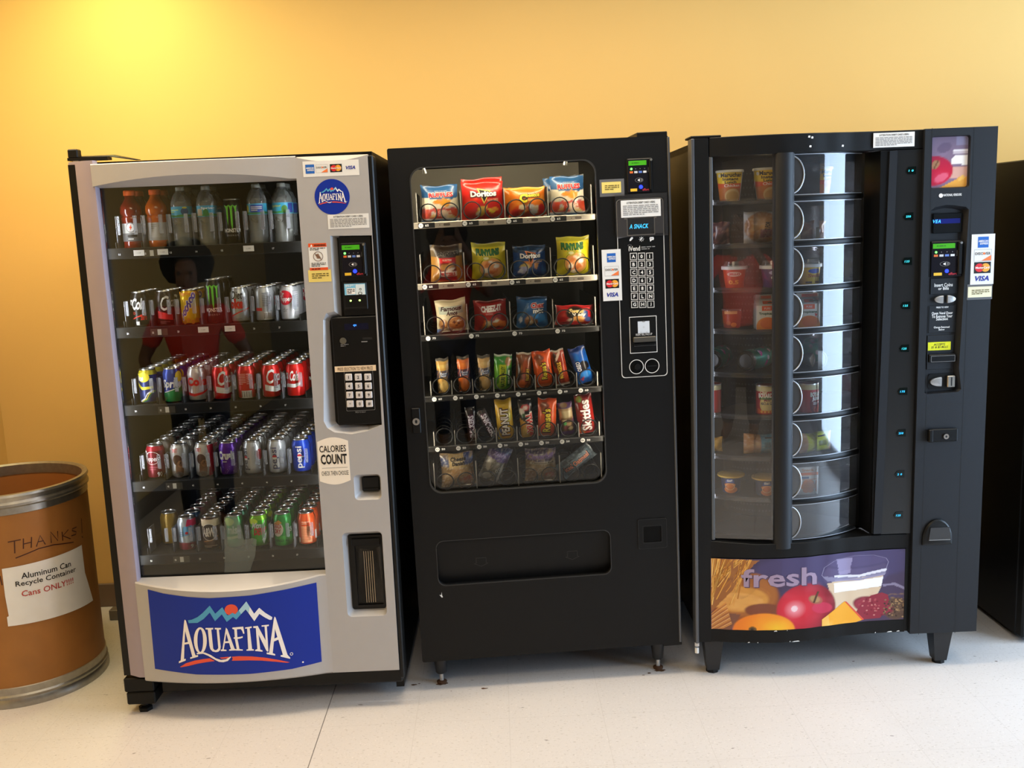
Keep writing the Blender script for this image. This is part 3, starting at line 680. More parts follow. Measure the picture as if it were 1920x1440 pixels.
# keypad panel
kp = Q(1, 619, 595.5, 716, 795); m = MB(); m.box((kp[0]+0.001, 0.003, kp[1]), (0.865, 0.03, kp[3]), BLK2, 0.003); A = Art(); u0, z0 = kp[0], kp[1]
A.rect(*Q(1, *z5(360, 228, 580, 276)), ink('#141428', 0.2), 1); A.text('4JX', Q(1, *z5(440, 233, 474, 252)), glow('#3a8cff', 2), 2, 0.02)
A.rect(*Q(1, *z5(525, 350, 612, 368)), BK, 1); A.lines(Q(1, *z5(515, 380, 618, 393)), 1, GREY, 1, 2); A.lines(Q(1, *z5(328, 408, 400, 432)), 2, GREY, 1, 3)
A.rect(*Q(1, *z5(274, 612, 648, 648)), ink('#ecd2ae'), 1); A.text('PRESS SELECTION TO VIEW PRICE', Q(1, *z5(300, 622, 618, 639)), ink('#5a4030'), 2, 0.01)
A.frame(rr(*Q(1, *z5(358, 655, 640, 1003)), 0.003, 2), 0.0008, GREY, 1); A.text('PRESS TO SELECT', Q(1, *z5(462, 1017, 556, 1027)), GREY, 1)
A.emit(m, flat(0.003)); o = part(m, 'keypad_panel', 1)
KEY = mat('pale_grey_key', hexc('#cfc8c4'), 0.5)
for i in range(12):
    r_, c_ = divmod(i, 3); x = 402+86*c_+r_*4.9; y = 707+r_*79.7-c_*0.8; u, zc = F(1, *z5(x, y)); s = 0.0108
    m = MB(); m.box((u-s, -0.003, zc-s), (u+s, 0.003, zc+s), KEY, 0.0016); A = Art(); g = '123456789*0#'[i]; A.text(g, (u-s*.40, zc-(s*.45 if g != '*' else s*.3), u+s*.40, zc+(s*.45 if g != '*' else s*.3)), BK, 1, 0.02, keep=True); A.emit(m, flat(-0.003)); m.build('key', o)
u, zc = F(1, *z5(354, 378)); m = MB(); m.lathe([(0.0105, 0), (0.0105, 0.003), (0.0088, 0.004), (0.006, 0.009)], CHR, 18, (u, -0.006, zc), 'y'); m.build('coin_return_button', o)
# coin cup, delivery port
c = Q(1, 679.5, 894, 712.5, 919, 0.02); m = MB(); m.box((c[0], 0.015, c[1]), (c[2], 0.03, c[3]), BLK2, 0.003); m.box((c[0]+0.003, 0.011, c[1]+0.003), (c[2]-0.003, 0.016, c[1]+0.010), BLK, 0.001); part(m, 'coin_return', 1)
d = Q(1, 657, 1003, 723.5, 1134, 0.03); m = MB(); SMK = glass_mat('smoked_flap', (0.30, 0.27, 0.24), 1.5, 0.05, 1.6, 0.30, (0.16, 0.14, 0.12))
m.plate([(d[0], d[1]), (d[2], d[1]), (d[2], d[3]), (d[0], d[3])], [[(d[0]+0.012, d[1]+0.006), (d[2]-0.005, d[1]+0.006), (d[2]-0.005, d[3]-0.03), (d[0]+0.012, d[3]-0.03)]], 0.02, 0.04, BLK2)
m.box((d[0]+0.004, 0.012, d[3]-0.033), (d[2]-0.004, 0.021, d[3]-0.010), BLK, 0.002); o = part(m, 'delivery_port', 1)
f0 = Q(1, *z6(502, 905, 722, 1320), 0.03); m = MB(); n = 10
top = [(f0[2]-(f0[2]-f0[0])*i/n, f0[3]-0.006*math.sin(PI*i/n)) for i in range(n+1)]
m.plate([(f0[0], f0[1]), (f0[2], f0[1])]+top, [], 0.028, 0.032, SMK); A = Art()
for i in range(5):
    x = f0[0]+(f0[2]-f0[0])*(0.33+0.085*i); A.rect(x-0.0008, f0[1]+0.004, x+0.0008, f0[3]-0.014, ink('#b8a890'), 1)
A.emit(m, flat(0.028)); m.build('flap', o)
m = MB(); m.box((d[0]+0.004, 0.0405, d[1]), (d[2]-0.002, 0.044, d[3]), mat('dark_port_back', (0.03, 0.028, 0.025), 0.6)); m.build('port_back', o)
# ================================================================ shelves and drinks
SHZ = [1.555, 1.302, 1.047, 0.790, 0.536]; CU = [0.0755+0.0815*i for i in range(7)]; CYF = 0.15
TRAY = mat('dark_tray_plastic', (0.012, 0.0115, 0.010), 0.55, 0, 0.25)
STRIP = mat('smoked_strip', (0.007, 0.0068, 0.006), 0.6, 0, 0.15)
FROST = glass_mat('frosted_tab', (0.85, 0.87, 0.9), 1.45, 0.3, 1.2, 0.26, (0.62, 0.66, 0.74))
TAGS = {0: (0.27, 1.2, 4.55), 1: (2.5, 3.55)}
zshelf = []
for r_, zs in enumerate(SHZ):
    m = MB(); m.box((-0.012, 0.09, zs-0.008), (0.643, 0.74, zs), TRAY); m.box((-0.005, 0.078, zs-0.031), (0.642, 0.084, zs+0.004), STRIP, 0.002)
    for i in range(8):
        x = CU[0]-0.0408+0.0815*i; m.box((x-0.0012, 0.10, zs), (x+0.0012, 0.72, zs+0.022), TRAY)
    A = Art()
    for i in range(7):
        t = '%d%d' % (r_+1, i+1); x = CU[i]-0.022; A.text(t, (x-0.005, zs-0.019, x+0.001, zs-0.013), WHT, 1, 0.02, keep=True)
    for q in TAGS.get(r_, ()):
        x = CU[0]+0.0815*q+0.016; A.rect(x-0.017, zs-0.022, x+0.017, zs-0.004, WHT, 1); A.text('1.50', (x-0.006, zs-0.015, x+0.006, zs-0.011), GREY, 2)
    A.rect(0.148, zs-0.024, 0.160, zs-0.006, ink('#c8c4b8', 0.3), 1); A.rect(0.125, zs-0.026, 0.18, zs-0.004, ink('#3a3832', 0.3), 0.5); A.emit(m, flat(0.078)); o = part(m, 'shelf', 1); zshelf.append(o)
    for i in range(7):
        hh = 0.06 if r_ == 0 else 0.048; zb = zs+(0.045 if r_ == 0 else 0.038)
        for s, w in ((-0.034, 0.009), (0.018, 0.012)):
            m = MB(); m.box((CU[i]+s, CYF-0.042, zb), (CU[i]+s+w, CYF-0.0395, zb+hh), FROST, 0.0008); m.build('stop_tab', o)
        m = MB(); m.box((CU[i]-0.0385, CYF-0.042, zs), (CU[i]-0.0365, CYF+0.02, zb+hh), FROST); m.build('column_guide', o)
ORD = ['first', 'second', 'third', 'fourth', 'fifth', 'sixth', 'seventh', 'eighth']
SHELF = ['top', 'second', 'middle', 'fourth', 'bottom']
CR, CHT = 0.0305, 0.1145
LID = mat('can_lid_aluminium', (0.62, 0.62, 0.61), 0.30, 1.0, 0.5, 300, 0.1)
LIDD = mat('can_lid_recess', (0.30, 0.30, 0.30), 0.4, 1.0)
def paint(h, metal=0.35, rough=0.3): return mat('can_'+h.lstrip('#'), h, rough, metal, 0.5, 30, 0.02)
CANS = {}
def can(key, name, body, draw=None, h=CHT, top=None):
    R = CR; B = paint(body); T = paint(top) if top else B; o = None
    m = MB(); k = R-0.0055
    m.lathe([(0.018, 0.003), (0.022, 0.0), (0.0235, 0.0006), (R-0.0005, 0.0065), (R, 0.010), (R, h-0.019), (R-0.0008, h-0.016), (k+0.001, h-0.0065), (k+0.0003, h-0.004)], B, 28,
            ms=[LID, LID, LID, B, B, T, T, T], cap=False)
    if draw:
        A = Art(); draw(A, h); A.emit(m, lambda a, v, l: ((R+0.00012*l)*math.sin(math.radians(a)), -(R+0.00012*l)*math.cos(math.radians(a)), v), 12)
    o = m.build(name)
    m = MB(); m.lathe([(k, h-0.0045), (k+0.0012, h-0.002), (k+0.0006, h), (k-0.0014, h), (k-0.0022, h-0.004), (k-0.005, h-0.0046), (0.0004, h-0.0042)], LID, 24, cap=False, ms=[LID, LID, LID, LID, LIDD, LIDD])
    m.plate(ell(0, 0.0, 0.0065, 0.011, 14), [ell(0, 0.004, 0.0035, 0.004, 14)], h-0.0028, h-0.0036, LID, fn=lambda u, v, y: (u, v+0.002, y)); m.build('lid', o)
    CANS[key] = o; return o
K = ink
def barcode(A, a0, v0, a1, v1):
    A.rect(a0, v0, a1, v1, WHT, 2); n = 9
    for i in range(n): A.rect(a0+(a1-a0)*(i+.2)/n, v0+.002, a0+(a1-a0)*(i+.2+(0.3 if i % 2 else .5))/n, v1-.002, BK, 3)
def d_coke(rot=0, txt=WHT):
    def f(A, h):
        A.text('Coca', (-72+rot, .062, -8+rot, .094), txt, 2, 0.03, 0.9, 0.35); A.text('Cola', (2+rot, .056, 58+rot, .090), txt, 2, 0.03, 0.9, 0.35)
        A.poly([(-62+rot, .026), (-20+rot, .036), (30+rot, .034), (70+rot, .042), (70+rot, .052), (30+rot, .046), (-20+rot, .048), (-62+rot, .036)], txt, 2)
    return f
def d_cokeback(A, h):
    A.lines((-42, .05, 8, .088), 7, K('#f0b0a8'), 2, 3); A.lines((12, .05, 40, .088), 6, K('#f0b0a8'), 2, 9); barcode(A, -25, .006, 40, .03); A.rect(62, .03, 85, .05, WHT, 2)
def d_cokec(A, h):
    A.text('C', (-14, .05, 38, .098), WHT, 2, 0.02, 1, 0.3); A.text('oca', (34, .058, 80, .082), WHT, 2, 0.02, 1, 0.3); A.poly([(-28, .028), (40, .022), (80, .026), (80, .046), (40, .040), (-28, .048)], WHT, 2); A.rect(-75, .01, -48, .03, K('#f0d8c0'), 2)
def d_cokezero(A, h):
    A.text('Coca', (-80, .070, -30, .098), WHT, 2, 0.03, 1, 0.35); A.text('Cola', (-34, .056, 44, .094), WHT, 2, 0.03, 0.95, 0.35)
    A.ring(-24, .045, 9, .004, 3, K('#d83020'), 2); A.line([(-40, .026), (0, .034), (50, .044)], .004, K('#d83020'), 2); A.text('zero', (14, .022, 52, .036), K('#e02020'), 2, 0.03); A.rect(-14, .006, 6, .018, WHT, 2)
def d_cokedark(A, h):
    A.text('C', (-10, .050, 44, .098), WHT, 2, 0.01, 1, 0.35); A.text('oca', (30, .062, 80, .084), K('#b0a0a0'), 2, 0.01, 1, 0.3); A.poly([(-34, .026), (60, .018), (60, .036), (-34, .050)], K('#e83030'), 2); A.lines((-20, .006, 40, .016), 2, K('#806060'), 2)
def d_yoo(A, h):
    A.text('Yoo-hoo', (-58, .040, 58, .074), K('#f8f0e0'), 2, 0.09, rot=0, arc=0); s = Art(); 
    A.poly([(-50, .016), (-20, .022), (62, .094), (50, .104), (20, .096), (-40, .030)], K('#f6ead2'), 3); A.text('Yoo-hoo', (-48, .046, 60, .068), K('#5a3a9a'), 4, 0.05, 1, 0, rot=0.0)
    for i in range(7): A.ell(-80+27*i, .012+.006*(i % 2), 12, .007, K('#e8941a'), 2, 12); A.ell(-80+27*i, .100+.003*(i % 2), 14, .006, K('#f0a020'), 2, 12)
def d_yoo2(A, h):
    for i in range(7): A.ell(-80+27*i, .010+.006*(i % 2), 12, .007, K('#e8941a'), 2, 12); A.ell(-80+27*i, .100+.003*(i % 2), 14, .006, K('#f0a020'), 2, 12)
    # slanted word, letter by letter up the can
    for i, c in enumerate('Yoohoo'):
        a = -36+15*i; v = .020+.0135*i
        A.text(c, (a-15, v-.006, a+17, v+.020), K('#f8efe0'), 2, 0.10, rot=0); A.text(c, (a-12, v-.004, a+14, v+.018), K('#5b3fa6'), 3, 0.04)
def d_monster(A, h):
    G = K('#6fd038'); b = h*0.44; t = h*0.87
    A.poly([(-38, t), (-22, t-.004), (-8, t), (-14, t-.012), (-16, b+.02), (-20, b-.004), (-25, b+.022), (-26, t-.014)], G, 2)
    A.poly([(-10, t+.001), (4, t-.004), (18, t+.001), (12, t-.012), (10, b), (5, b-.018), (0, b), (-1, t-.014)], G, 2)
    A.poly([(16, t), (28, t-.004), (42, t-.001), (36, t-.012), (34, b+.024), (30, b+.008), (26, b+.024), (26, t-.014)], G, 2)
    A.text('MONSTER', (-52, h*0.27, 58, h*0.36), WHT, 2, 0.03); A.text('ENERGY', (-34, h*0.19, 40, h*0.225), K('#a0a0a0'), 2, 0.0, 1.3)
def d_diet(A, h):
    A.text('Diet', (-40, .078, 32, .104), K('#1a1a1a'), 2, 0.02, 1, 0.25); A.text('Coke', (-98, .046, 38, .080), K('#e0241c'), 2, 0.06); A.line([(-50, .022), (10, .036), (80, .048)], .004, K('#e0241c'), 2); A.lines((-20, .008, 20, .016), 2, GREY, 2)
def d_dietback(A, h): A.rect(-60, .036, -8, .046, K('#e0241c'), 2); A.lines((-4, .05, 52, .096), 8, K('#70747a'), 2, 4); barcode(A, 2, .008, 52, .032)
def d_dieto(A, h): A.text('Coke', (-58, .052, 92, .082), K('#d8281e'), 2, 0.06); A.poly([(-60, .022), (-10, .018), (40, .024), (85, .034), (85, .040), (40, .031), (-10, .027), (-60, .032)], K('#d8281e'), 2)
def d_dietdr(A, h): A.ell(-22, .076, 48, .024, K('#cc2030'), 2); A.text('Dr', (-58, .078, -24, .098), WHT, 3, 0.03); A.text('Pepper', (-58, .060, 22, .080), WHT, 3, 0.03, 1, 0.2); A.rect(28, .044, 70, .098, K('#909298'), 2); A.lines((30, .046, 68, .096), 8, K('#d0d0d4'), 3); A.text('dr', (-42, .03, -4, .044), GREY, 2); A.lines((34, .01, 68, .03), 4, GREY, 2)
def d_lemon(A, h):
    A.ell(-8, .088, 38, .016, K('#e8d030'), 2); A.poly([(-60, .06), (-20, .046), (50, .05), (50, .058), (-20, .056), (-60, .072)], K('#e8d838'), 2); A.text('ice', (-50, .076, -8, .094), WHT, 3, 0.03, 1, .3)
    for i, c in enumerate(('#f0f0f0', '#e8d838', '#3a7a3a')): A.line([(-40+12*i, .008), (-10+12*i, .016), (10+12*i, .034), (40+12*i, .042)], .005, K(c), 2)
def d_sprite(A, h):
    A.poly([(-95, .004), (95, .004), (95, .062), (40, .052), (-20, .040), (-95, .026)], K('#0d8a42'), 1.5); A.ell(58, .086, 26, .018, K('#f2d22e'), 2); A.text('Sprite', (-56, .042, 72, .078), WHT, 3, 0.04, 1, .2); A.line([(-50, .034), (60, .05)], .003, WHT, 3)
def d_dr(A, h): A.ring(-8, .072, 50, .022, 4, K('#e8d8d0'), 2); A.text('Dr', (-62, .074, -30, .098), K('#f0e6e0'), 3, 0.02); A.text('Pepper', (-60, .056, 32, .078), K('#f0e6e0'), 3, 0.02, 1, .2); A.lines((-30, .030, 40, .044), 2, K('#b05060'), 2); A.text('90', (18, .008, 48, .024), WHT, 2, 0.02)
def d_pic(a):
    def f(A, h):
        if a: A.poly([(38, .004), (95, .004), (95, .108), (38, .108), (50, .06)], K('#c01f38'), 2)
        A.text('DIET', (-34, .088, 2, .100), K('#d84048'), 2, 0.02)
        for cx, cv, rx, rv, c in ((-4, .062, 30, .018, '#5a3c28'), (6, .030, 26, .026, '#7a5638'), (14, .048, 18, .012, '#a87a50'), (-2, .012, 30, .010, '#8a8a84')): A.ell(cx, cv, rx, rv, K(c), 2, 16)
    return f
def d_grape(A, h):
    A.text('Crush', (-58, .056, 48, .086), WHT, 2, 0.06, 1, .1, rot=0); A.lines((-30, .046, 20, .053), 1, WHT, 2); A.rect(-72, .010, -50, .030, WHT, 2); rg = random.Random(4)
    for i in range(22): A.ell(rg.uniform(-70, 70), rg.uniform(.008, .045), 2.2, .0012, K('#c8a0e8'), 2, 6)
def d_pepsi(col, off=0, big=1):
    def f(A, h):
        # word running up the can
        for i, c in enumerate('pepsi'):
            v = .020+.0155*i; w = (8 if c == 'i' else 12)
            A.text(c, (-10+off, v, 22+off, v+.014), col, 2, 0.03, rot=0) if False else None
        vs_, fs = text_mesh('pepsi', 0.015, 1.0); x0 = min(v[0] for v in vs_); x1 = max(v[0] for v in vs_); y0 = min(v[1] for v in vs_); y1 = max(v[1] for v in vs_)
        P = [(off+26-(y-y0)/(y1-y0)*52, .018+(x-x0)/(x1-x0)*.074) for x, y in vs_]
        for q in fs: A.t.append(([P[i] for i in q], col, 2))
        A.ell(off-2, .058, 15, .0075, WHT, 3, 16); A.poly(ell(off-2, .058, 15, .0075, 12, 0, PI), K('#d02030'), 4)
    return f
def d_dpepsi(A, h): d_pepsi(K('#4a4e58'), -38)(A, h); A.ell(58, .068, 24, .018, K('#c02030'), 2); A.lines((40, .03, 60, .05), 3, K('#5a5e68'), 2)
def d_sierra(A, h): A.poly([(10, .085), (95, .085), (95, .108), (20, .108)], K('#e0306a'), 2); A.poly([(-20, .050), (52, .058), (46, .088), (-8, .084)], K('#5aa0c8'), 2); A.rect(-60, .004, 70, .028, K('#8c2430'), 2); A.ell(12, .062, 10, .005, K('#c83030'), 3, 12); A.lines((-40, .048, 0, .068), 3, K('#6a8aa0'), 2); A.text('9', (30, .008, 48, .022), WHT, 3, .02)
def d_root(A, h): A.poly([(-95, .082), (95, .082), (95, .106), (-95, .106)], K('#d8c4a0'), 1.5); A.ell(4, .062, 52, .030, K('#2a1a10'), 2); A.ring(4, .062, 52, .030, 4, K('#e8dcc8'), 3); A.text('A&W', (-44, .046, 42, .078), K('#f4ece0'), 4, 0.04, 0.9, 0.1); A.line([(-40, .028), (20, .034), (60, .046)], .004, K('#b87838'), 2); A.lines((-40, .008, 50, .016), 2, K('#e0cdb0'), 2)
def d_lime(A, h): A.ell(-30, .095, 40, .014, K('#b8dc60'), 2); A.text('mist', (-40, .052, 44, .080), K('#d8f0d8'), 2, 0.04); A.poly([(-60, .03), (50, .04), (50, .048), (-60, .04)], K('#c8e8b0'), 2)
def d_dew(A, h):
    A.ell(-24, .092, 34, .010, K('#d8f038'), 2); A.text('Mtn', (-34, .068, 30, .088), K('#f2f6ee'), 3, 0.03, 1, .4); A.text('DEW', (-22, .044, 66, .070), K('#e02818'), 3, 0.06, 1, .3); A.poly([(-60, .058), (-30, .064), (-34, .072), (-60, .070)], K('#0a4a20'), 2); A.poly([(30, .028), (70, .056), (62, .034), (40, .012)], K('#e8f8e0'), 2); A.poly([(-70, .01), (-20, .04), (-30, .02)], K('#2a8a28'), 2); A.poly([(35, .076), (60, .096), (55, .084)], K('#f0f8e8'), 2)
def d_ginger(A, h): A.ell(-26, .062, 42, .026, K('#e8e2d0'), 2); A.text('CANADA', (-56, .064, 6, .080), K('#c82828'), 3, 0.03, 1, .1); A.text('DRY', (-46, .046, 0, .062), K('#c82828'), 3, 0.03); A.poly([(-50, .08), (-10, .094), (10, .084), (-20, .076)], K('#d89838'), 3); A.poly([(-95, .004), (95, .004), (95, .04), (-95, .036)], K('#3aa83c'), 1.5); A.text('GINGER ALE', (-40, .018, 50, .026), K('#0c5a22'), 2, .02); A.text('25', (52, .05, 80, .066), WHT, 2, .01)
def d_orange(A, h): A.rect(-30, .012, 38, .068, K('#f0a878'), 2); A.lines((-28, .014, 36, .066), 9, K('#e06a3a'), 3, 7); A.lines((-24, .074, 30, .086), 2, K('#f6c8a8'), 2); A.ell(-78, .070, 12, .014, K('#1a2a6a'), 2); A.rect(66, .02, 88, .05, K('#e8e0d8'), 2); A.rect(-60, .012, -40, .028, K('#f4d0b8'), 2)
RED, SILV = '#d01a16', '#b9bcbe'
can('cokezero', 'soda_can', '#0c0b0b', d_cokezero); can('cokedark', 'soda_can', '#1c0a0a', d_cokedark); can('yoo', 'soda_can', '#f2c21c', d_yoo2)
can('monster', 'energy_drink_can', '#0b0c0b', d_monster, 0.146); can('diet', 'soda_can', SILV, d_diet); can('dietback', 'soda_can', SILV, d_dietback); can('dietdr', 'soda_can', '#c8cacc', d_dietdr)
can('lemon', 'soda_can', '#26356e', d_lemon, top='#d8c830'); can('sprite', 'soda_can', '#153a9a', d_sprite); can('dieto', 'soda_can', '#c6c6c4', d_dieto); can('coke', 'soda_can', RED, d_coke()); can('cokec', 'soda_can', RED, d_cokec); can('cokeback', 'soda_can', RED, d_cokeback)
can('cokela', 'soda_can', RED, d_coke(-30)); can('dr', 'soda_can', '#7a1226', d_dr, top='#b01c30'); can('pic', 'soda_can', '#c9c6c0', d_pic(0)); can('pic2', 'soda_can', '#c9c6c0', d_pic(1)); can('grape', 'soda_can', '#5a1e96', d_grape)
can('dpepsi', 'soda_can', '#bfc3c6', d_dpepsi); can('dpepsi2', 'soda_can', '#c3c7ca', d_pepsi(K('#4a5070'))); can('pepsi', 'soda_can', '#0f3fb8', d_pepsi(WHT))
can('gold', 'soda_can', '#8a6a10'); can('sierra', 'soda_can', '#a9b4bc', d_sierra); can('root', 'soda_can', '#4a2a14', d_root); can('lime', 'soda_can', '#2f9a48', d_lime); can('dew', 'soda_can', '#46b81e', d_dew, top='#86c820'); can('ginger', 'soda_can', '#1f8a36', d_ginger); can('sunkist', 'soda_can', '#e8561e', d_orange)
can('teal', 'soda_can', '#0f7a5a'); can('blue', 'soda_can', '#37557a'); can('pink', 'soda_can', '#8a1f3e'); can('purple', 'soda_can', '#3a1f5e')
can('monster2', 'energy_drink_can', '#0b0c0b', d_monster, 0.146)
ROWS = [
 (1, [('cokezero', 'black cola can with white script and red stripe', 'black cola can', 3, 'cokezero'), ('cokedark', 'dark cola can with white script and red band', 'dark cola can', 3, 'cokedark'), ('yoo', 'yellow chocolate drink can with purple lettering', 'yellow drink can', 3, 'yoo'),
      ('monster', 'tall black energy can with green claw mark', 'tall black energy can', 3, 'monster'), ('diet', 'silver diet cola can with red lettering', 'silver diet cola can', 4, 'diet'), ('dietback', 'silver can with barcode side turned out', 'silver diet can', 4, 'diet'), ('dietdr', 'pale silver can with red oval emblem', 'pale silver can', 4, 'dietdr')]),
 (2, [('lemon', 'navy and yellow lemonade can', 'navy and yellow can', 6, 'lemon'), ('sprite', 'blue and green lemon-lime can', 'blue and green can', 6, 'sprite'), ('dieto', 'silver cola can with red letters and wave', 'silver cola can', 6, 'dieto'),
      ('cokec', 'red cola can with half-turned white script', 'red cola can', 6, 'coke'), ('cokeback', 'red cola can with text side turned out', 'red cola can', 6, 'coke'), ('cokec', 'red cola can with white band turned left', 'red cola can', 6, 'coke'), ('cokela', 'red cola can with white script turned left', 'red cola can', 6, 'coke')]),
 (3, [('dr', 'maroon soda can with white oval script', 'silver topped can', 8, 'pic'), ('pic', 'white and grey can with brown picture', 'white diet can', 8, 'pic'), ('pic2', 'white and crimson can with brown picture', 'white and crimson can', 8, 'pic2'),
      ('grape', 'purple grape soda can with white lettering', 'purple grape can', 8, 'grape'), ('dpepsi', 'silver diet can with half red emblem', 'silver diet can', 8, 'dpepsi'), ('dpepsi2', 'silver diet can with upright grey lettering', 'silver diet can', 8, 'dpepsi2'), ('pepsi', 'blue cola can with upright white lettering', 'blue cola can', 8, 'pepsi')]),
 (4, [(None, '', 'dark gold can', 2, 'gold'), ('sierra', 'silver can with blue patch and pink top', 'blue grey can', 6, 'pink'), ('root', 'brown root beer can with oval emblem', 'brown root beer can', 6, 'root'),
      ('lime', 'pale green can behind torn clear tape', 'green can', 6, 'teal'), ('dew', 'lime green can with red and white lettering', 'lime green can', 6, 'dew'), ('ginger', 'green ginger ale can with white shield', 'green ginger ale can', 6, 'ginger'), ('sunkist', 'orange soda can with pale text panel', 'orange soda can', 6, 'sunkist')])]
used = set()
def clone(key, src):
    o = src[key]
    if key in used: return dup(o)
    used.add(key); return o
for r_, cols in ROWS:
    for c_, (key, desc, short, n, back) in enumerate(cols):
        for q in range(n):
            kk = key if q == 0 else back
            if q == 1 and kk == 'pink': kk = 'blue'
            if kk is None: continue
            o = clone(kk, CANS)
            put(o, 1, CU[c_], CYF+0.066*q+(0.002 if q % 2 else 0), SHZ[r_], rz=random.uniform(-.05, .05) if q == 0 else random.uniform(-2.5, 2.5))
            tag(o, ('%s, front of %s column, %s drinks shelf' % (desc, ORD[c_], SHELF[r_])) if q == 0 else ('%s, %s in line, %s column, %s drinks shelf' % (short, ORD[q], ORD[c_], SHELF[r_])), 'can', 'cans on the %s drinks shelf' % SHELF[r_])
for key in list(CANS):
    if key not in used:
        o = CANS[key]
        for ch in [x for x in COL.objects if x.parent == o]: bpy.data.objects.remove(ch)
        bpy.data.objects.remove(o)
# ---- bottles on the top shelf
def bottle(name, prof, body, cap, capr, H_, liner=None):
    m = MB(); m.lathe(prof, body, 28, cap=False); o = m.build(name)
    m = MB(); zc = H_-0.018; m.lathe([(capr, zc), (capr, zc+0.014), (capr-0.002, zc+0.017), (0.001, zc+0.018)], cap, 24, cap=False); m.build('cap', o)
    return o
def wrap(o, name, r, v0, v1, base, draw, full=True):
    m = MB(); m.lathe([(r, v0), (r, v1)], base, 32, cap=False); A = Art(); draw(A); A.emit(m, lambda a, v, l: ((r+0.0002*l)*math.sin(math.radians(a)), -(r+0.0002*l)*math.cos(math.radians(a)), v), 12); return m.build(name, o)
def sport(col, dark):
    B = mat('sports_drink_'+col.lstrip('#'), col, 0.15, 0, 0.5, coat=0.4)
    o = bottle('sports_drink_bottle', [(0.020, 0.002), (0.030, 0.0), (0.033, 0.006), (0.033, 0.02), (0.0315, 0.024), (0.0315, 0.082), (0.0335, 0.088), (0.034, 0.098), (0.031, 0.104), (0.0345, 0.112), (0.0345, 0.122), (0.033, 0.134), (0.027, 0.146), (0.0185, 0.158), (0.0165, 0.166), (0.0165, 0.172)], B, mat('orange_cap', hexc('#f0641e'), 0.45), 0.0188, 0.187)
    def dr(A):
        if dark: A.rect(-180, .024, 180, .05, K('#6a6a6c'), 1); A.ell(4, .068, 26, .016, K('#e6e6e6'), 2); A.ring(4, .068, 26, .016, 5, GREY, 3); A.poly([(10, .080), (-4, .066), (4, .066), (-2, .056), (14, .070), (6, .070)], K('#e04a20'), 4); A.rect(-16, .038, 36, .044, BK, 3); A.lines((-14, .028, 36, .035), 1, WHT, 3)
        else: A.lines((-24, .06, 10, .078), 3, GREY, 2); A.rect(-180, .024, 180, .034, K('#a8a6a2'), 1)
    wrap(o, 'label_band', 0.0321, 0.025, 0.081, mat('grey_label', hexc('#b4b2ae'), 0.4), dr); return o
WATER = glass_mat('water_bottle', (0.66, 0.68, 0.66), 1.4, 0.06, 1.6, 0.45, (0.46, 0.49, 0.47))
def water(v):
    rib = []
    for i in range(6): rib += [(0.0325, 0.012+0.013*i), (0.0312, 0.018+0.013*i)]
    o = bottle('water_bottle', [(0.02, 0.003), (0.030, 0.0), (0.032, 0.005)]+rib+[(0.0325, 0.092), (0.0325, 0.128), (0.0335, 0.134), (0.0315, 0.146), (0.024, 0.163), (0.015, 0.176), (0.0125, 0.180), (0.0125, 0.184)], WATER, mat('clear_white_cap', hexc('#9aa09c'), 0.4), 0.0138, 0.192)
    def dr(A):
        A.poly([(-80, .095), (80, .095), (80, .101), (30, .104), (-20, .100), (-80, .104)], K('#3a8a4a'), 1)
        if v == 0: A.lines((-60, .108, 0, .120), 2, K('#bfe070'), 2); A.ell(34, .112, 22, .012, K('#1f4f7a'), 2, 14); A.ell(34, .124, 14, .003, K('#e0d850'), 3, 10)
        elif v == 1: A.rect(-48, .096, -14, .118, K('#c8b8a0'), 2); A.ell(6, .106, 16, .012, K('#2a7a40'), 2, 14); A.text('Spring', (-20, .114, 58, .124), K('#e8f4f4'), 3, .03)
        elif v == 2: A.rect(-32, .100, 42, .124, K('#2f55b0'), 2); A.lines((-26, .104, 36, .120), 3, WHT, 3); A.ell(-54, .112, 12, .012, K('#d8d870'), 2, 12)
        else: A.text('Spring', (-60, .112, 4, .122), K('#d8e870'), 2, .03); A.ell(24, .108, 18, .012, K('#4f8a3a'), 2, 14); A.rect(44, .096, 80, .126, K('#30408a'), 2)
    wrap(o, 'label_band', 0.0331, 0.093, 0.128, mat('sky_blue_label', hexc('#3aa6cc'), 0.4), dr); return o
zb = SHZ[0]
B0 = sport('#701408', True); B1 = sport('#b44e05', False)
def btl(o, c_, q, label, grp='bottles on the top drinks shelf'):
    put(o, 1, CU[c_], CYF+0.075*q, zb, rz=random.uniform(-.06, .06)); tag(o, label, 'bottle', grp)
btl(B0, 0, 0, 'red sports drink bottle with orange cap at left end of top shelf'); btl(B1, 1, 0, 'orange sports drink bottle with orange cap on top shelf')
btl(dup(B0), 0, 1, 'red sports drink bottle standing behind the front red one'); btl(dup(B1), 1, 1, 'orange sports drink bottle standing behind the front orange one')
for c_, v, lb in ((2, 0, 'water bottle with blue label between orange sports drink and another water'), (3, 1, 'water bottle with blue and tan label left of black energy can'), (5, 2, 'water bottle with dark blue label patch right of black energy can'), (6, 3, 'water bottle with blue label at right end of top shelf')):
    o = water(v); btl(o, c_, 0, lb); btl(dup(o), c_, 1, 'second water bottle in the %s column of the top shelf' % ORD[c_])
o = dup([x for x in COL.objects if x.name.startswith('energy_drink_can')][0]); put(o, 1, CU[4], CYF, zb, rz=0.03); tag(o, 'tall black energy can with green claw mark among bottles on top shelf', 'can', 'cans on the top drinks shelf')
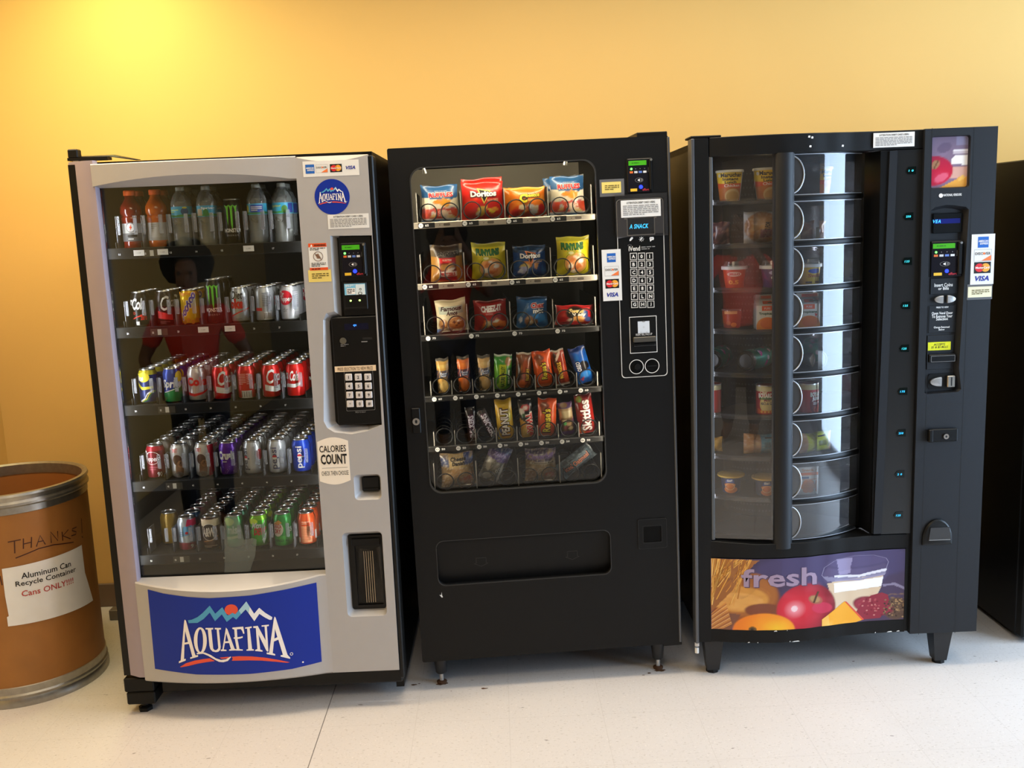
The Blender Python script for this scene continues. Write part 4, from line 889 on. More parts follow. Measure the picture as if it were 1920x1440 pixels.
# ================================================================ printed packs
_HX = {}
def hx(h):
    if h not in _HX: _HX[h] = hexc(h)
    return _HX[h]
def inpoly(P, x, y):
    c = False; j = len(P)-1
    for i in range(len(P)):
        if (P[i][1] > y) != (P[j][1] > y) and x < (P[j][0]-P[i][0])*(y-P[i][1])/(P[j][1]-P[i][1])+P[i][0]: c = not c
        j = i
    return c
def mixc(a, b, f): return tuple(x+(y-x)*f for x, y in zip(a, b))
def printed(ops, s, t):
    """colour of the printed picture at (s, t) in 0..1"""
    c = (0.5, 0.5, 0.5)
    for o in ops:
        k = o[0]
        if k == 'f': c = hx(o[1])
        elif k == 'g': c = mixc(hx(o[1]), hx(o[2]), t)
        elif k == 'r':
            if o[1] <= s <= o[3] and o[2] <= t <= o[4]: c = hx(o[5])
        elif k == 'e':
            ca, sa = (math.cos(o[6]), math.sin(o[6])) if len(o) > 6 else (1, 0); dx, dy = s-o[1], t-o[2]
            d = math.hypot((dx*ca+dy*sa)/o[3], (-dx*sa+dy*ca)/o[4])
            if d < 1: c = hx(o[5]) if d < .88 else mixc(hx(o[5]), c, (d-.88)/.12)
        elif k == 's':          # picture of a rounded food: centre, radii, colour stops from light point outwards, light point
            d = math.hypot((s-o[1])/o[3], (t-o[2])/o[4])
            if d < 1:
                st = o[5]; q = min(0.999, math.hypot((s-o[6])/o[3], (t-o[7])/o[4])/1.5)*(len(st)-1); i = int(q); cc = mixc(hx(st[i]), hx(st[min(i+1, len(st)-1)]), q-i)
                c = cc if d < .94 else mixc(cc, c, (d-.94)/.06)
        elif k == 'p':
            if inpoly(o[1], s, t): c = hx(o[2])
        elif k == 'w':          # wavy lower edge of everything above t0
            if t > o[1]+o[3]*math.sin(s*o[4]+o[5]): c = hx(o[2])
        elif k == 'n':
            if len(o) > 6 and math.hypot((s-o[6])/o[8], (t-o[7])/o[9]) > 1: continue
            f = noise.noise((s*o[3], t*o[3]*(o[5] if len(o) > 5 else 1), o[4] if len(o) > 4 else 3.1))
            if f > 0: c = mixc(c, hx(o[1]), min(1, f*o[2]))
    return c
PRT = picture_mat('printed_film', 0.28, 0.25); PRM = picture_mat('printed_card', 0.5)
BACKS = mat('silver_film_back', (0.35, 0.35, 0.34), 0.35, 0.6)
def bag(name, w, h, th, ops, draw=None, nu=26, nv=30, pinch=0.08, m_=None, seed=1, flare=0.0, fins=0.05, wr=0.0022):
    def srf(s, t, side=1):
        e = max(0.0, 1-abs(2*s-1)**2.4); v = max(0.0, math.sin(PI*min(1, max(0, (t-fins)/(1-2*fins)))))**0.6
        x = (s-.5)*w*(1-pinch*math.sin(PI*t)**0.8+flare*(0.5-t)); T = th/2*e*v
        wz = noise.noise((s*5+seed, t*4, seed*1.7))*wr*(1 if 0.02 < s < 0.98 else 0.3)
        z = t*h + (0.002*math.sin(s*9+seed) if t > .9 else 0) + 0.003*(abs(2*s-1)**2)*(1 if t > .5 else -0)
        return (x, side*-T+wz*side, z) if side == 1 else (x, T+0.0005-wz, z)
    m = MB(); m.mi(m_ or PRT)
    rows = [[srf(i/nu, j/nv) for i in range(nu+1)] for j in range(nv+1)]; m.grid(rows, m_ or PRT)
    nfront = (nu+1)*(nv+1)
    m.grid([[srf(i/10, j/12, -1) for i in range(11)] for j in range(13)], BACKS)
    m.bm.verts.index_update(); cl = m.bm.verts.layers.float_color.new('print'); m.bm.verts.ensure_lookup_table()
    for j in range(nv+1):
        for i in range(nu+1): m.bm.verts[j*(nu+1)+i][cl] = (*printed(ops, i/nu, j/nv), 1)
    if draw:
        A = Art(); draw(A)
        A.emit(m, lambda s, t, l: (lambda p: (p[0], p[1]-0.0006*l, p[2]))(srf(min(1, max(0, s)), min(1, max(0, t)))), 0.07, 0.06)
    return m.build(name, sharp=1.2)
def ol(A, t, box, cin, cout, l=2, b=0.05, bo=0.10, pad=0.010, **kw):
    A.text(t, (box[0]-pad, box[1]-pad, box[2]+pad, box[3]+pad), K(cout), l, bo, **kw); A.text(t, box, K(cin), l+1, b, **kw)
def pic_panel(name, pts_fn, ops, nu, nv, parent, material, draw=None, lift=0.0006):
    """flat or curved panel carrying a printed picture; pts_fn(s, t, lift)"""
    m = MB(); m.grid([[pts_fn(i/nu, j/nv, lift) for i in range(nu+1)] for j in range(nv+1)], material)
    cl = m.bm.verts.layers.float_color.new('print'); m.bm.verts.ensure_lookup_table()
    for j in range(nv+1):
        for i in range(nu+1): m.bm.verts[j*(nu+1)+i][cl] = (*printed(ops, i/nu, j/nv), 1)
    if draw:
        A = Art(); draw(A); A.emit(m, lambda s, t, l: pts_fn(s, t, lift+0.0003*l), 0.03, 0)
    return m.build(name, parent, sharp=1.2)
# ================================================================ snack machine (black, spirals)
r2 = empty('vending_machine', (FR0[2][0], FR0[2][1], 0), FR0[2][2]); r2.rotation_euler = (0, -TILT[2], FR0[2][2]); ROOT[2] = r2
tag(r2, 'black snack machine with spiral shelves between the drinks and food machines', 'vending machine', 'vending machines along the wall')
zA = Z(720, 260, 4.364); zB = Z(740, 540, 4.571); zD = Z(1100, 270, 6.0); zE = Z(1110, 450, 5.143); zG = Z(760, 920, 3.556)
U2, W2 = 0.011, 0.911; ZB2, ZT2 = 0.107, 1.836
WL, WR_, WBt, WT = 0.076, 0.674, 0.702, 1.774
flp = rr(*Q(2, *zG(212, 300, 1372, 598)), 0.022, 5); flp = rr((F(2, *zG(208, 460))[0]), (F(2, *zG(290, 633))[1]+F(2, *zG(1310, 563))[1])/2, F(2, *zG(1373, 420))[0], (F(2, *zG(270, 330))[1]+F(2, *zG(1310, 265))[1])/2, 0.026, 5)
win = rr(WL, WBt, WR_, WT, 0.042, 7)
m = MB(); m.plate(rr(U2, ZB2, W2, ZT2, 0.006, 3), [win, flp], 0.0, 0.032, BLK); part(m, 'door', 2, sharp=0.4)
m = MB(); m.plate(win, [inset(win, 0.0035)], -0.002, 0.01, mat('grey_window_trim', (0.055, 0.055, 0.052), 0.3, 0.5)); part(m, 'window_trim', 2)
m = MB(); m.box((W2-0.004, -0.003, ZB2+0.004), (W2+0.004, 0.03, ZT2-0.004), mat('grey_edge_trim', (0.10, 0.105, 0.115), 0.35, 0.5), 0.002); m.box((W2-0.06, 0.0, ZB2-0.007), (W2+0.006, 0.05, ZB2+0.002), BLK, 0.002); part(m, 'edge_trim', 2)
m = MB(); m.box((WL-0.012, 0.022, WBt-0.012), (WR_+0.012, 0.027, WT+0.012), GLASS2); part(m, 'glass_pane', 2)
m = MB()
for a, b in (((0.015, 0.034, ZB2+0.01), (0.035, 0.78, ZT2-0.012)), ((0.70, 0.034, ZB2+0.01), (0.89, 0.78, ZT2-0.012)), ((0.015, 0.034, ZT2-0.03), (0.89, 0.78, ZT2-0.012)), ((0.015, 0.034, ZB2+0.01), (0.89, 0.78, ZB2+0.03)), ((0.015, 0.76, ZB2+0.01), (0.89, 0.78, ZT2-0.012))): m.box(a, b, BLK)
part(m, 'cabinet', 2)
m = MB(); GB = mat('back_panel_lit_grey', (0.34, 0.30, 0.24), 0.5, 0.1, 0.4, 5, 0.06); m.box((0.036, 0.62, 1.60), (0.70, 0.64, 1.80), GB); m.box((0.036, 0.622, 0.60), (0.70, 0.64, 1.60), BLK); part(m, 'back_panel', 2)  # one panel: top coloured grey as if lit, rest black as if shaded
m = MB(); m.box((0.815, 0.03, ZT2-0.002), (0.915, 0.30, ZT2+0.016), BLK, 0.002); part(m, 'hinge_cover', 2)
LEGB = mat('black_cast_leg', (0.013, 0.013, 0.014), 0.4, 0, 0.4, 40, 0.1)
for u, y in ((0.071, 0.062), (0.842, 0.062), (0.071, 0.68), (0.842, 0.68)):
    m = MB(); zb = -u*TILT[2]; m.lathe([(0.016, 0.038+zb), (0.019, 0.042+zb), (0.024, 0.085), (0.026, ZB2+0.01)], LEGB, 20, (u, y, 0)); o = part(m, 'leg', 2)
    m = MB(); m.lathe([(0.017, zb), (0.018, zb+0.006), (0.010, zb+0.010)], mat('rusty_foot', (0.10, 0.045, 0.02), 0.7, 0.3), 16, (u, y, 0)); m.lathe([(0.008, zb+0.008), (0.008, 0.042+zb)], STEEL, 12, (u, y, 0)); m.build('foot', o)
# delivery flap, coin return, lock
fx0 = min(p[0] for p in flp); fx1 = max(p[0] for p in flp); fz0 = min(p[1] for p in flp); fz1 = max(p[1] for p in flp)
m = MB(); m.plate(flp, [inset(flp, 0.002)], -0.0008, 0.01, mat('dark_flap_trim', (0.022, 0.022, 0.022), 0.35)); part(m, 'flap_trim', 2)
m = MB(); m.grid([[(u, y, z) for u in (fx0-0.004, fx1+0.004)] for y, z in ((0.035, fz0-0.004), (0.034, fz0+0.02), (0.012, fz1-0.02), (0.014, fz1+0.004))], BLK); A = Art()
ARR = mat('embossed_arrow', (0.017, 0.017, 0.016), 0.3)
for cx, cy in ((506, 475), (1115, 430)):
    u, z = F(2, *zG(cx, cy), 0.02); A.line([(u-0.017, z+0.014), (u+0.017, z+0.014), (u+0.017, z-0.006), (u+0.024, z-0.007), (u, z-0.018), (u-0.024, z-0.007), (u-0.017, z-0.006)], 0.0016, ARR, 1, True)
A.emit(m, lambda u, z, l: (u, 0.034-(z-fz0-0.02)/(fz1-fz0-0.04)*0.022-0.0008, z)); part(m, 'delivery_flap', 2)
c = Q(2, *zG(1549, 192, 1745, 376)); m = MB(); m.plate(rr(*c, 0.006, 3), [rr(*Q(2, *zG(1586, 240, 1707, 336)), 0.003, 3)], -0.003, 0.002, BLK); A = Art(); A.frame(rr(*c, 0.006, 3), 0.001, ARR, 1); A.frame(rr(*Q(2, *zG(1580, 234, 1712, 342)), 0.003, 3), 0.0016, BK, 1); A.emit(m, flat(-0.003)); o = part(m, 'coin_return', 2)
m = MB(); m.box((Q(2, *zG(1586, 240, 1707, 336))[0], 0.0, Q(2, *zG(1586, 240, 1707, 336))[1]), (Q(2, *zG(1586, 240, 1707, 336))[2], 0.003, Q(2, *zG(1586, 240, 1707, 336))[3]), BLK2); m.build('flap', o)
c = Q(2, *zB(142, 1030, 228, 1240)); m = MB(); m.box((c[0], -0.006, c[1]), (c[2], 0.0, c[3]), BLK2, 0.002); m.lathe([(0.012, 0), (0.012, 0.004), (0.009, 0.006)], CHR, 18, (*[F(2, *zB(185, 1140))[0], -0.012][:2], F(2, *zB(185, 1140))[1]), 'y'); A = Art(); A.ell(*F(2, *zB(185, 1140)), 0.004, 0.006, BK, 1); A.emit(m, flat(-0.0125)); part(m, 'lock', 2)
u, z = F(2, *zG(238, 697)); m = MB(); A = Art(); A.poly([(u-0.005, z+0.002), (u+0.001, z+0.001), (u+0.003, z+0.012), (u+0.0035, z), (u+0.006, z-0.007), (u+0.002, z-0.008)], PAPER, 1); A.emit(m, flat(-0.001)); tag(part(m, 'paper_scrap', 2), 'torn white scrap stuck below delivery flap')
# control side
c0 = Q(2, *zD(340, 612, 872, 1030)); pb = F(2, *zE(500, 1320)); pl = (F(2, *zD(342, 800))[0]+F(2, *zE(268, 1000))[0])/2; pr = (F(2, *zD(868, 800))[0]+F(2, *zE(716, 1000))[0])/2; pt = F(2, *zD(600, 612))[1]
m = MB(); P = rr(pl, pb[1], pr, pt, 0.012, 5); m.plate(P, [], -0.002, 0.001, BLK2); A = Art(); A.frame(P, 0.0022, ink('#d8d4cc'), 1)
GP = mat('grey_graphic', (0.16, 0.155, 0.165), 0.5)
A.poly([(pl+0.003, F(2, *zD(350, 1065))[1]), (pl+0.04, F(2, *zD(450, 1040))[1]), (pr-0.03, F(2, *zD(790, 1000))[1]), (pr-0.003, F(2, *zD(868, 1000))[1]), (pr-0.003, pt-0.012), (pr-0.012, pt-0.003), (pl+0.012, pt-0.003), (pl+0.003, pt-0.012)], GP, 0.5)
A.rect(*Q(2, *zD(420, 805, 785, 832)), ink('#d8d4cc'), 1.5); dsp = Q(2, *zD(458, 838, 758, 1008)); A.rect(dsp[0]-0.003, dsp[1]-0.003, dsp[2]+0.003, dsp[3]+0.003, ink('#d8d4cc'), 1)
# three little pictograms
for cx, q in ((500, 0), (615, 1), (730, 2)):
    u, z = F(2, *zD(cx, 1070))
    if q == 0: A.poly([(u-.006, z-.006), (u-.002, z-.006), (u+.006, z+.002), (u+.005, z+.007), (u, z+.006), (u-.005, z)], WHT, 2)
    elif q == 1:
        for k in range(8): a = PI/4*k; A.line([(u+.004*math.cos(a), z+.004*math.sin(a)), (u+.0085*math.cos(a), z+.0085*math.sin(a))], .0012, WHT, 2)
        A.poly([(u-.005, z-.004), (u, z-.002), (u+.004, z+.005), (u+.001, z+.006), (u-.003, z+.002)], WHT, 2)
    else: A.poly(rr(u-.007, z-.003, u+.007, z+.007, .003, 3), WHT, 2); A.poly([(u-.005, z-.008), (u+.001, z-.003), (u-.006, z-.003)], WHT, 2); A.text('bev', (u-.004, z, u+.004, z+.004), BK, 3)
A.text('iVend', Q(2, *zD(470, 1152, 600, 1200)), ink('#e0dcd4'), 2, 0.02); A.lines(Q(2, *zD(612, 1150, 768, 1184)), 2, GREY, 2, 5); A.ring(*F(2, *zD(482, 1140)), .006, .003, .0008, GREY, 2)
bf = Q(2, *zE(356, 742, 630, 1080)); A.frame([(bf[0], bf[1]), (bf[2], bf[1]), (bf[2], bf[3]), (bf[0], bf[3])], .0022, ink('#e4e0d8'), 1)
for cx, cy in ((428, 1222), (578, 1213)): A.ring(*F(2, *zE(cx, cy)), .0245, .0245, .0022, ink('#e4e0d8'), 1)
A.emit(m, flat(-0.002)); o = part(m, 'control_panel', 2)
m = MB(); m.box((dsp[0], -0.0035, dsp[1]), (dsp[2], -0.002, dsp[3]), ink('#0a0e16', 0.15)); A = Art(); A.text('A SNACK', Q(2, *zD(478, 905, 692, 945)), glow('#35b4e8', 2.5), 1, 0.02, 1.1, 0.2); A.emit(m, flat(-0.0036)); m.build('display', o)
for i in range(21):
    r_, c_ = divmod(i, 3); g = 'A01B23C45D67E89FLNGHJ'[i]; x = 397+78*c_+r_*2.0; y = 158+r_*77-c_*1.0; u, zc = F(2, *zE(x, y)); s = 0.0122
    m = MB(); m.box((u-s, -0.0045, zc-s), (u+s, -0.002, zc+s), BLK2, 0.0012); A = Art(); A.frame([(u-s*.95, zc-s*.95), (u+s*.95, zc-s*.95), (u+s*.95, zc+s*.95), (u-s*.95, zc+s*.95)], .0022, ink('#cfcbc4'), 1)
    A.text(g, (u-s*.46, zc-s*.48, u+s*.46, zc+s*.48), ink('#e8e4dc'), 1, 0.03, keep=True); A.emit(m, flat(-0.0045)); m.build('key', o)
bi = (bf[0]+.004, bf[1]+.004, bf[2]-.004, bf[3]-.004); m = MB(); m.box((bi[0], -0.004, bi[1]), (bi[2], -0.002, bi[3]), BLK2); sl = Q(2, *zE(392, 935, 612, 1010)); m.box((sl[0], -0.016, (sl[1]+sl[3])/2-.002), (sl[2], -0.004, sl[3]), mat('slot_lip', (0.06, 0.055, 0.045), 0.4), 0.002); m.box((sl[0]+.005, -0.009, sl[1]), (sl[2]-.003, -0.004, sl[1]+.008), BLK2, 0.001)
A = Art(); pc = Q(2, *zE(438, 785, 554, 892)); A.rect(*pc, ink('#d4dae0'), 1); A.ring((pc[0]+pc[2])/2, (pc[1]+pc[3])/2, .0025, .0025, .0005, GREY, 2); A.ell((pc[0]+pc[2])/2, pc[3]-.001, .005, .002, GREY, 2)
for q in (.25, .75): A.ring(pc[0]+(pc[2]-pc[0])*q, pc[1]+.003, .0026, .0016, .0005, GREY, 2)
A.text('INSERT BILL FACE UP', Q(2, *zE(420, 902, 578, 914)), WHT, 1); A.rect(sl[0]+.004, sl[1]-.001, sl[2], sl[1], GREY, 1); A.emit(m, flat(-0.004)); m.build('bill_acceptor', o)
for cx, cy, q in ((428, 1222, 0), (578, 1213, 1)):
    u, z = F(2, *zE(cx, cy)); m = MB(); m.lathe([(.0215, 0), (.020, .004), (.012, .005)], BLK2, 24, (u, -0.002, z), 'y')
    if q == 0: m.lathe([(.0105, -.005), (.0105, .002)], BLK, 18, (u+.003, -.003, z), 'y')
    A = Art(); 
    if q: A.rect(u-.016, z-.0014, u+.016, z+.0014, BK, 1); A.emit(m, flat(-0.0025))
    m.build('coin_slot' if q else 'return_button', o)
reader(2, None, Q(2, *zD(448, 168, 746, 542)), None, None, -0.004, 0.006)
TP = mat('grey_tape', (0.13, 0.13, 0.135), 0.35)
sticker(2, 'tape_frame', Q(2, *zD(143, 402, 426, 582)), base=TP); sticker(2, 'note_sticker', Q(2, *zD(167, 432, 388, 545)), y=-0.0007, base=YEL, draw=note, label='small yellow note under grey tape')
TPC = glass_mat('clear_tape_sheet', (0.75, 0.75, 0.76), 1.45, 0.2, 1.0, 0.04, (0.55, 0.55, 0.58))
sticker(2, 'tape_sheet', Q(2, *zD(312, 575, 912, 1025)), y=-0.0045, base=TPC); sticker(2, 'notice_sticker', Q(2, *zD(379, 638, 831, 808)), y=-0.0053, draw=notice, label='white debit card notice')
sticker(2, 'card_sticker', Q(2, *zE(90, 96, 290, 580)), y=-0.0025, draw=cards_v, label='tall white sticker with four payment card logos')
for px, py, s in ((796, 322, 1), (1060, 306, -1)):
    u, z = F(2, px, py, 0.05); m = MB(); m.tube([(u-0.004*s, 0.06, z+0.028), (u+0.004*s, 0.055, z-0.006)], [0.0012, 0.0036], mat('white_clip', (0.75, 0.72, 0.66), 0.5), 6); m.tube([(u-0.006*s, 0.06, z+0.028), (u-0.006*s, 0.06, z-0.006)], 0.0012, STEEL, 5); part(m, 'plastic_clip', 2)
m = MB(); m.tube([(0.08, 0.055, 1.79), (0.65, 0.055, 1.79)], 0.010, glow('#fff0d0', 34), 10); part(m, 'tube_lamp', 2)
for u in (0.042, 0.688):
    m = MB(); m.box((u, 0.040, 0.78), (u+0.006, 0.052, 1.70), glow('#fff2dc', 36)); part(m, 'light_strip', 2)
# ---- trays, dividers, spirals
S2 = [1.600, 1.3985, 1.226, 1.018, 0.8435, 0.684]
RAILA = mat('satin_rail', (0.50, 0.44, 0.36), 0.38, 0.7); RAILB = mat('dark_rail', (0.016, 0.015, 0.014), 0.35, 0.3); WIRE = mat('black_wire', (0.006, 0.0055, 0.005), 0.45, 0, 0.25)
SLOT4 = [0.1625, 0.3075, 0.4535, 0.599]; SLOT8 = [0.133+0.0714*i for i in range(8)]
PR2 = ['65', '65', '75', '60', '50', '1.25']
def coil(r, y0, y1, turns):
    m = MB(); n = turns*22; m.tube([(r*math.sin(2*PI*i/22), y0+(y1-y0)*max(0, i-18)/(n-18), -r*math.cos(2*PI*i/22)) for i in range(n+1)], 0.0021, WIRE, 5)
    m.tube([(0, y1+0.02, 0), (0, y1, 0), (0, y1, -r)], 0.002, WIRE, 5); return m
coilA = coilB = None
for r_, zs in enumerate(S2):
    e8 = r_ in (3, 4); slots = SLOT8 if e8 else SLOT4; rail = RAILA if r_ < 2 else RAILB
    m = MB(); m.box((0.066, 0.10, zs-0.006), (0.684, 0.56, zs), TRAY)
    if r_ < 5: m.box((0.070, 0.086, zs-0.019), (0.680, 0.10, zs+0.001), rail, 0.003)
    bw = (slots[1]-slots[0])/2
    for i in range(len(slots)+1):
        x = (slots[0]-bw)+2*bw*i; hh = 0.050 if e8 else 0.098
        m.box((x-0.0012, 0.104, zs), (x+0.0012, 0.50, zs+hh), DK); m.box((x-0.0016, 0.101, zs), (x+0.0016, 0.105, zs+hh), mat('pale_divider_edge', (0.42, 0.39, 0.34), 0.35))
    A = Art()
    if r_ < 5:
        for i, x in enumerate(slots):
            b = x-bw+0.010; A.rect(b-0.009, zs-0.018, b+0.046 if not e8 else b+0.036, zs-0.001, BK, 1)
            A.ell(b, zs-0.0095, 0.0078, 0.0078, WHT, 2, 16); A.text('ABCDE'[r_]+str(i+1), (b-0.004, zs-0.012, b+0.004, zs-0.007), BK, 3, .01)
            A.text(PR2[r_], (b+0.014, zs-0.013, b+0.026, zs-0.006), WHT, 2, .03)
            if r_ < 2: A.poly(rr(x+0.012, zs-0.0135, x+0.034, zs-0.0055, .0035, 3), ink('#5a5148'), 1); A.ell(x, zs-.01, .0015, .0015, BK, 1, 8)
        A.emit(m, flat(0.0858))
    sh = part(m, 'shelf', 2)
    for i, x in enumerate(slots):
        for off in ((0,) if e8 else (-0.0355, 0.0355)):
            rad = 0.0285 if e8 else 0.0285
            if coilA is None: o = coilA = coil(rad, 0.098, 0.46, 6).build('spiral', sh)
            else: o = coilA.copy(); COL.objects.link(o); o.parent = sh
            o.location = (x+off, 0, zs+rad+0.003)
# ---- the packs
PK = {}
def d_ruff(A):
    ol(A, 'RUFFLES', (.19, .66, .87, .79), '#c8202c', '#f6efe2', rot=0, arc=0.01); A.text('cheddar & sour cream', (.36, .83, .70, .855), K('#dfe6ee'), 2)
    A.text('CHEDDAR', (.44, .22, .80, .30), K('#f6d8b8'), 2, .03); A.text('& SOUR CREAM', (.44, .14, .80, .20), K('#f6d8b8'), 2, .02)
ruff = [('f', '#df4a2c'), ('n', '#f08050', 1.2, 6), ('e', .30, .20, .06, .10, '#f6e8d0'), ('e', .62, .18, .10, .16, '#f8e4c0', .4), ('e', .78, .12, .14, .06, '#f4d890', -.4), ('p', [(.2, .12), (.33, .25), (.36, .10)], '#f0c070'),
        ('w', .36, '#f4e6c8', .018, 24, 0), ('e', .45, .56, .17, .08, '#e89020', .2), ('e', .62, .48, .16, .08, '#eda030', -.3), ('e', .72, .58, .10, .06, '#f0aa40'), ('w', .60, '#2f5f92', .05, 6, 1.2), ('e', .52, .585, .30, .035, '#f4e6c8'), ('e', .44, .55, .15, .06, '#e89020', .2), ('e', .66, .55, .15, .07, '#eca030', -.5), ('r', 0, 0, 1, .06, '#32587f'), ('r', 0, .06, 1, .09, '#e8e4dc'), ('n', '#4d7eb0', .5, 9, 5)]
def d_dor(c):
    def f(A):
        A.poly([(.36, .84), (.70, .76), (.52, .40)], K('#f2d060' if c == 'r' else '#f08850'), 2); A.poly([(.41, .80), (.66, .735), (.525, .46)], K('#1a1210'), 3)
        ol(A, 'Doritos', (.20, .60, .84, .76), '#f8f4ee', '#2a1c18' if c == 'r' else '#101a2a', 4, .05, .12, .012); A.text('NACHO CHEESE' if c == 'r' else 'COOL RANCH', (.60, .47, .88, .54), K('#f6c8a0'), 2, .02)
    return f
dorr = [('g', '#d81818', '#e02a1e'), ('n', '#f04a2a', 1.0, 5), ('p', [(.30, .14), (.40, .34), (.62, .38), (.48, .06)], '#f4c040'), ('p', [(.30, .16), (.44, .28), (.40, .08)], '#f8e8c0'), ('p', [(.60, .28), (.86, .30), (.70, .10)], '#f6d428'), ('p', [(.62, .16), (.95, .14), (.9, .04), (.66, .08)], '#e8502a'), ('e', .78, .26, .10, .05, '#f6a030')]
dorb = [('g', '#1d3f86', '#134a90'), ('n', '#2a6fb8', 1.0, 5), ('p', [(.30, .50), (.62, .56), (.52, .30), (.36, .34)], '#ea9038'), ('p', [(.64, .44), (.80, .46), (.66, .20)], '#e8a050'), ('e', .34, .34, .16, .11, '#f4d878'), ('p', [(.12, .14), (.22, .36), (.44, .34), (.46, .12)], '#c8c4e8'), ('p', [(.14, .20), (.26, .30), (.30, .14)], '#f4f2f8'), ('r', 0, 0, 1, .09, '#1a2f66'), ('r', 0, .80, 1, 1, '#18304e'), ('n', '#4a90d0', .5, 14, 2)]
def d_chee(A):
    ol(A, 'heetos', (.44, .66, .84, .80), '#f8e030', '#2a2010', 4, .03, .14, .012, shear=.15); ol(A, 'C', (.26, .48, .48, .78), '#f8e030', '#2a2010', 4, .05, .14, .012); A.text('CRUNCHY', (.46, .54, .72, .60), K('#f8d070'), 2, .02)
chee = [('g', '#d81c12', '#f0801a'), ('w', .42, '#ee7c1c', .08, 3.5, 2.2), ('n', '#f8a838', .8, 6), ('e', .34, .34, .10, .10, '#f6e0b0'), ('e', .62, .30, .08, .18, '#f8ece0', .7), ('e', .74, .30, .10, .08, '#f6d8b0'), ('e', .40, .18, .14, .05, '#f4a050', .7), ('e', .66, .18, .10, .09, '#fbf4ec'), ('e', .88, .25, .10, .20, '#d0121a'), ('e', .15, .14, .12, .14, '#c81a14'), ('r', 0, .93, 1, 1, '#f6a838')]
def d_sny(A): A.poly([(.16, .70), (.86, .74), (.86, .84), (.60, .83), (.16, .80)], K('#6f665a'), 2); A.text("SNYDER'S", (.20, .72, .84, .82), K('#1a1410'), 3, .05); A.text('OLDE TYME', (.36, .565, .66, .615), K('#f6dcc0'), 3, .02); A.text('PRETZELS', (.28, .16, .74, .25), K('#c02020'), 3, .04)
sny = [('f', '#c48a3a'), ('n', '#d8a050', 1, 5), ('r', .24, .02, .78, .64, '#7c2018'), ('r', .26, .52, .78, .64, '#cf2024'), ('e', .42, .40, .16, .09, '#a8763a'), ('e', .62, .40, .12, .12, '#c89058'), ('e', .6, .33, .16, .04, '#f4e0c8', .3), ('r', .25, .15, .78, .27, '#efe2d2'), ('r', .25, .02, .78, .13, '#b82028'), ('w', .70, '#33271c', -.05, 3.0, .05), ('r', 0, .70, .12, 1, '#7a684c'), ('r', .9, .70, 1, 1, '#7a684c')]
def d_fun(A):
    A.text('FUNYUNS', (.12, .66, .82, .86), K('#1f4a1e'), 2, .09, 1, 0, 0, -.02); A.text('FUNYUNS', (.14, .68, .80, .84), K('#2f7a34'), 3, .02, 1, 0, 0, -.02); A.ring(.56, .32, .36, .29, .012, K('#3a4a20'), 2); A.ring(.42, .585, .13, .07, .025, K('#b8c83a'), 3); A.ell(.42, .585, .08, .04, K('#e8e8a8'), 3)
    A.text('onion flavored rings', (.2, .615, .6, .64), K('#e08a28'), 2, .03)
fun = [('f', '#dcc81c'), ('n', '#f0e040', 1.2, 4), ('e', .56, .32, .35, .28, '#e89a58'), ('e', .40, .24, .09, .07, '#f8ead0'), ('e', .72, .36, .10, .06, '#fbeedc', .4), ('e', .56, .20, .10, .05, '#c86428'), ('e', .44, .40, .10, .06, '#d87838', .5), ('e', .66, .24, .09, .07, '#d07030'), ('e', .6, .46, .13, .04, '#f4dcc0', -.3), ('e', .50, .10, .10, .04, '#f6e2c6'), ('r', 0, .9, 1, 1, '#aea62c'), ('r', 0, 0, 1, .05, '#b8ac20')]
def d_fam(A): A.rect(.10, .56, .90, .80, K('#aeb8a6'), 1.5); A.text('Famous', (.16, .66, .86, .80), BK, 2, .04, 1, .2); A.text('Amos', (.34, .52, .72, .66), BK, 2, .04, 1, .2)
fam = [('f', '#d8cba2'), ('n', '#ece2c0', 1, 4), ('s', .66, .26, .30, .20, ('#d89a58', '#b8763a', '#8a5024'), .6, .32), ('e', .22, .26, .16, .17, '#b8844a'), ('e', .58, .30, .05, .04, '#4a2410'), ('e', .72, .24, .05, .04, '#4a2410'), ('e', .64, .18, .05, .03, '#5a3014'), ('e', .24, .30, .04, .04, '#5a3014'), ('e', .18, .2, .04, .04, '#5a3014'), ('e', .74, .34, .08, .03, '#f4e6d0'), ('r', 0, 0, .12, .12, '#6f93c8'), ('r', 0, .92, 1, 1, '#b8ac86')]
def d_chz(A): A.text('CHEEZ-IT', (.22, .62, .86, .84), K('#f4e4dc'), 2, .06, 1, .05, .06); A.text('ORIGINAL', (.36, .52, .60, .57), K('#e8b8a8'), 2)
chz = [('g', '#a81410', '#a01416'), ('n', '#c8281c', 1, 5), ('p', [(.20, .05), (.30, .36), (.52, .32), (.46, .06)], '#e86a22'), ('p', [(.50, .20), (.70, .42), (.86, .26), (.64, .06)], '#f08a34'), ('p', [(.66, .12), (.92, .30), (.98, .05)], '#e87828'), ('e', .42, .22, .10, .10, '#f6d8a0'), ('e', .66, .30, .12, .05, '#f8e8c8', .4), ('e', .36, .14, .06, .05, '#f4e060'), ('r', 0, .92, 1, 1, '#7a1014')]
def d_chex(A): A.text('TRADITIONAL', (.02, .56, .52, .64), K('#88a8c8'), 2, .02, 1, 0, 1.15); ol(A, 'Chex', (.46, .64, .90, .82), '#c83030', '#f0e8e0', 3, .04, .12, .012, shear=.1); ol(A, 'mix', (.52, .48, .88, .63), '#f4f0e8', '#2a1a14', 3, .05, .13, .012)
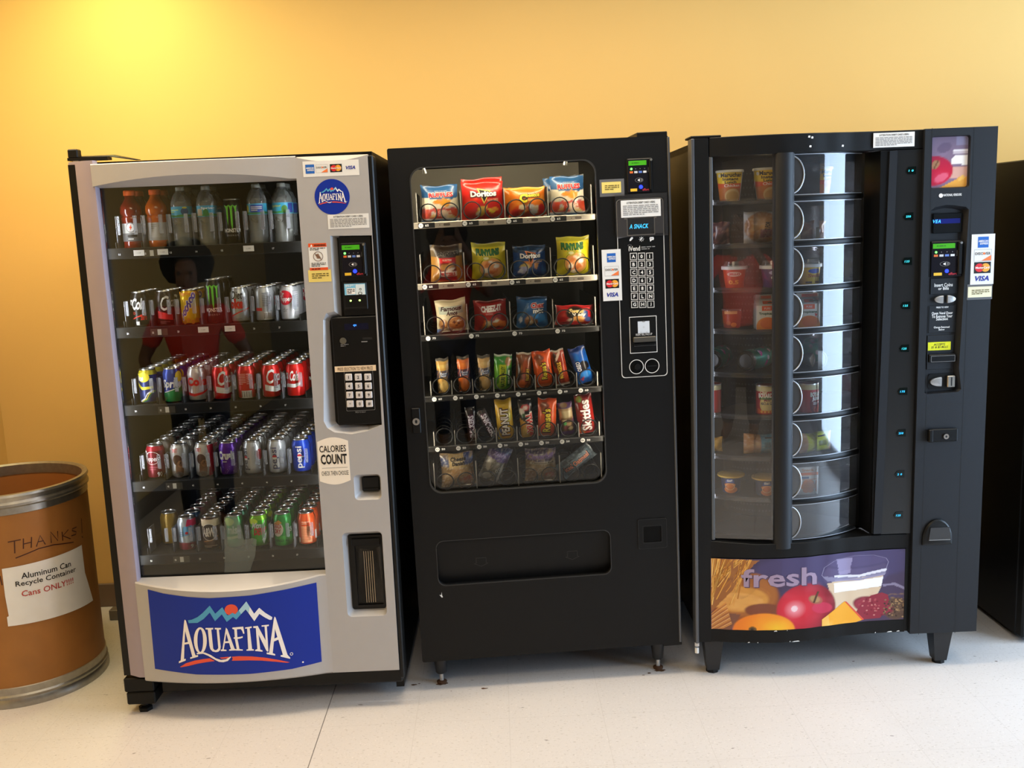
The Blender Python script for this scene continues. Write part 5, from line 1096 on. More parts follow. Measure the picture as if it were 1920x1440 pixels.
chex = [('g', '#2f6aa8', '#2a5f98'), ('n', '#5a98d0', 1, 5), ('e', .70, .34, .26, .16, '#2f8ad0'), ('e', .40, .24, .16, .18, '#a8744a'), ('e', .36, .34, .09, .05, '#d8b088', .6), ('e', .46, .18, .08, .06, '#e8cda8'), ('e', .38, .12, .08, .05, '#c88a50'), ('e', .60, .2, .08, .1, '#8a5a34'), ('e', .12, .28, .05, .12, '#e6ecf4'), ('r', 0, .92, 1, 1, '#1f3f66')]
def d_kar(A): A.text('Sweet', (.34, .62, .76, .84), K('#e8c878'), 2, .05, 1, .2); A.text("'N Salty", (.40, .44, .82, .62), K('#f0e8d8'), 2, .05, 1, .2)
kar = [('f', '#c81f22'), ('n', '#e84a40', 1.2, 5), ('e', .52, .62, .28, .34, '#2a2018'), ('e', .60, .34, .18, .14, '#d89448'), ('e', .74, .40, .10, .10, '#e8b068'), ('e', .78, .56, .10, .20, '#3a5a98'), ('e', .86, .28, .10, .14, '#48609a'), ('e', .40, .26, .10, .10, '#e8ccb0'), ('e', .66, .2, .1, .08, '#c87838'), ('r', 0, 0, .03, 1, '#e8e0d8'), ('r', .97, 0, 1, 1, '#a81818')]
def d_crk(A): A.text('Peanut', (.30, .54, .78, .60), K('#c8d0e0'), 2, .03); A.text('Butter', (.34, .48, .74, .535), K('#c8d0e0'), 2, .03)
def crk(c, lt): return [('f', '#3a342c'), ('r', .04, .62, .96, .94, c), ('r', .04, .72, .96, .80, lt), ('r', 0, .42, 1, .64, '#1f2a4a'), ('e', .42, .36, .40, .10, c), ('e', .56, .19, .42, .18, lt), ('n', c, 1.6, 14, 2), ('r', 0, .93, 1, 1, '#4a443a'), ('r', 0, 0, 1, .03, '#5a5040')]
def vtext(t, c, box, co=None, down=False, l=3, b=.03):
    """lettering running up (or down) the pack"""
    def f(A):
        vs_, fs = text_mesh(t, b, 1.0); x0 = min(v[0] for v in vs_); x1 = max(v[0] for v in vs_); y0 = min(v[1] for v in vs_); y1 = max(v[1] for v in vs_)
        def mp(bx): return [((bx[2]-(y-y0)/(y1-y0)*(bx[2]-bx[0])), bx[1]+(x-x0)/(x1-x0)*(bx[3]-bx[1])) if not down else ((bx[0]+(y-y0)/(y1-y0)*(bx[2]-bx[0])), bx[3]-(x-x0)/(x1-x0)*(bx[3]-bx[1])) for x, y in vs_]
        if co:
            vs2, fs2 = text_mesh(t, .12, 1.0); X0 = min(v[0] for v in vs2); X1 = max(v[0] for v in vs2); Y0 = min(v[1] for v in vs2); Y1 = max(v[1] for v in vs2); p = .03
            P2 = [((box[2]+p-(y-Y0)/(Y1-Y0)*(box[2]-box[0]+2*p)), box[1]-p+(x-X0)/(X1-X0)*(box[3]-box[1]+2*p)) if not down else ((box[0]-p+(y-Y0)/(Y1-Y0)*(box[2]-box[0]+2*p)), box[3]+p-(x-X0)/(X1-X0)*(box[3]-box[1]+2*p)) for x, y in vs2]
            for q in fs2: A.t.append(([P2[i] for i in q], K(co), l-1))
        P = mp(box)
        for q in fs: A.t.append(([P[i] for i in q], K(c), l))
    return f
def both(*fs):
    def f(A):
        for g in fs: g(A)
    return f
natv = [('f', '#4f9a20'), ('n', '#8ac838', 1.2, 4), ('r', 0, .72, 1, .96, '#2f8a2a'), ('e', .78, .80, .18, .14, '#b07a48'), ('r', .30, .04, .66, .70, '#c8cc28'), ('r', .70, .10, 1, .62, '#1f5a20'), ('r', 0, .96, 1, 1, '#d8e0c8'), ('e', .4, .1, .3, .1, '#a8d038')]
payd = [('f', '#7a3c1a'), ('n', '#c87a3a', 1.6, 5), ('e', .6, .45, .22, .40, '#b0502a', .1), ('e', .2, .4, .12, .34, '#3a1f12'), ('r', 0, .95, 1, 1, '#d8c8b0'), ('e', .4, .1, .24, .16, '#e06a2a')]
reese = [('f', '#ea5a1a'), ('n', '#f47c34', 1, 4), ('e', .34, .82, .26, .10, '#8a3c1e'), ('e', .30, .70, .16, .08, '#a85a2c'), ('e', .5, .03, .5, .05, '#f48850'), ('r', 0, .96, 1, 1, '#c84418')]
nutr = [('f', '#9a3018'), ('n', '#c8502a', 1.4, 5), ('e', .25, .72, .2, .22, '#3a1a10'), ('e', .5, .84, .3, .06, '#e8c8b0', .5), ('e', .8, .3, .2, .3, '#b84020'), ('r', 0, .95, 1, 1, '#c8b8a0'), ('r', 0, 0, 1, .06, '#e8d8c8')]
oreo = [('f', '#0f4fa0'), ('n', '#2f7fd0', 1, 4), ('s', .62, .48, .36, .13, ('#3a3030', '#1a1414', '#0e0a0a'), .6, .5), ('r', 0, .9, 1, 1, '#0c2a66'), ('e', .6, .24, .34, .10, '#2f8ae0'), ('p', [(.2, .12), (.46, .20), (.40, .08)], '#c84a5a')]
snick = [('f', '#1c1210'), ('n', '#3a2018', 1, 5), ('r', .78, .05, .92, .2, '#7a1f28'), ('r', 0, .95, 1, 1, '#0f0c0c')]
mm = [('f', '#d8ac18'), ('n', '#f0d040', 1, 4), ('e', .66, .56, .3, .12, '#c8c43a'), ('e', .3, .22, .16, .08, '#3a6ab8'), ('e', .8, .7, .12, .06, '#b8a018'), ('e', .55, .12, .3, .10, '#f0b020'), ('r', 0, .94, 1, 1, '#b89020')]
twix = [('f', '#1a1412'), ('p', [(0, 0), (1, 0), (1, .10), (.30, .44), (0, .52)], '#d8a03a'), ('e', .32, .14, .26, .14, '#e8c060'), ('e', .5, .80, .34, .09, '#c84040'), ('e', .5, .80, .2, .05, '#f0d8c8'), ('e', .2, .70, .2, .10, '#e4dccc'), ('e', .3, .60, .16, .05, '#3a6a3a'), ('e', .8, .08, .2, .08, '#e04028')]
trail = [('f', '#4a2258'), ('e', .4, .92, .3, .08, '#7a5a30'), ('r', .05, .50, .95, .80, '#a88a58'), ('r', .12, .56, .9, .74, '#c8b488'), ('r', .08, .12, .92, .50, '#6a4a2a'), ('e', .36, .36, .14, .05, '#3aa048'), ('e', .62, .34, .2, .06, '#d8b078'), ('e', .4, .22, .2, .06, '#8a3a3a'), ('e', .72, .2, .18, .07, '#e0c898'), ('e', .3, .46, .16, .04, '#e4cca0'), ('r', 0, 0, 1, .1, '#6a2a88')]
skit = [('g', '#d82a18', '#5a1418'), ('e', .3, .12, .3, .10, '#f08020'), ('e', .26, .88, .2, .07, '#5a8a3a'), ('e', .8, .2, .2, .2, '#a01418'), ('n', '#e8502a', .8, 5), ('r', 0, .94, 1, 1, '#4a0f14')]
def wraplight(c): return ('n', c, 1.5, 9, 6)
dan = [('f', '#8a6a3c'), ('r', .0, .62, .26, .96, '#3a4a78'), ('r', .26, .58, .80, .98, '#c8a868'), ('r', .72, .66, 1, .98, '#22418a'), ('e', .26, .26, .24, .24, '#a8834c'), ('e', .76, .26, .24, .22, '#c88a54'), ('e', .52, .44, .26, .16, '#b88a4e'), ('e', .78, .24, .18, .07, '#d86a3a', .3), ('n', '#d8b884', 1.2, 7), ('n', '#f4ecdc', .8, 22, 9)]
def d_dan(A): A.text('Cheese', (.30, .78, .78, .90), BK, 2, .04, 1, .15, .03); A.text('Danish', (.34, .66, .74, .77), BK, 2, .04, 1, .15, .03)
zing = [('f', '#6a6456'), ('n', '#a8a294', 2, 5), ('w', .60, '#5f4a8a', .03, 5, 1), ('w', .84, '#3a4a7a', .02, 4, 0), ('e', .3, .12, .2, .1, '#d8d4c8'), ('e', .2, .4, .10, .16, '#d8d0bc', .5), ('e', .8, .3, .06, .3, '#ece6d8'), ('n', '#f0ece0', .8, 18, 4)]
def d_zing(A): A.text('Zebra', (.2, .72, .8, .82), K('#b8a8d8'), 2, .03, 1, .2); [A.ring(.44+.09*i, .14+.09*i, .06, .035, .02, K('#e8e4d8'), 2, 14) for i in range(4)]
cin = [('f', '#8f7448'), ('w', .60, '#4a3a5c', .04, 4, 1), ('e', .24, .24, .24, .24, '#a8845a'), ('e', .74, .24, .24, .24, '#b08a60'), ('e', .78, .22, .16, .08, '#c8603a'), ('n', '#d8bc90', 1.4, 6), ('r', .14, .56, .98, .62, '#c8bca0'), ('n', '#f0e8d8', .9, 20, 9)]
def d_cin(A): A.text('Cloverhill', (.06, .70, .92, .86), K('#8a6ab0'), 2, .02, 1, .2, .03); A.text('Cinnamon Roll', (.20, .565, .92, .615), K('#5a4a38'), 3, .03)
oat = [('f', '#4a5660'), ('n', '#8a9aa4', 1.2, 4), ('r', .24, .12, .76, .9, '#5f7482'), ('n', '#c8d4da', .8, 16, 4), ('r', 0, 0, 1, .1, '#6a8aa0')]
SPEC = [  # row, centre px, width px, bottom px, top px, thickness, kind, ops, draw, tilt, label
 (0, 825, 70, 'chip_bag', ruff, d_ruff, .118, 0, 'blue, cream and red ridged chip bag at left end of top snack shelf'),
 (0, 905, 80, 'chip_bag', dorr, d_dor('r'), .122, 0, 'red tortilla chip bag second on top snack shelf'),
 (0, 989, 70, 'chip_bag', chee, d_chee, .098, 0, 'orange and red cheese puff bag third on top snack shelf'),
 (0, 1064, 66, 'chip_bag', ruff, d_ruff, .128, 0, 'blue, cream and red ridged chip bag at right end of top snack shelf'),
 (1, 838, 62, 'snack_bag', sny, d_sny, .122, 0, 'tan pretzel bag with brown top and red label at left of second snack shelf'),
 (1, 917, 66, 'snack_bag', fun, d_fun, .122, 0, 'yellow onion ring bag beside the tan pretzel bag'),
 (1, 993, 64, 'snack_bag', dorb, d_dor('b'), .106, 0, 'dark blue tortilla chip bag on second snack shelf'),
 (1, 1075, 64, 'snack_bag', fun, d_fun, .128, 0, 'yellow onion ring bag at right end of second snack shelf'),
 (2, 847, 60, 'snack_bag', fam, d_fam, .108, .06, 'cream bag of chocolate chip cookies on third snack shelf'),
 (2, 920, 64, 'snack_bag', chz, d_chz, .100, .02, 'dark red cheese cracker bag on third snack shelf'),
 (2, 998, 60, 'snack_bag', chex, d_chex, .104, -.02, 'blue snack mix bag on third snack shelf'),
 (2, 1077, 74, 'snack_bag', kar, d_kar, .066, -.04, 'low red nut mix bag lying sideways at right of third snack shelf'),
 (3, 831, 24, 'cracker_pack', crk('#c89a48', '#dcb868'), d_crk, .120, .02, 'narrow pack of round tan sandwich crackers at left of fourth snack shelf'),
 (3, 870, 24, 'cracker_pack', crk('#e0702a', '#ea8438'), d_crk, .122, .03, 'narrow pack of bright orange sandwich crackers'),
 (3, 909, 24, 'cracker_pack', crk('#c8a060', '#d8b478'), d_crk, .122, .03, 'narrow pack of square pale sandwich crackers right of the orange ones'),
 (3, 943, 34, 'granola_bar', natv, both(vtext('NATURE VALLEY', '#2a5a18', (.36, .06, .60, .68)), vtext('oats n honey', '#e8f0d0', (.74, .16, .90, .56))), .120, -.06, 'green granola bar pack on fourth snack shelf'),
 (3, 982, 30, 'candy_bar', payd, vtext('PAYDAY', '#e8c040', (.62, .22, .86, .56), '#5a1f10'), .122, -.08, 'brown peanut caramel bar leaning right on fourth snack shelf'),
 (3, 1018, 36, 'candy_bar', reese, both(vtext("Reese's", '#f2d838', (.34, .22, .66, .68), '#5a2410'), vtext('CRISPY', '#4a1c10', (.74, .3, .86, .56))), .124, .08, 'orange crispy peanut butter bar on fourth snack shelf'),
 (3, 1050, 26, 'candy_bar', nutr, vtext('NUTRAGEOUS', '#f0c030', (.30, .20, .62, .66), '#5a1810'), .124, .16, 'reddish brown nut bar leaning left on fourth snack shelf'),
 (3, 1090, 32, 'cookie_pack', oreo, vtext('OREO', '#f4f4f8', (.18, .36, .44, .62), '#0f2a6a'), .128, .26, 'blue tube pack of sandwich cookies at right of fourth snack shelf'),
 (4, 884, 19, 'candy_bar', snick, vtext('SNICKERS', '#d8d4e0', (.22, .10, .80, .76), '#5a2a48'), .118, .06, 'dark brown nougat bar standing upright on fifth snack shelf'),
 (4, 915, 18, 'candy_bar', snick, vtext('SNICKERS', '#e8e4ec', (.20, .06, .84, .86), '#5a2a48', True), .108, .42, 'dark brown nougat bar fallen sideways on fifth snack shelf'),
 (4, 946, 32, 'candy_pack', mm, vtext('PEANUT', '#f4ead8', (.26, .10, .76, .78), '#4a2410'), .138, .05, 'yellow peanut candy pack on fifth snack shelf'),
 (4, 987, 26, 'candy_bar', twix, vtext('TWIX', '#e02a20', (.44, .12, .92, .64), '#f4ead8', True), .132, .07, 'black and gold caramel cookie bar on fifth snack shelf'),
 (4, 1026, 36, 'candy_pack', reese, vtext("Reese's", '#f2d838', (.22, .12, .66, .74), '#4a1c10'), .132, -.05, 'orange peanut butter cup pack on fifth snack shelf'),
 (4, 1062, 28, 'snack_pack', trail, None, .114, .08, 'purple trail mix pack with clear window on fifth snack shelf'),
 (4, 1097, 34, 'candy_pack', skit, vtext('Skittles', '#f4ece8', (.22, .08, .80, .86), '#7a1418'), .138, .10, 'dark red fruit candy pack at right of fifth snack shelf'),
 (5, 858, 66, 'pastry_pack', dan, d_dan, .118, .03, 'cheese pastry pack at left of bottom snack shelf'),
 (5, 930, 46, 'pastry_pack', zing, d_zing, .128, -.42, 'purple topped cake pack leaning right on bottom snack shelf'),
 (5, 1014, 62, 'pastry_pack', cin, d_cin, .116, -.02, 'cinnamon roll pack with purple top on bottom snack shelf'),
 (5, 1080, 34, 'pastry_pack', oat, both(vtext('Iced Oatmeal', '#d8886a', (.34, .14, .66, .86), '#3a4650')), .140, -.95, 'grey blue bar pack tipped over at right of bottom snack shelf')]
for i, (r_, px, wpx, nm, ops, dr, hh, tl, lab) in enumerate(SPEC):
    ybot = [414, 528, 626, 733, 826, 912][r_]-(px-830)*0.045
    u, _ = F(2, px, ybot-hh*250, 0.135); w = wpx*0.00182; small = r_ in (3, 4)
    th = min(0.05, w*0.62) if small else (0.052 if r_ != 2 or hh > .08 else 0.05)
    o = bag(nm, w, hh, th, ops, dr, 16 if small else 26, 30, 0.03 if small else 0.07, seed=i*1.37+1, flare=0.0 if small else 0.06, fins=0.03 if small else 0.05)
    zl = S2[r_]+0.0015+abs(math.sin(tl))*w/2*0.95; du = math.sin(tl)*hh*0.5
    put(o, 2, u+du, 0.140 if not small else 0.138, zl, rz=random.uniform(-.05, .05), ry=-tl); tag(o, lab, 'snack', 'snacks on the spiral shelves')
# second bags seen behind the front ones
for src, u, y, dz, rz, ry, lab in ((1, .318, .200, .016, .1, -.05, 'second red tortilla chip bag poking up behind the front one'), (3, .583, .205, .012, -.06, -.04, 'second ridged chip bag standing behind the right-hand one'), (2, .440, .205, .004, .08, .05, 'second orange cheese puff bag behind the front one')):
    o = dup([x for x in COL.objects if x.get('label') == SPEC[src][8]][0]); put(o, 2, u, y, S2[0]+0.0015+dz*0, rz, 0, ry); tag(o, lab, 'snack', 'snacks on the spiral shelves')
    if src == 1: o.scale = (1, 1, 1.12)
# ================================================================ rotating food machine (black, bowed front)
r3 = empty('vending_machine', (FR0[3][0], FR0[3][1], 0), FR0[3][2]); ROOT[3] = r3
tag(r3, 'black rotating food machine with curved clear doors and fresh food picture', 'vending machine', 'vending machines along the wall')
GRY = mat('charcoal_panel', (0.0095, 0.0105, 0.013), 0.48, 0, 0.34, 40, 0.1, 0.12, 500)
PK_ = [(0.0, 0.0), (0.05, 0.0), (0.12, -0.016), (0.2, -0.029), (0.28, -0.034), (0.36, -0.029), (0.44, -0.014), (0.52, 0.002), (0.60, 0.011), (0.68, 0.014), (0.75, 0.013), (1.0, 0.013)]
def pf(u):
    for (a, ya), (b, yb) in zip(PK_[:-1], PK_[1:]):
        if u <= b:
            t = (u-a)/(b-a); t = t*t*(3-2*t)*0.5+t*0.5; return ya+(yb-ya)*t
    return PK_[-1][1]
def curved(name, u0, u1, z0f, z1f, mt, thick=0.04, off=0.0, n=40):
    """strip that follows the bowed front; z0f, z1f are heights or functions of u"""
    f0 = z0f if callable(z0f) else (lambda u: z0f); f1 = z1f if callable(z1f) else (lambda u: z1f); m = MB(); us = [u0+(u1-u0)*i/n for i in range(n+1)]
    m.grid([[(u, pf(u)+off+thick, f1(u)) for u in us], [(u, pf(u)+off+0.002, f1(u)) for u in us], [(u, pf(u)+off, f1(u)-0.002) for u in us], [(u, pf(u)+off, f0(u)+0.002) for u in us], [(u, pf(u)+off+0.002, f0(u)) for u in us], [(u, pf(u)+off+thick, f0(u)) for u in us]], mt)
    for u in (u0, u1): m.face([(u, pf(u)+off, f0(u)), (u, pf(u)+off+thick, f0(u)), (u, pf(u)+off+thick, f1(u)), (u, pf(u)+off, f1(u))], mt)
    return m
zF = Z(1250, 240, 3.765); zH = Z(1290, 600, 3.349); zP = Z(1290, 1000, 4.364); zR = Z(1720, 230, 4.235); zS = Z(1700, 500, 5.333); zT = Z(1680, 740, 2.77)
Z0, Z1 = 0.127, 1.832
m = MB()
for a, b in (((0.012, 0.10, 0.14), (0.03, 0.82, 1.822)), ((0.945, 0.10, 0.14), (0.965, 0.82, 1.822)), ((0.012, 0.10, 1.80), (0.965, 0.82, 1.822)), ((0.012, 0.10, 0.14), (0.965, 0.82, 0.16)), ((0.012, 0.80, 0.14), (0.965, 0.82, 1.822)), ((0.70, 0.10, 0.16), (0.72, 0.80, 1.80))): m.box(a, b, BLK)
part(m, 'cabinet', 3)
m = MB(); m.box((0.0, 0.0, Z0), (0.0505, 0.085, Z1), BLK, 0.003); part(m, 'left_stile', 3)
m = MB(); m.box((-0.008, -0.004, Z0-0.002), (0.003, 0.05, Z1-0.002), mat('grey_edge_trim', (0.10, 0.105, 0.115), 0.35, 0.5), 0.002); m.box((-0.008, 0.0, Z1), (0.09, 0.10, Z1+0.007), BLK, 0.002); m.lathe([(0.007, 0.085), (0.007, 0.105)], ink('#e0dcd4'), 12, (-0.002, 0.012, 0)); m.lathe([(0.010, 0.112), (0.010, 0.126)], STEEL, 12, (-0.002, 0.012, 0)); part(m, 'hinge_edge', 3)
part(curved('h', 0.052, 0.742, 1.772, Z1, BLK, 0.08), 'header', 3, sharp=0.4)
part(curved('s', 0.045, 0.724, 0.4325, lambda u: 0.4835+0.012*max(0, 1-u/0.2), BLK, 0.09), 'sill', 3, sharp=0.4)
part(curved('b', 0.045, 0.722, Z0+0.002, 0.1775, BLK, 0.08), 'bottom_rail', 3, sharp=0.4)
m = MB(); A = Art(); rg = random.Random(11)
for u, w, z in ((0.26, 0.012, 0.171), (0.30, 0.002, 0.172), (0.17, 0.008, 0.130), (0.20, 0.003, 0.130), (0.33, 0.030, 0.130), (0.31, 0.004, 0.131), (0.62, 0.004, 0.131), (0.67, 0.02, 0.131), (0.70, 0.012, 0.132)):
    A.poly([(u-w/2, z), (u+w/2, z+rg.uniform(-.001, .002)), (u+w*.3, z+.004), (u-w*.2, z+.003)], PAPER, 1)
for u, z in ((0.362, 1.820), (0.372, 1.817), (0.366, 1.790), (0.476, 1.789)): A.poly([(u-.004, z-.002), (u+.003, z-.003), (u+.004, z+.003), (u-.002, z+.004)], PAPER, 1)
A.emit(m, lambda u, z, l: (u, pf(u)-0.001, z)); tag(part(m, 'chipped_paint', 3), 'white paint chips', kind='stuff')
m = MB(); m.box((0.598, 0.155, 0.50), (0.604, 0.165, 1.76), glow('#eef2ff', 40)); part(m, 'light_strip', 3)  # hidden strip added behind the jamb to brighten the right-hand food
# --- the big printed food picture on the lower door
def n3(x, y):
    s = (x-185)/1590; return (s, 1-(y-(207-65*s))/570)
def N(*c): return [n3(c[i], c[i+1]) for i in range(0, len(c), 2)]
def E3(x, y, rx, ry, *r): p = n3(x, y); return (p[0], p[1], rx/1590, ry/570)+tuple(r)
def S3(x, y, rx, ry, st, hx_, hy_): p = n3(x, y); q = n3(hx_, hy_); return ('s', p[0], p[1], rx/1590, ry/570, st, q[0], q[1])
fresh = [('g', '#4a3550', '#3b3152'), ('n', '#55486a', .7, 3), ('e',)+E3(1200, 260, 700, 160, '#443a62')]
fresh += [('e',)+E3(440, 520, 300, 230, '#8e4a22'), ('e',)+E3(450, 480, 270, 190, '#a4622a'), ('e',)+E3(400, 520, 250, 110, '#cf913f'), ('e',)+E3(390, 540, 215, 75, '#dba052'), ('n', '#c07a30', .9, 16, 7, 1, .13, .44, .17, .22), ('e',)+E3(600, 600, 160, 60, '#7c4026', .5), ('p', N(187, 640, 420, 640, 330, 775, 187, 775), '#7a4a34')]
fresh += [('p', N(187, 205, 560, 205, 520, 235, 380, 420, 187, 640), '#9a5f2c'), ('n', '#6a3a2a', .5, 12, 4, 1, .08, .75, .16, .35)]
fresh += [S3(1365, 330, 285, 150, ('#5e527a', '#574b70', '#4a3f62'), 1300, 280), ('p', N(1195, 215, 1345, 205, 1320, 330, 1225, 335), '#9a90b4'), ('e',)+E3(1375, 240, 280, 58, '#4c4268'), ('e',)+E3(1375, 236, 255, 44, '#534870'), ('p', N(1200, 212, 1340, 204, 1318, 300, 1222, 310), '#9389ac'),
          ('p', N(1085, 340, 1190, 352, 1400, 345, 1625, 300, 1615, 350, 1400, 388, 1180, 388, 1120, 380), '#8a84a0'), ('p', N(1180, 340, 1400, 345, 1625, 296, 1622, 318, 1400, 362, 1190, 354), '#e8e4ec'), ('p', N(1120, 395, 1600, 350, 1560, 480, 1390, 640, 1200, 640), '#d8bc9c'), ('p', N(1180, 400, 1400, 392, 1598, 365, 1585, 440, 1400, 462, 1185, 478), '#f8f4f2'), ('p', N(1150, 480, 1400, 466, 1585, 445, 1540, 530, 1380, 660, 1200, 640), '#dcc2a2'), ('n', '#e8d4b8', .5, 4, 3.1, 1, .74, .4, .1, .15)]
fresh += [('p', N(1590, 425, 1700, 415, 1780, 450, 1780, 470, 1690, 435, 1600, 442), '#8a7f98'), ('e',)+E3(1710, 625, 110, 95, '#5a4030'), ('n', '#8a6a48', 1.6, 40, 2, 1, .96, .24, .07, .15), ('e',)+E3(1520, 600, 150, 95, '#7c2030', .5), ('e',)+E3(1515, 605, 135, 82, '#97293a', .5), ('n', '#b84a52', .8, 30, 8, 1, .836, .28, .08, .13)]
fresh += [S3(948, 590, 256, 208, ('#f4a0a8', '#cf2236', '#b81a30', '#8e1428', '#6c1a22'), 850, 590), ('e',)+E3(1080, 590, 90, 48, '#c42c4c', .2), ('e',)+E3(1022, 520, 58, 42, '#a05a44', .3), ('e',)+E3(1018, 515, 40, 30, '#a88452', .3), ('e',)+E3(845, 585, 28, 26, '#f4d0d4'), ('n', '#e05060', .25, 9, 1, 1, .484, .36, .14, .3)]
fresh += [S3(600, 770, 258, 150, ('#f8c428', '#f49a1e', '#ee8418', '#e0701a'), 700, 740), ('e',)+E3(508, 757, 34, 24, '#6a4a1e'), ('e',)+E3(506, 757, 14, 12, '#2e2210')]
PICM = picture_mat('printed_picture', 0.32)
PU0, PU1, PZ0, PZ1 = 0.0455, 0.718, 0.1765, 0.4315
def ppt(s, t, lift):
    s = min(1, max(0, s)); t = min(1, max(0, t)); u = PU0+(PU1-PU0)*s; return (u, pf(u)-lift, PZ0+(PZ1-PZ0)*t)
def d_fresh(A):
    rg = random.Random(5)
    for i in range(46):
        x0 = rg.uniform(190, 500); y0 = 208-(x0-190)*.03; x1 = max(190, x0-rg.uniform(40, 200)); y1 = y0+rg.uniform(150, 380); w = rg.uniform(4, 9)
        A.poly(N(x0, y0, x0+w, y0, x1+w, y1, x1, y1), K(('#e0a44a', '#c88a3a', '#ecbc68', '#b0702a', '#d89440')[i % 5]), 1)
    for i in range(16):
        y0 = 610+i*11; A.poly(N(188, y0+40, 300+i*3, y0-60, 304+i*3, y0-54, 188, y0+48), K(('#d8924a', '#b87040', '#e8b070')[i % 3]), 1)
    A.poly(N(1180, 338, 1400, 343, 1625, 296, 1622, 306, 1400, 354, 1184, 350), K('#e4e0ea'), 1); A.poly(N(1185, 372, 1400, 374, 1615, 336, 1612, 350, 1400, 388, 1190, 386), K('#9c94b0'), 1)
    A.poly(N(1180, 400, 1400, 392, 1598, 365, 1585, 440, 1400, 462, 1185, 478), K('#f8f4f2'), 1); A.line(N(1075, 330, 1095, 270, 1180, 222, 1350, 190, 1520, 190, 1620, 215, 1640, 245, 1622, 300), .004, K('#8a82a0'), 1); A.line(N(1075, 330, 1110, 365, 1180, 384), .005, K('#8a82a0'), 1)
    A.line(N(1592, 430, 1700, 418, 1780, 452), .006, K('#8a7f98'), 1)
    A.line(N(1008, 545, 1026, 500, 1046, 456), .011, K('#54361f'), 2)
    A.poly(N(1378, 640, 1420, 580, 1500, 515, 1590, 492, 1640, 510, 1655, 560, 1620, 640, 1580, 700, 1430, 710), K('#8f2737'), 1); [A.ell(*n3(rg.uniform(1430, 1600), rg.uniform(540, 680)), .006, .012, K(('#b04a50', '#7a1c2c', '#c87a74')[i % 3]), 2, 7) for i in range(30)]
    [A.ell(*n3(rg.uniform(1610, 1770), rg.uniform(545, 690)), .006, .013, K(('#8a6a48', '#3f2a20', '#a8845a', '#5a4030')[i % 4]), 2, 6) for i in range(70)]
    A.poly(N(1080, 685, 1275, 553, 1430, 712, 1220, 770, 1080, 775), K('#f2a82c'), 2); A.poly(N(1080, 685, 1135, 648, 1150, 773, 1080, 775), K('#f6bc58'), 3); A.poly(N(1275, 553, 1292, 556, 1445, 708, 1428, 713), K('#e0553a'), 3)
    bx = n3(420, 420)+n3(1030, 250); A.text('fresh', (bx[0]+.005, bx[1]-.012, bx[2]+.005, bx[3]-.012), K('#5a4660'), 4, .02); A.text('fresh', bx, K('#a08aa0'), 5, .02)
m = curved('pic', 0.0455, 0.718, PZ0, PZ1, BLK, 0.06, 0.0006); part(m, 'lower_door', 3)
o = pic_panel('food_picture', ppt, fresh, 230, 84, r3, PICM, d_fresh, 0.0012); tag(o, 'printed picture of bread, apple, orange, cheese and milk jug')
m = MB(); m.box((0.7185, 0.016, Z0+0.004), (0.741, 0.08, 0.49), BLK2, 0.002); part(m, 'door_post', 3)
# --- left window pane, centre bar, drum
m = MB(); a, b = (0.0565, 0.017), (0.252, -0.027)
GL3 = glass_mat('scuffed_pane', (0.90, 0.90, 0.90), 1.5, 0.0, 2.6, 0.07, (0.40, 0.36, 0.31))
m.grid([[(a[0], a[1], z), (b[0], b[1], z)] for z in (0.497, 1.770)], GL3); part(m, 'window_pane', 3)
m = MB(); m.box((0.034, 0.088, 0.52), (0.042, 0.094, 1.74), glow('#eef2ff', 16)); part(m, 'light_strip', 3)  # extra unseen strip, put in to light the food behind the left pane
m = MB(); m.box((0.0505, 0.0, 0.495), (0.062, 0.03, 1.772), mat('grey_bead', (0.075, 0.078, 0.08), 0.4), 0.002); part(m, 'glazing_bead', 3)
m = MB(); m.grid([[(0.2855+0.0345*math.sin(t), -0.012-0.030*math.cos(t), z) for t in [(-0.5+i/14)*PI*1.1 for i in range(15)]] for z in (0.466, 1.774)], GRY); m.face([(0.2855+0.0345*math.sin(t), -0.012-0.030*math.cos(t), 0.466) for t in [(-0.5+i/14)*PI*1.1 for i in range(15)]], GRY); part(m, 'centre_bar', 3)
DC = (0.312, 0.395); DR = 0.402
ZB3 = [1.631, 1.487, 1.340, 1.200, 1.0525, 0.909, 0.764, 0.620, 0.487]   # shelf levels, top row first
def dp(r, deg, z): a = math.radians(deg); return (DC[0]+r*math.sin(a), DC[1]-r*math.cos(a), z)
SECT = glass_mat('clear_partition', (0.90, 0.91, 0.92), 1.45, 0.08, 1.6, 0.05, (0.55, 0.57, 0.6))
DRUMG = glass_mat('curved_door_plastic', (0.93, 0.94, 0.95), 1.5, 0.055, 2.4, 0.06, (0.55, 0.60, 0.68))  # scuff haze; its bluish tint stands in for window light on the plastic
m = MB(); m.lathe([(0.13, 0.49), (0.13, 1.775)], DK, 32, (DC[0], DC[1], 0)); part(m, 'drum_core', 3)
SHB = mat('black_carousel_shelf', (0.018, 0.018, 0.019), 0.35, 0, 0.5)
angs = [-46+146*i/32 for i in range(33)]
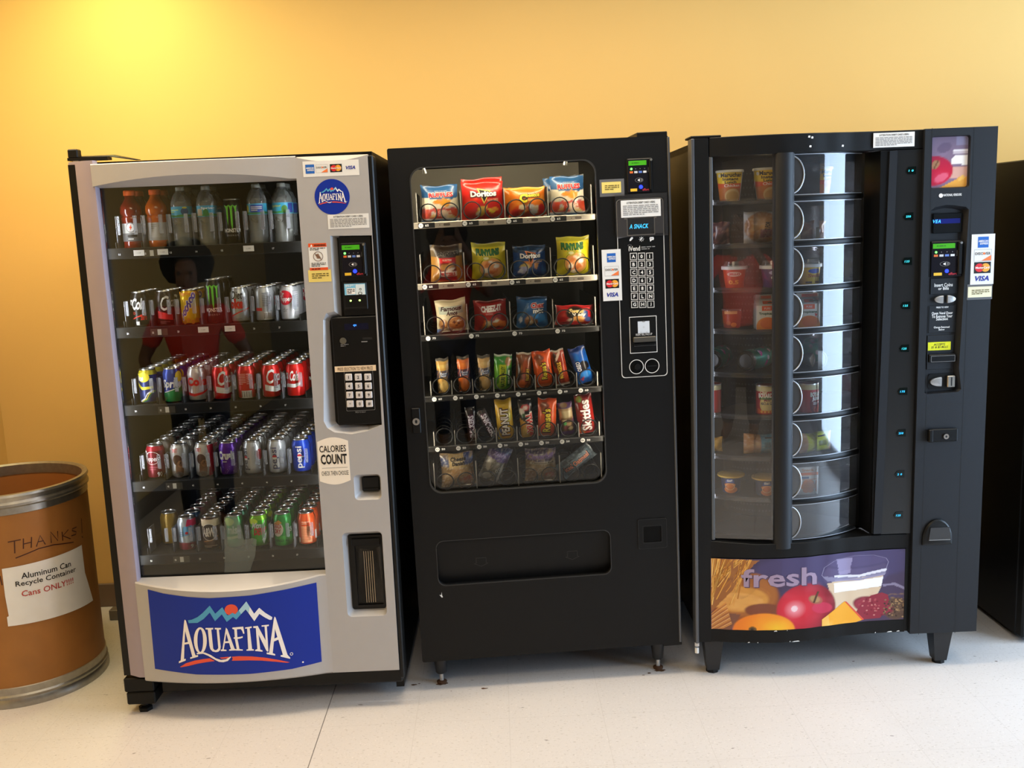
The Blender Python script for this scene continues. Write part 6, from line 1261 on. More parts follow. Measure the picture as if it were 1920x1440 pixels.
for z in ZB3:
    m = MB(); m.grid([[dp(0.13, g, z) for g in angs], [dp(0.358, g, z) for g in angs], [dp(0.362, g, z-0.002) for g in angs], [dp(0.362, g, z-0.010) for g in angs], [dp(0.358, g, z-0.012) for g in angs], [dp(0.13, g, z-0.012) for g in angs]], SHB)
    o = part(m, 'carousel_shelf', 3)
    m = MB(); m.grid([[dp(0.3635, g, zz_) for g in angs] for zz_ in (z-0.011, z+0.006)], SECT); m.build('shelf_edge', o)
    zt_ = z+0.118 if z > 0.55 else z+0.105
    for g in (-17, 19, 55, 91):
        m = MB(); m.face([dp(0.135, g, z), dp(0.352, g, z), dp(0.352, g, min(zt_, 1.765)), dp(0.135, g, min(zt_, 1.765))], SECT); m.build('partition', o)
# bubbled black inner walls
DOT = mat('raised_dot', (0.05, 0.05, 0.052), 0.35)
for z in ZB3:
    m = MB(); A = Art()
    for i in range(26):
        for j in range(4):
            A.ell(-62+i*5.4+(j % 2)*2.7, z+0.022+0.024*j, 1.3, 0.0036, DOT, 1, 8)
    A.emit(m, lambda g, zz_, l: dp(0.1315, g, zz_)); part(m, 'dotted_lining', 3)
arcd = [-1+41.5*i/24 for i in range(25)]
tops = [1.770]+[z-0.009 for z in ZB3[:-1]]
for i, z in enumerate(ZB3):
    zt_ = tops[i]; zb = z+0.009 if i < 8 else z
    m = MB(); m.grid([[dp(DR, g, zz_) for g in arcd] for zz_ in (zb, zt_)], DRUMG); o = part(m, 'vend_door', 3)
    m = MB(); rim = mat('clear_rim', (0.42, 0.44, 0.47), 0.25, 0.2)
    m.grid([[dp(DR+0.001, g, zz_) for g in arcd] for zz_ in (zb, zb+0.003)], rim); m.grid([[dp(DR+0.001, g, zz_) for g in arcd] for zz_ in (zt_-0.003, zt_)], rim)
    m.build('door_rim', o)
    zc = (zb+zt_)/2; rr_ = (zt_-zb)/2-0.004; m = MB(); m.tube([(DC[0]-0.006+0.052*math.cos(t)*0.82*rr_/0.055, DC[1]-math.sqrt(DR*DR-(-0.006+0.052*math.cos(t)*0.82*rr_/0.055)**2)-0.002, zc+rr_*math.sin(t)) for t in [PI*(-0.5+j/16) for j in range(17)]], 0.0024, rim, 6); m.build('finger_ring', o)
    m = MB(); m.face([(DC[0]-0.006+0.050*math.cos(t)*0.82*rr_/0.055, DC[1]-DR+0.002+0.004*math.cos(t), zc+rr_*0.96*math.sin(t)) for t in [PI*(-0.5+j/16) for j in range(17)]], mat('grey_finger_disc', (0.17, 0.17, 0.175), 0.4)); m.build('finger_disc', o)
    if i < 8:
        m = MB(); m.grid([[dp(DR-0.01, g, z-0.008) for g in arcd], [dp(DR+0.006, g, z-0.008) for g in arcd], [dp(DR+0.008, g, z-0.004) for g in arcd], [dp(DR+0.008, g, z+0.005) for g in arcd], [dp(DR+0.006, g, z+0.009) for g in arcd], [dp(DR-0.01, g, z+0.009) for g in arcd]], BLK2); part(m, 'door_divider', 3)
# right-hand jamb, grey strip, price panel
m = MB(); m.grid([[(0.565, 0.135, z), (0.590, 0.11, z), (0.600, 0.045, z), (0.606, 0.012, z)] for z in (0.487, 1.770)], BLK2); part(m, 'jamb', 3, sharp=0.4)
m = MB(); ts = ((0.634, 1.768), (0.659, 1.768), (0.634, 0.490), (0.606, 0.490)); m.plate([ts[3], ts[2], ts[1], ts[0]], [], 0.009, 0.05, GRY)
m.plate([(0.602, 0.490), ts[3], ts[0], (0.606, 1.768)], [], 0.014, 0.05, BLK2); part(m, 'grey_strip', 3, sharp=0.3)
m = MB(); m.plate([(0.634, 0.487), (0.735, 0.487), (0.742, 1.770), (0.659, 1.770)], [], 0.013, 0.05, mat('black_price_panel', (0.010, 0.010, 0.010), 0.3, 0, 0.5)); pp = part(m, 'price_panel', 3)
for (x, y), t in zip(((1708, 320), (1703, 406), (1700.5, 490), (1697.6, 573), (1695, 653.5), (1692, 734), (1689, 812), (1686.5, 889), (1684, 966)), ('1 0', '250', '125', '125', '125', '175', '250', '2 0', '125')):
    u, z = F(3, x, y, 0.013); m = MB(); m.plate([(u-0.016, z), (u-0.010, z-0.011), (u+0.016, z-0.012), (u+0.016, z+0.013), (u-0.008, z+0.012)], [], 0.011, 0.013, ink('#04100f', 0.2))
    A = Art(); A.text(t, (u-0.0085, z-0.0033, u+0.0075, z+0.0033), CYAN if y < 700 else glow('#32b4f0', 1.6), 1, 0.015, 1.1, .12); A.emit(m, flat(0.0108)); m.build('price_display', pp)
# right control column
RU0, RU1 = 0.742, 0.9715
rec = [F(3, *p) for p in (zR(105, 700), zR(140, 672), zR(230, 652), zR(300, 656), zR(385, 668), zR(410, 690), (1798, 690), zS(545, 1225), zS(515, 1252), zS(200, 1276), zS(178, 1262), zS(178, 1220))]
reci = [(u+(0.004 if i in (0, 1, 9, 10, 11) else (-0.012 if i in (4, 5, 6, 7, 8) else 0)), z-(0.010 if i in (1, 2, 3, 4) else (-0.004 if i in (8, 9) else 0))) for i, (u, z) in enumerate(rec)]
tp = rr(*Q(3, *zR(118, 108, 412, 512)), 0.008, 4)
m = MB(); m.plate([(RU0-0.006, Z0), (RU1-0.004, Z0), (RU1+0.004, Z1), (RU0, Z1)], [rec, tp], 0.0, 0.085, GRY); m.loft(rec, 0.0, reci, 0.020, GRY, GRY); m.loft(tp, 0.0, inset(tp, 0.003), 0.012, GRY)
A = Art()
def gl(pts, w=0.0016): A.line([F(3, *p) for p in pts], w, BK, 1)
gl([(1748, 240), (1744, 420), (1737, 760), (1722, 1190)]); gl([(1827, 238), (1820, 420), (1806, 760), (1790, 1187)]); gl([(1720, 760.5), (1786, 757), (1850, 753.5)]); gl([(1787, 1142), (1797, 1146)], .0008)
A.emit(m, flat(0.0)); cc = part(m, 'control_column', 3, sharp=0.3)
q3 = Q(3, *zR(120, 110, 410, 510))
def spt(s, t, lift): return (q3[0]+(q3[2]-q3[0])*s, 0.011-lift, q3[1]+(q3[3]-q3[1])*t)
small = [('g', '#8a7088', '#7a6a80'), ('n', '#96809a', .6, 4), ('e', .36, .78, .2, .10, '#6a5a72', .2), ('r', .66, .82, 1, 1, '#8e86a0'), ('r', .60, .70, 1, .74, '#f0eaec'), ('r', .58, .66, 1, .70, '#c8bcc4'), ('p', [(.58, .45), (1, .44), (1, .62), (.64, .62), (.56, .56)], '#fbf6f2'), ('p', [(.56, .40), (1, .40), (1, .12), (.5, .2)], '#d8a898'),
         ('s', .08, .34, .54, .30, ('#d83a5a', '#c4203e', '#b42040', '#9a2a44'), .3, .2), ('e', .14, .46, .12, .08, '#a87a58', .5), ('p', [(.08, .38), (.13, .38), (.22, .52), (.18, .54)], '#6a4a30'), ('e', .3, .2, .2, .08, '#e0607a', .3), ('p', [(.25, 0), (1, 0), (1, .20), (.86, .24), (.7, .16)], '#eaa848'), ('p', [(.7, .15), (.86, .23), (.96, .20), (.8, .12)], '#f4c060')]
pic_panel('corner_picture', spt, small, 26, 36, r3, PICM, None, 0.0)
m = MB(); A = Art(); bq = Q(3, *zR(170, 560, 355, 592)); A.rect(*bq, BK, 1); A.ell(bq[0]+.007, (bq[1]+bq[3])/2, .0068, .0068, WHT, 2, 16); A.text('NATIONAL VENDORS', (bq[0]+.015, bq[1]+.005, bq[2]-.002, bq[3]-.003), WHT, 2, .02); A.emit(m, flat(0.0)); part(m, 'maker_badge', 3)
d = Q(3, *zR(122, 722, 345, 872), 0.02); m = MB(); m.box((d[0], 0.014, d[1]), (d[2], 0.02, d[3]), ink('#181b1e', 0.2), 0.002); A = Art(); A.rect(d[0]+.004, d[1]+(d[3]-d[1])*.48, d[2]-.006, d[1]+(d[3]-d[1])*.72, ink('#1c2470', 0.25), 1); A.text('VEA', Q(3, *zR(124, 772, 184, 796), 0.014), glow('#3aa0f0', 2.2), 2, 0.01, 1.2, .25); A.emit(m, flat(0.0138)); part(m, 'display', 3)
reader(3, None, Q(3, *zR(115, 945, 358, 1222), 0.0), None, None, 0.006, 0.016)
m = MB(); A = Art(); f2 = 0.017
def tx3(t, *b, c=WHT, bold=0.02): A.text(t, Q(3, *zS(*b), f2), c, 2, bold)
for b in ((240, 118, 505, 268), (225, 392, 490, 655), (210, 690, 465, 1020)): q = Q(3, *zS(*b), f2); m.box((q[0], f2, q[1]), (q[2], 0.02, q[3]), GRY, 0.001)
tx3('Insert Coins', 277, 168, 460, 196); tx3('or Bills', 315, 204, 420, 230); tx3('PRESS TO VIEW', 296, 400, 418, 412); tx3('Open Vend Door', 250, 454, 460, 480); tx3('To Remove Your', 250, 484, 456, 506); tx3('Selection', 293, 510, 410, 534); tx3('Change Returned', 270, 598, 426, 616); tx3('Below', 320, 620, 378, 636)
q = Q(3, *zS(211, 757, 438, 830), f2); A.rect(*q, ink('#e8e818'), 2); A.text('ACCEPTS', Q(3, *zS(270, 768, 384, 786), f2), BK, 3, .01, 1, .2); A.text('$1 & $5 BILLS', Q(3, *zS(246, 796, 410, 814), f2), BK, 3, .01, 1, .2)
A.emit(m, flat(f2)); part(m, 'instruction_panel', 3)
q = Q(3, *zS(208, 878, 468, 945), f2); m = MB(); m.box((q[0], 0.004, q[1]), (q[2], f2, q[3]), BLK2, 0.002); A = Art(); A.frame([(q[0]+.007, q[1]+.002), (q[2]-.001, q[1]+.002), (q[2]-.001, q[3]-.004), (q[0]+.007, q[3]-.004)], .001, GREY, 1); A.emit(m, flat(0.004)); part(m, 'bill_slot', 3)
SB = mat('silver_button', (0.45, 0.44, 0.43), 0.35, 0.6)
def halfmoon(cx, cy, rx, ry, left, nm='selection_button'):
    u, z = F(3, *zS(cx, cy), f2); P = ell(u, z, rx, ry, 14, PI/2, 3*PI/2) if left else ell(u, z, rx, ry, 14, -PI/2, PI/2); m = MB(); m.plate(P, [], 0.010, f2, SB); m.loft(P, 0.010, [(u+(p[0]-u)*.8, z+(p[1]-z)*.8) for p in P], 0.008, SB, SB); part(m, nm, 3)
halfmoon(357, 326, .028, .0125, True); halfmoon(400, 324, .027, .0125, False)
q = Q(3, *zS(212, 1075, 476, 1215), f2); m = MB(); m.plate(rr(*q, .012, 4), [], 0.016, f2, BLK2); part(m, 'coin_plate', 3); halfmoon(340, 1148, .037, .0155, True, 'return_button')
q = Q(3, *zS(398, 1088, 470, 1200), f2); m = MB(); m.box((q[0], 0.006, q[1]), (q[2], f2, q[3]), mat('brass_silver', (0.5, 0.47, 0.42), 0.3, 0.9), 0.002); A = Art(); A.rect((q[0]+q[2])/2-.0022, q[1]+.005, (q[0]+q[2])/2+.0022, q[3]-.005, BK, 1); A.emit(m, flat(0.006)); part(m, 'coin_slot', 3)
sticker(3, 'card_sticker', Q(3, *zR(432, 888, 602, 1280)), y=-0.0005, draw=cards_v, label='tall white sticker with four payment card logos')
sticker(3, 'tape_frame', Q(3, *zR(396, 1285, 592, 1400)), base=TP, y=-0.0003); sticker(3, 'note_sticker', Q(3, *zR(402, 1305, 586, 1382)), y=-0.001, base=mat('cream_note_paper', hexc('#e8e0bc'), 0.7), draw=note, label='small cream note')
sticker(3, 'notice_sticker', Q(3, *zF(1463, 36, 1752, 128)), y=0.004, draw=notice, label='white debit card notice')
q = Q(3, *zT(162, 178, 312, 238)); m = MB(); m.box((q[0]+.012, -0.012, q[1]), (q[2], 0.0, q[3]), BLK2, 0.003); m.box((q[0], -0.018, q[1]), (q[0]+.014, 0.0, q[3]), BLK2, 0.003); u, z = F(3, *zT(250, 212)); m.lathe([(0.009, 0), (0.009, 0.004), (0.006, 0.005)], CHR, 16, (u, -0.017, z), 'y'); A = Art(); A.ell(u, z, .003, .004, BK, 1, 10); A.emit(m, flat(-0.0175)); part(m, 'lock_handle', 3)
cu0, cz0 = F(3, *zT(133, 780)); cu1, cz1 = F(3, *zT(286, 772)); cz = (cz0+cz1)/2; ct = F(3, *zT(212, 645))[1]; cm = (cu0+cu1)/2; hw = (cu1-cu0)/2
P = [(cu0, cz), (cu1, cz), (cu1, cz+.012)]+[(cm+hw*math.cos(PI*i/12), cz+.02+(ct-cz-.02)*math.sin(PI*i/12)) for i in range(13)]+[(cu0, cz+.012)]
m = MB(); m.plate(P, [], -0.006, 0.0, BLK2); m.loft(P, -0.006, [(cm+(u-cm)*.86, cz+.008+(z-cz)*.86) for u, z in P], -0.010, BLK2, BLK2); o = part(m, 'coin_return', 3)
q = Q(3, *zT(168, 686, 270, 744)); m = MB(); m.plate([(q[0]-.003, q[1]), (q[2]+.003, q[1]), (q[2]-.002, q[3]), (q[0]+.003, q[3])], [], -0.0135, -0.010, mat('glossy_black_flap', (0.02, 0.02, 0.021), 0.15, 0, 0.6)); m.box((q[0]-.002, -0.0145, q[1]-.002), (q[2]+.002, -0.012, q[1]), GREY); m.build('flap', o)
for u, y in ((0.058, 0.046), (0.858, 0.046), (0.058, 0.70), (0.858, 0.70)):
    m = MB(); a, b = 0.034, 0.021; rows = []
    for hw_, z in ((b, 0.012), (b+.001, 0.02), (a, Z0+0.004), (a, Z0+0.012)): rows.append([(u-hw_, y-hw_, z), (u+hw_, y-hw_, z), (u+hw_, y+hw_, z), (u-hw_, y+hw_, z)])
    m.grid(rows, LEGB, True); m.face(rows[0], LEGB); o = part(m, 'leg', 3, sharp=0.4); m = MB(); m.lathe([(0.022, 0), (0.022, 0.012)], BLK2, 8, (u, y, 0)); m.build('foot', o)
# ================================================================ food on the carousel
def at3(deg, r): a = math.radians(deg); return DC[0]+r*math.sin(a), DC[1]-r*math.cos(a)
def food(o, deg, r, row, label, cat='food', rz=0.0, dz=0.001, grp='food on the carousel shelves', rx=0, ry=0, turn=None):
    u, y = at3(deg, r); put(o, 3, u, y, ZB3[row]+dz, rz=(math.radians(deg)*0.6 if turn is None else turn)+rz, rx=rx, ry=ry); tag(o, label, cat, grp)
def cupbody(name, r0, r1, h, base, draw, lid, lidh=0.004, lidr=None, n=28):
    """tapered cup with wrapped print; lid is a part of its own"""
    m = MB(); m.lathe([(r0-.002, 0), (r0, 0.001), (r1, h)], base, n); A = Art(); draw(A, h)
    A.emit(m, lambda a, v, l: ((r0+(r1-r0)*v/h+.0002*l)*math.sin(math.radians(a)), -(r0+(r1-r0)*v/h+.0002*l)*math.cos(math.radians(a)), v), 12); o = m.build(name)
    if lid: m = MB(); R_ = lidr or r1+.003; m.lathe([(R_, h-.003), (R_, h+lidh), (R_-.002, h+lidh+.001), (.001, h+lidh+.001)], lid, n, cap=False); m.build('lid', o)
    return o
def d_soup(A, h):
    A.poly([(-75, .046), (75, .052), (75, h), (-75, h)], K('#efc424'), 1.2); A.poly([(-75, .040), (0, .046), (75, .040), (75, .058), (0, .056), (-75, .060)], K('#e0561c'), 2); A.poly([(-75, 0.001), (75, 0.001), (75, .040), (0, .046), (-75, .040)], K('#c8702a'), 1.5); A.ell(24, .016, 44, .024, K('#d8b070'), 2); A.ell(24, .014, 36, .018, K('#c89850'), 3)
    A.text('Maruchan', (-34, .078, 66, .092), BK, 4, .03); A.ell(-44, .084, 8, .006, K('#e0d8c0'), 4, 12); A.text('Instant', (-26, .067, 50, .077), BK, 4, .03); A.text('Lunch', (-16, .057, 40, .066), BK, 4, .03); A.text('Chicken', (-20, .046, 60, .055), K('#f6e8d0'), 4, .02)
o = cupbody('soup_cup', .033, .044, .097, mat('white_foam_cup', (0.7, 0.68, 0.62), 0.6), d_soup, mat('paper_lid', (0.65, 0.6, 0.45), 0.6)); food(o, -34, .285, 0, 'yellow and orange instant soup cup at left of top food row')
food(dup(o), -9.5, .30, 0, 'yellow and orange instant soup cup half hidden by the centre bar', turn=-.25); food(dup(o), 38, .25, 0, 'faint instant soup cup behind curved door of top food row', turn=.5)
bun = [('s', .5, .5, .5, .5, ('#c8904a', '#a86a30', '#8a5226'), .45, .6), ('n', '#d8b070', .6, 6), ('r', .42, .18, .72, .44, '#7a3038'), ('n', '#e0cfa8', .5, 14, 3)]
o = bag('wrapped_sandwich', .125, .105, .07, bun, lambda A: (A.text('2 FOR', (.46, .48, .72, .62), BK, 2, .03, rot=1.4), A.lines((.46, .2, .7, .4), 5, K('#4a1a20'), 2)), fins=.01, pinch=.0, seed=4, wr=.006); food(o, -12, .285, 1, 'round wrapped sandwich with dark red label on second food row', turn=-.1)
bag2 = [('f', '#4a2028'), ('n', '#a87860', 1.6, 6), ('e', .6, .3, .3, .2, '#2a1418')]
o = bag('snack_pouch', .07, .075, .035, bag2, None, 12, 14, fins=.04, seed=2); food(o, -40, .30, 1, 'dark red pouch at left of second food row', turn=-.3)
m = MB(); m.box((-.03, -.02, 0), (.03, .02, .045), mat('pale_yellow_card', hexc('#b8a468'), 0.6), .002); o = m.build('small_carton'); food(o, 5, .30, 1, 'pale yellow carton beside the round wrapped sandwich')
roll = [('f', '#8a5a3a'), ('n', '#b88a60', 1.4, 5), ('e', .5, .5, .3, .2, '#7a4020')]
o = bag('bread_roll_pack', .10, .065, .055, roll, None, 14, 14, fins=.03, seed=8); food(o, 23, .29, 1, 'brown bread roll pack behind curved door of second food row')
def d_y1(A, h): A.ell(4, h*.72, 40, .008, K('#e8c0b0'), 2); A.text('JELLO', (-24, h*.64, 34, h*.78), K('#c83030'), 3, .04); A.text('0.5', (-30, h*.2, 30, h*.42), K('#f4a040'), 2, .04)
def d_y2(A, h): A.ell(10, h*.76, 40, .008, K('#c0b0d8'), 2); A.text('Oreo', (-20, h*.42, 60, h*.60), K('#f0f0f4'), 3, .03)
def d_y3(A, h): A.ell(6, h*.76, 34, .008, K('#2f4fb0'), 2); A.text('Swirl', (-30, h*.44, 50, h*.62), K('#b86a28'), 3, .04); A.rect(-44, h*.14, -6, h*.24, K('#5a3a20'), 2); A.rect(16, h*.14, 52, h*.24, K('#5a3a20'), 2)
WL_ = mat('white_plastic_rim', (0.72, 0.70, 0.66), 0.45); DOME = glass_mat('dome_lid', (0.88, 0.88, 0.86), 1.45, .1, 1.5, .15, (.5, .48, .45))
def pud(col, draw):
    o = cupbody('pudding_cup', .030, .039, .066, mat('pudding_'+col.lstrip('#'), col, 0.45), draw, WL_, .007, .044); m = MB(); m.lathe([(.038, .074), (.034, .090), (.001, .092)], DOME, 24, cap=False); m.build('dome_lid', o); return o
food(pud('#c8401c', d_y1), -30, .30, 2, 'orange pudding cup with white rim at left of third food row'); food(pud('#5a2f6a', d_y2), -6, .305, 2, 'purple pudding cup with white rim beside centre bar'); food(pud('#d8b428', d_y3), 17, .31, 2, 'yellow pudding cup behind curved door of third food row')
def tumbler(): return cupbody('fruit_cup', .028, .034, .062, mat('fruit_cup_orange', hexc('#a03a20'), 0.35), lambda A, h: (A.rect(-40, h*.8, 40, h*.98, K('#d89a60'), 2), A.ell(20, h*.2, 20, .008, K('#e0803a'), 2, 12), A.ell(-16, h*.3, 16, .008, K('#c86a40'), 2, 12)), DOME, .004)
food(tumbler(), -34, .27, 3, 'small orange fruit cup at left of fourth food row')
def carton():
    m = MB(); w, h, s = .036, .082, .018; C1 = mat('carton_white', (0.74, 0.72, 0.66), 0.5)
    m.box((-w, -w, 0), (w, w, h), C1, .001); m.grid([[(-w, -w, h), (w, -w, h), (w, w, h), (-w, w, h)], [(-w*.98, -.006, h+s), (w*.98, -.006, h+s), (w*.98, .006, h+s), (-w*.98, .006, h+s)]], C1, True); m.box((-w*.98, -.004, h+s-.002), (w*.98, .004, h+s+.016), C1, .0005)
    A = Art(); A.poly([(-.0355, .001), (.0355, .001), (.0355, .016)]+[(.0, .0)][:0]+ell(0, .018, .034, .024, 18, 0.1, PI-.1)+[(-.0355, .016)], K('#e88a1c'), 1); A.ell(.002, .022, .026, .019, K('#e07018'), 2); A.text('Tropicana', (-.028, .048, .026, .059), K('#1f4a24'), 2, .04); A.rect(-.018, .064, .018, .080, K('#e0541c'), 2); A.poly([(.018, .05), (.027, .046), (.022, .036)], K('#c83030'), 2); A.text('PURE', (-.01, .068, .01, .075), WHT, 3)
    A.emit(m, flat(-w)); A = Art(); A.rect(.036*0-.018, h+s+.002, .016, h+s+.012, K('#e0541c'), 1); A.emit(m, lambda u, z, l: (u, -.0045, z)); A = Art(); A.poly([(-.014, .2), (.016, .2), (.016, .7), (-.014, .7)], K('#e0541c'), 1); A.poly([(.0, .3), (.03, .35), (.034, .55), (.004, .5)], K('#2f4a2a'), 2)
    A.emit(m, lambda u, t, l: (u, -w+(w-.006)*t-.0005*l, h+s*t+.0004*l)); return m.build('juice_carton')
o = carton(); food(o, -10, .30, 3, 'orange juice carton seen through left pane of fourth food row', 'food', turn=-.12); food(dup(o), 16.5, .305, 3, 'orange juice carton behind curved door of fourth food row', turn=-.05)
def bigcan():
    m = MB(); T = mat('teal_can', hexc('#2f9a82'), .35, .3); r, L = .036, .15
    m.lathe([(.001, .004), (.024, .004), (.028, .0), (.034, .005), (r, .012), (r, L-.014), (.029, L-.003), (.027, L), (.024, L-.004), (.001, L-.004)], T, 28, axis='y', ms=[mat('dark_can_end', (.03, .03, .03), .3, .9)]*3+[LID, T, T, LID, LID, LID], cap=False)
    A = Art(); rg = random.Random(3)
    for i in range(14): A.ell(rg.uniform(-160, 160), rg.uniform(.05, .13), 14, .007, K(('#b0287a', '#d84a9a', '#e8d8e0')[i % 3]), 2, 7)
    A.lines((-30, .03, 30, .045), 2, K('#e8f0e8'), 2); A.emit(m, lambda a, v, l: ((r+.0002*l)*math.sin(math.radians(a)), v, (r+.0002*l)*math.cos(math.radians(a))), 12); return m.build('iced_tea_can')
o = bigcan(); food(o, -23, .305, 4, 'teal iced tea can lying on its side, dark end forward', 'can', dz=.037, turn=-.75, rz=0); food(dup(o), -45, .315, 4, 'teal iced tea can lying at far left of fifth food row', 'can', dz=.037, turn=-.5)
m = MB(); r, L = .034, .12; m.lathe([(.001, .003), (.027, .003), (.028, .0), (.031, .0), (r, .006), (r, L-.01), (.03, L)], LID, 28, axis='y'); o = m.build('silver_can'); food(o, 22.5, .33, 4, 'silver can lying with its bright end facing the curved door', 'can', dz=.035, turn=.15)
def d_rav(A, h): A.poly([(-180, h*.80), (180, h*.80), (180, h*.98), (-180, h*.98)], K('#d8cfa0'), 1.2); A.ell(0, h*.36, 42, h*.30, K('#e0cd88'), 2); A.rect(-46, h*.52, 46, h*.62, K('#3f6a2a'), 2.5); A.text('BOYARDEE', (-50, h*.58, 54, h*.74), WHT, 4, .05); A.text('Chef', (-40, h*.72, 4, h*.82), K('#e8e0c0'), 4, .04, 1, .3); A.text('Mini', (-16, h*.46, 20, h*.54), K('#8a2a3a'), 4, .03); A.text("ABC's & 123's", (-36, h*.34, 40, h*.44), K('#2a3a5a'), 4, .03); A.poly([(-60, h*.04), (60, h*.04), (60, h*.22), (20, h*.14), (-20, h*.14), (-60, h*.22)], K('#d8581c'), 3); [A.ell(-30+20*i, h*.11, 7, h*.05, K('#f0b048'), 4, 10) for i in range(4)]
def d_rav2(A, h): A.poly([(-180, h*.80), (180, h*.80), (180, h*.98), (-180, h*.98)], K('#d8cfa0'), 1.2); A.text('BOYARDEE', (-10, h*.56, 84, h*.72), K('#e8f0e0'), 4, .04); A.text('JUMBO', (0, h*.40, 78, h*.55), WHT, 4, .06); A.lines((6, h*.28, 60, h*.38), 2, WHT, 4); A.ell(10, h*.3, 22, h*.3, K('#7a1a1c'), 2); A.ell(40, h*.12, 30, h*.12, K('#d84a2a'), 2)
def pasta(d_):
    h = .100; o = cupbody('pasta_can', .0335, .0335, h, mat('pasta_red', hexc('#b01f1c'), .4, .1), d_, None); m = MB(); m.lathe([(.0345, h-.003), (.0345, h+.001), (.033, h+.001), (.031, h-.003), (.001, h-.003)], LID, 28, cap=False); m.build('lid', o); return o
o = pasta(d_rav); food(o, -10, .305, 5, 'red pasta can with cream oval label seen through left pane', 'can', turn=-.15); food(dup(o), -44, .325, 5, 'red pasta can at far left edge of sixth food row', 'can', turn=-1.4); food(pasta(d_rav2), 17, .315, 5, 'red pasta can with white letters behind curved door', 'can', turn=.1)
def sub(lbl, seed, L=.15): return bag('sandwich_roll', L, .068, .065, [('f', '#b88048'), ('n', '#d8b078', 1, 5), ('r', .36, 0, 1, 1, lbl), ('n', '#e8e0d0', .5, 16, 3)] if seed == 1 else [('f', '#c89a68'), ('n', '#d8b890', 1, 5), ('r', .18, 0, .92, 1, lbl), ('n', '#e8e0d0', .4, 16, 3)],
    lambda A: (A.lines((.46, .8, .9, .92), 1, BK, 2, 2), [A.rect(.44+.022*i, .40, .44+.022*i+(.012 if i % 2 else .006), .66, BK, 2) for i in range(12)], A.lines((.74, .3, .92, .7), 6, K('#4a6a80'), 2)), fins=.0, pinch=.0, seed=seed, wr=.002)
food(sub('#4f96b8', 1), -10, .29, 6, 'sandwich roll with blue label seen through left pane', turn=-.05); food(sub('#cfd41c', 2, .13), 22.5, .315, 6, 'sandwich roll with bright yellow label behind curved door', turn=.35)
o = bag('sandwich_wrap', .06, .05, .04, [('f', '#a87a20'), ('n', '#d8b050', 1.4, 5)], None, 10, 10, fins=.02, seed=6); food(o, -44, .31, 6, 'golden wrapped bun at far left of seventh food row', turn=-.4)
def d_mac(A, h): A.rect(-180, h*.1, 180, h*.99, K('#2a3050'), 1); A.ell(0, h*.66, 26, h*.22, K('#3a56a0'), 2); A.text('KRAFT', (-16, h*.68, 16, h*.82), WHT, 3, .05); A.ell(0, h*.5, 34, h*.12, K('#e8802a'), 3); A.ell(6, h*.22, 44, h*.20, K('#e07824'), 2); A.ring(0, h*.4, 30, h*.2, 5, K('#f0c080'), 3)
o = cupbody('macaroni_cup', .030, .036, .062, mat('macaroni_blue', hexc('#2c3560'), .45), d_mac, mat('yellow_film_lid', hexc('#c8a03a'), .45), .002, .048); food(o, -33.5, .29, 7, 'blue macaroni cup with yellow lid at left of eighth food row'); food(dup(o), -10, .30, 7, 'blue macaroni cup with yellow lid beside centre bar')
def snackbox():
    m = MB(); w, h = .037, .098; m.box((-w, -.025, 0), (w, .025, h), mat('carton_cream', (0.72, 0.68, 0.62), .5), .001); A = Art(); A.rect(-w+.001, h*.70, w-.001, h*.80, K('#e0742a'), 1); A.text('Snack', (-.022, h*.84, .022, h*.94), K('#d8a070'), 2, .03); A.rect(-.022, h*.58, .004, h*.65, K('#5a6a8a'), 2); A.rect(-.03, h*.54, .032, h*.56, K('#e09050'), 2)
    for i, j in ((-1, 0), (0, 0), (1, 0), (-.5, 1), (.5, 1), (-.5, -1), (.5, -1)): A.ell(.002+.014*i, h*.30+.012*j, .0125, .011, K(('#e08a34', '#d87a28')[abs(j) % 2]), 2, 12)
    A.emit(m, flat(-.025)); return m.build('snack_box')
food(snackbox(), 16, .31, 7, 'white and orange snack box behind curved door of eighth food row', turn=.05)
# ================================================================ black machine at the right edge
r4 = empty('vending_machine', (1.862, 3.36, 0), 0.0)
tag(r4, 'plain black machine cut off by right edge, showing only its side', 'vending machine', 'vending machines along the wall')
m = MB(); m.box((0, 0.05, 0.012), (0.9, 0.76, 1.735), BLK2, .004); m.build('cabinet', r4); m = MB(); m.box((-.002, 0.0, 0.02), (0.9, 0.046, 1.73), BLK2, .006); m.build('door', r4)
for x, y in ((.06, .08), (.84, .08), (.06, .70), (.84, .70)):
    m = MB(); m.lathe([(.022, 0), (.022, .014)], BLK2, 12, (x, y, 0)); m.build('foot', r4)
# ================================================================ people facing the machines; seen only as reflections in the glass
SKIN = mat('brown_skin', (0.20, 0.10, 0.06), 0.5, 0, 0.4, 30, 0.08); REDS = mat('red_cloth', (0.72, 0.05, 0.03), 0.8, 0, 0.2, 60, 0.12); HAIR = mat('dark_curly_hair', (0.010, 0.008, 0.007), 0.8, 0, 0.2, 80, 0.3); TROU = mat('dark_blue_denim', (0.020, 0.024, 0.040), 0.8, 0, 0.2, 80, 0.2)
def skinned(name, V, E, mt, parent=None, root=0, sub=1):
    me = bpy.data.meshes.new(name); me.from_pydata([v[:3] for v in V], E, []); me.materials.append(mt)
    o = bpy.data.objects.new(name, me); COL.objects.link(o); md = o.modifiers.new('skin', 'SKIN')
    for i, v in enumerate(V):
        d = me.skin_vertices[0].data[i]; d.radius = (v[3], v[4] if len(v) > 4 else v[3]); d.use_root = (i == root)
    md.use_smooth_shade = True; s = o.modifiers.new('sub', 'SUBSURF'); s.levels = sub; s.render_levels = sub
    if parent: o.parent = parent
    return o
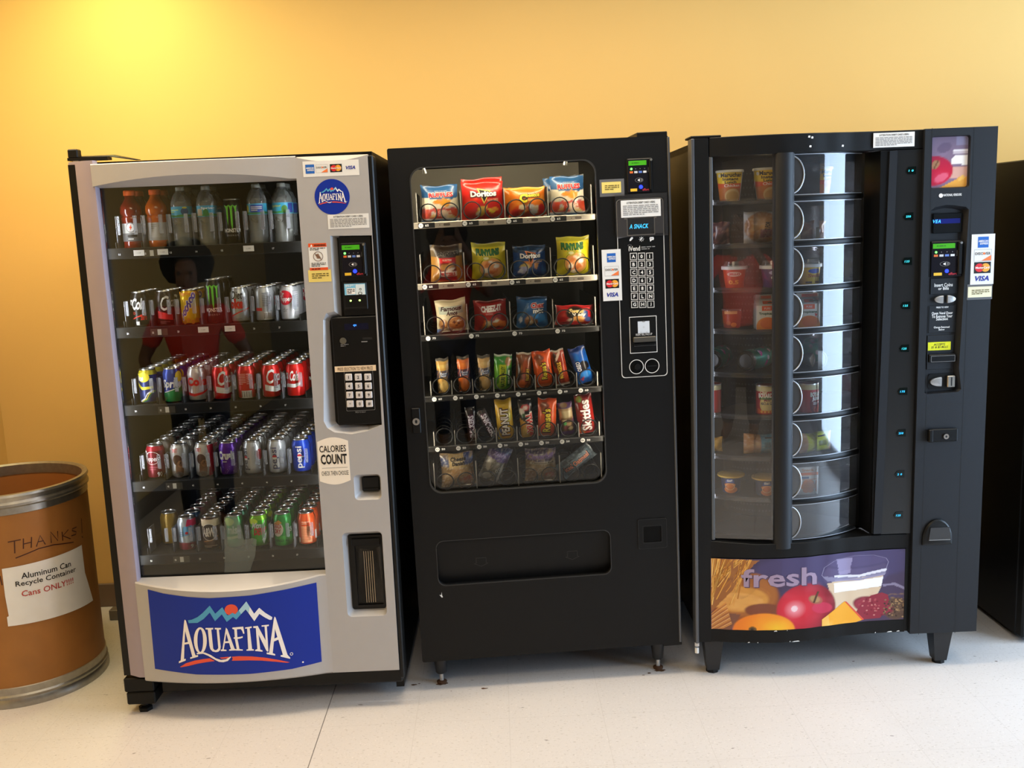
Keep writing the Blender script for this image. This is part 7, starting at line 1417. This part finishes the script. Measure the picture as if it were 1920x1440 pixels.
def person(loc, rz, label, elbow, wrist, s=0.93):
    V = [(0, 0, .92, .13, .10), (0, 0, 1.08, .115, .09), (0, 0, 1.26, .14, .095), (0, 0, 1.39, .065), (0, .015, 1.46, .05), (0, .03, 1.54, .075, .085), (0, .03, 1.62, .078, .09), (0, .025, 1.69, .05, .06), (0, .125, 1.555, .012)]
    E = [(0, 1), (1, 2), (2, 3), (3, 4), (4, 5), (5, 6), (6, 7), (5, 8)]
    for sx in (-1, 1):
        b = len(V); ex, ey, ez = elbow; wx, wy, wz = wrist
        V += [(sx*.165, 0, 1.35, .056), (sx*ex, ey, ez, .041), (sx*wx, wy, wz, .028, .024)]; E += [(2, b), (b, b+1), (b+1, b+2)]
        d = Vector((wx-ex, wy-ey, wz-ez)).normalized(); side = d.cross(Vector((0, 1, 0.2))).normalized()
        pb = b+3; pc = Vector((wx, wy, wz))+d*.055; V.append((sx*pc.x, pc.y, pc.z, .034, .018)); E.append((b+2, pb))
        for k, ln in enumerate((.066, .076, .07, .056)):
            f = len(V); q = pc+side*(.024-.016*k)+d*.03; r_ = q+d*ln*.5+Vector((0, .01, 0)); t = r_+d*ln*.4+Vector((0, .018, 0))
            V += [(sx*q.x, q.y, q.z, .009), (sx*r_.x, r_.y, r_.z, .0085), (sx*t.x, t.y, t.z, .0075)]; E += [(pb, f), (f, f+1), (f+1, f+2)]
        f = len(V); q = Vector((wx, wy, wz))+d*.03+side*.04; t = q+d*.035+side*.02+Vector((0, .01, 0)); V += [(sx*q.x, q.y, q.z, .010), (sx*t.x, t.y, t.z, .0085)]; E += [(b+2, f), (f, f+1)]
        b = len(V); V += [(sx*.09, 0, .85, .085), (sx*.10, .01, .48, .058), (sx*.10, 0, .09, .040), (sx*.11, .13, .045, .038, .03)]; E += [(0, b), (b, b+1), (b+1, b+2), (b+2, b+3)]
    o = skinned('person', V, E, SKIN); o.location = loc; o.rotation_euler = (0, 0, rz); o.scale = (s, s, s); tag(o, label, 'person')
    ex, ey, ez = elbow
    T = [(0, 0, .79, .165, .13), (0, 0, 1.08, .135, .105), (0, 0, 1.26, .155, .108), (0, 0, 1.385, .085, .075)]; TE = [(0, 1), (1, 2), (2, 3)]
    for sx in (-1, 1): b = len(T); T += [(sx*.17, 0, 1.35, .070), (sx*(.17+.72*(ex-.17)), ey*.72, 1.35+.72*(ez-1.35), .062)]; TE += [(2, b), (b, b+1)]
    skinned('shirt', T, TE, REDS, o)
    T = [(0, 0, .90, .14, .108)]; TE = []
    for sx in (-1, 1): b = len(T); T += [(sx*.092, 0, .82, .094), (sx*.10, .01, .48, .070), (sx*.10, 0, .11, .056)]; TE += [(0, b), (b, b+1), (b+1, b+2)]
    skinned('trousers', T, TE, TROU, o)
    m = MB(); bmesh.ops.create_icosphere(m.bm, subdivisions=4, radius=.15, matrix=Matrix.Translation((0, -.015, 1.645))); m.mi(HAIR)
    for v in m.bm.verts:
        q = noise.noise(v.co*38)*.012+noise.noise(v.co*16)*.014; c = v.co-Vector((0, -.015, 1.645)); v.co += c.normalized()*q
        if v.co.y > .045 and v.co.z < 1.70: v.co.y = .045-.02*(1.70-v.co.z)
        if v.co.z < 1.54: v.co.z = 1.54+(v.co.z-1.54)*.3
    m.build('hair', o)
    for sx in (-1, 1): m = MB(); bmesh.ops.create_uvsphere(m.bm, u_segments=10, v_segments=8, radius=.012, matrix=Matrix.Translation((sx*.033, .106, 1.595))); m.mi(mat('dark_eye', (0.02, 0.015, 0.012), .2)); m.build('eye', o)
    m = MB(); m.tube([(-.025, .112, 1.512), (0, .119, 1.509), (.025, .112, 1.512)], [.003, .006, .003], mat('lip', (0.22, 0.06, 0.05), .5), 6); m.build('mouth', o)
    return o
person((0.0, -0.42, 0), 0, 'person in red shirt taking the picture, mirrored faintly in the snack machine glass', (.30, .13, 1.18), (.085, .31, 1.58))
person((-1.60, 1.18, 0), -0.14, 'person with dark curly hair and red shirt, mirrored in drinks machine glass', (.31, -.04, 1.08), (.16, .12, .95), 0.88)
m = MB(); m.box((-.036, -.034, 1.52), (.036, -.026, 1.665), mat('phone_black', (0.01, 0.01, 0.01), .2), .003); o = m.build('phone'); tag(o, 'black phone held up by the person taking the picture', 'phone')
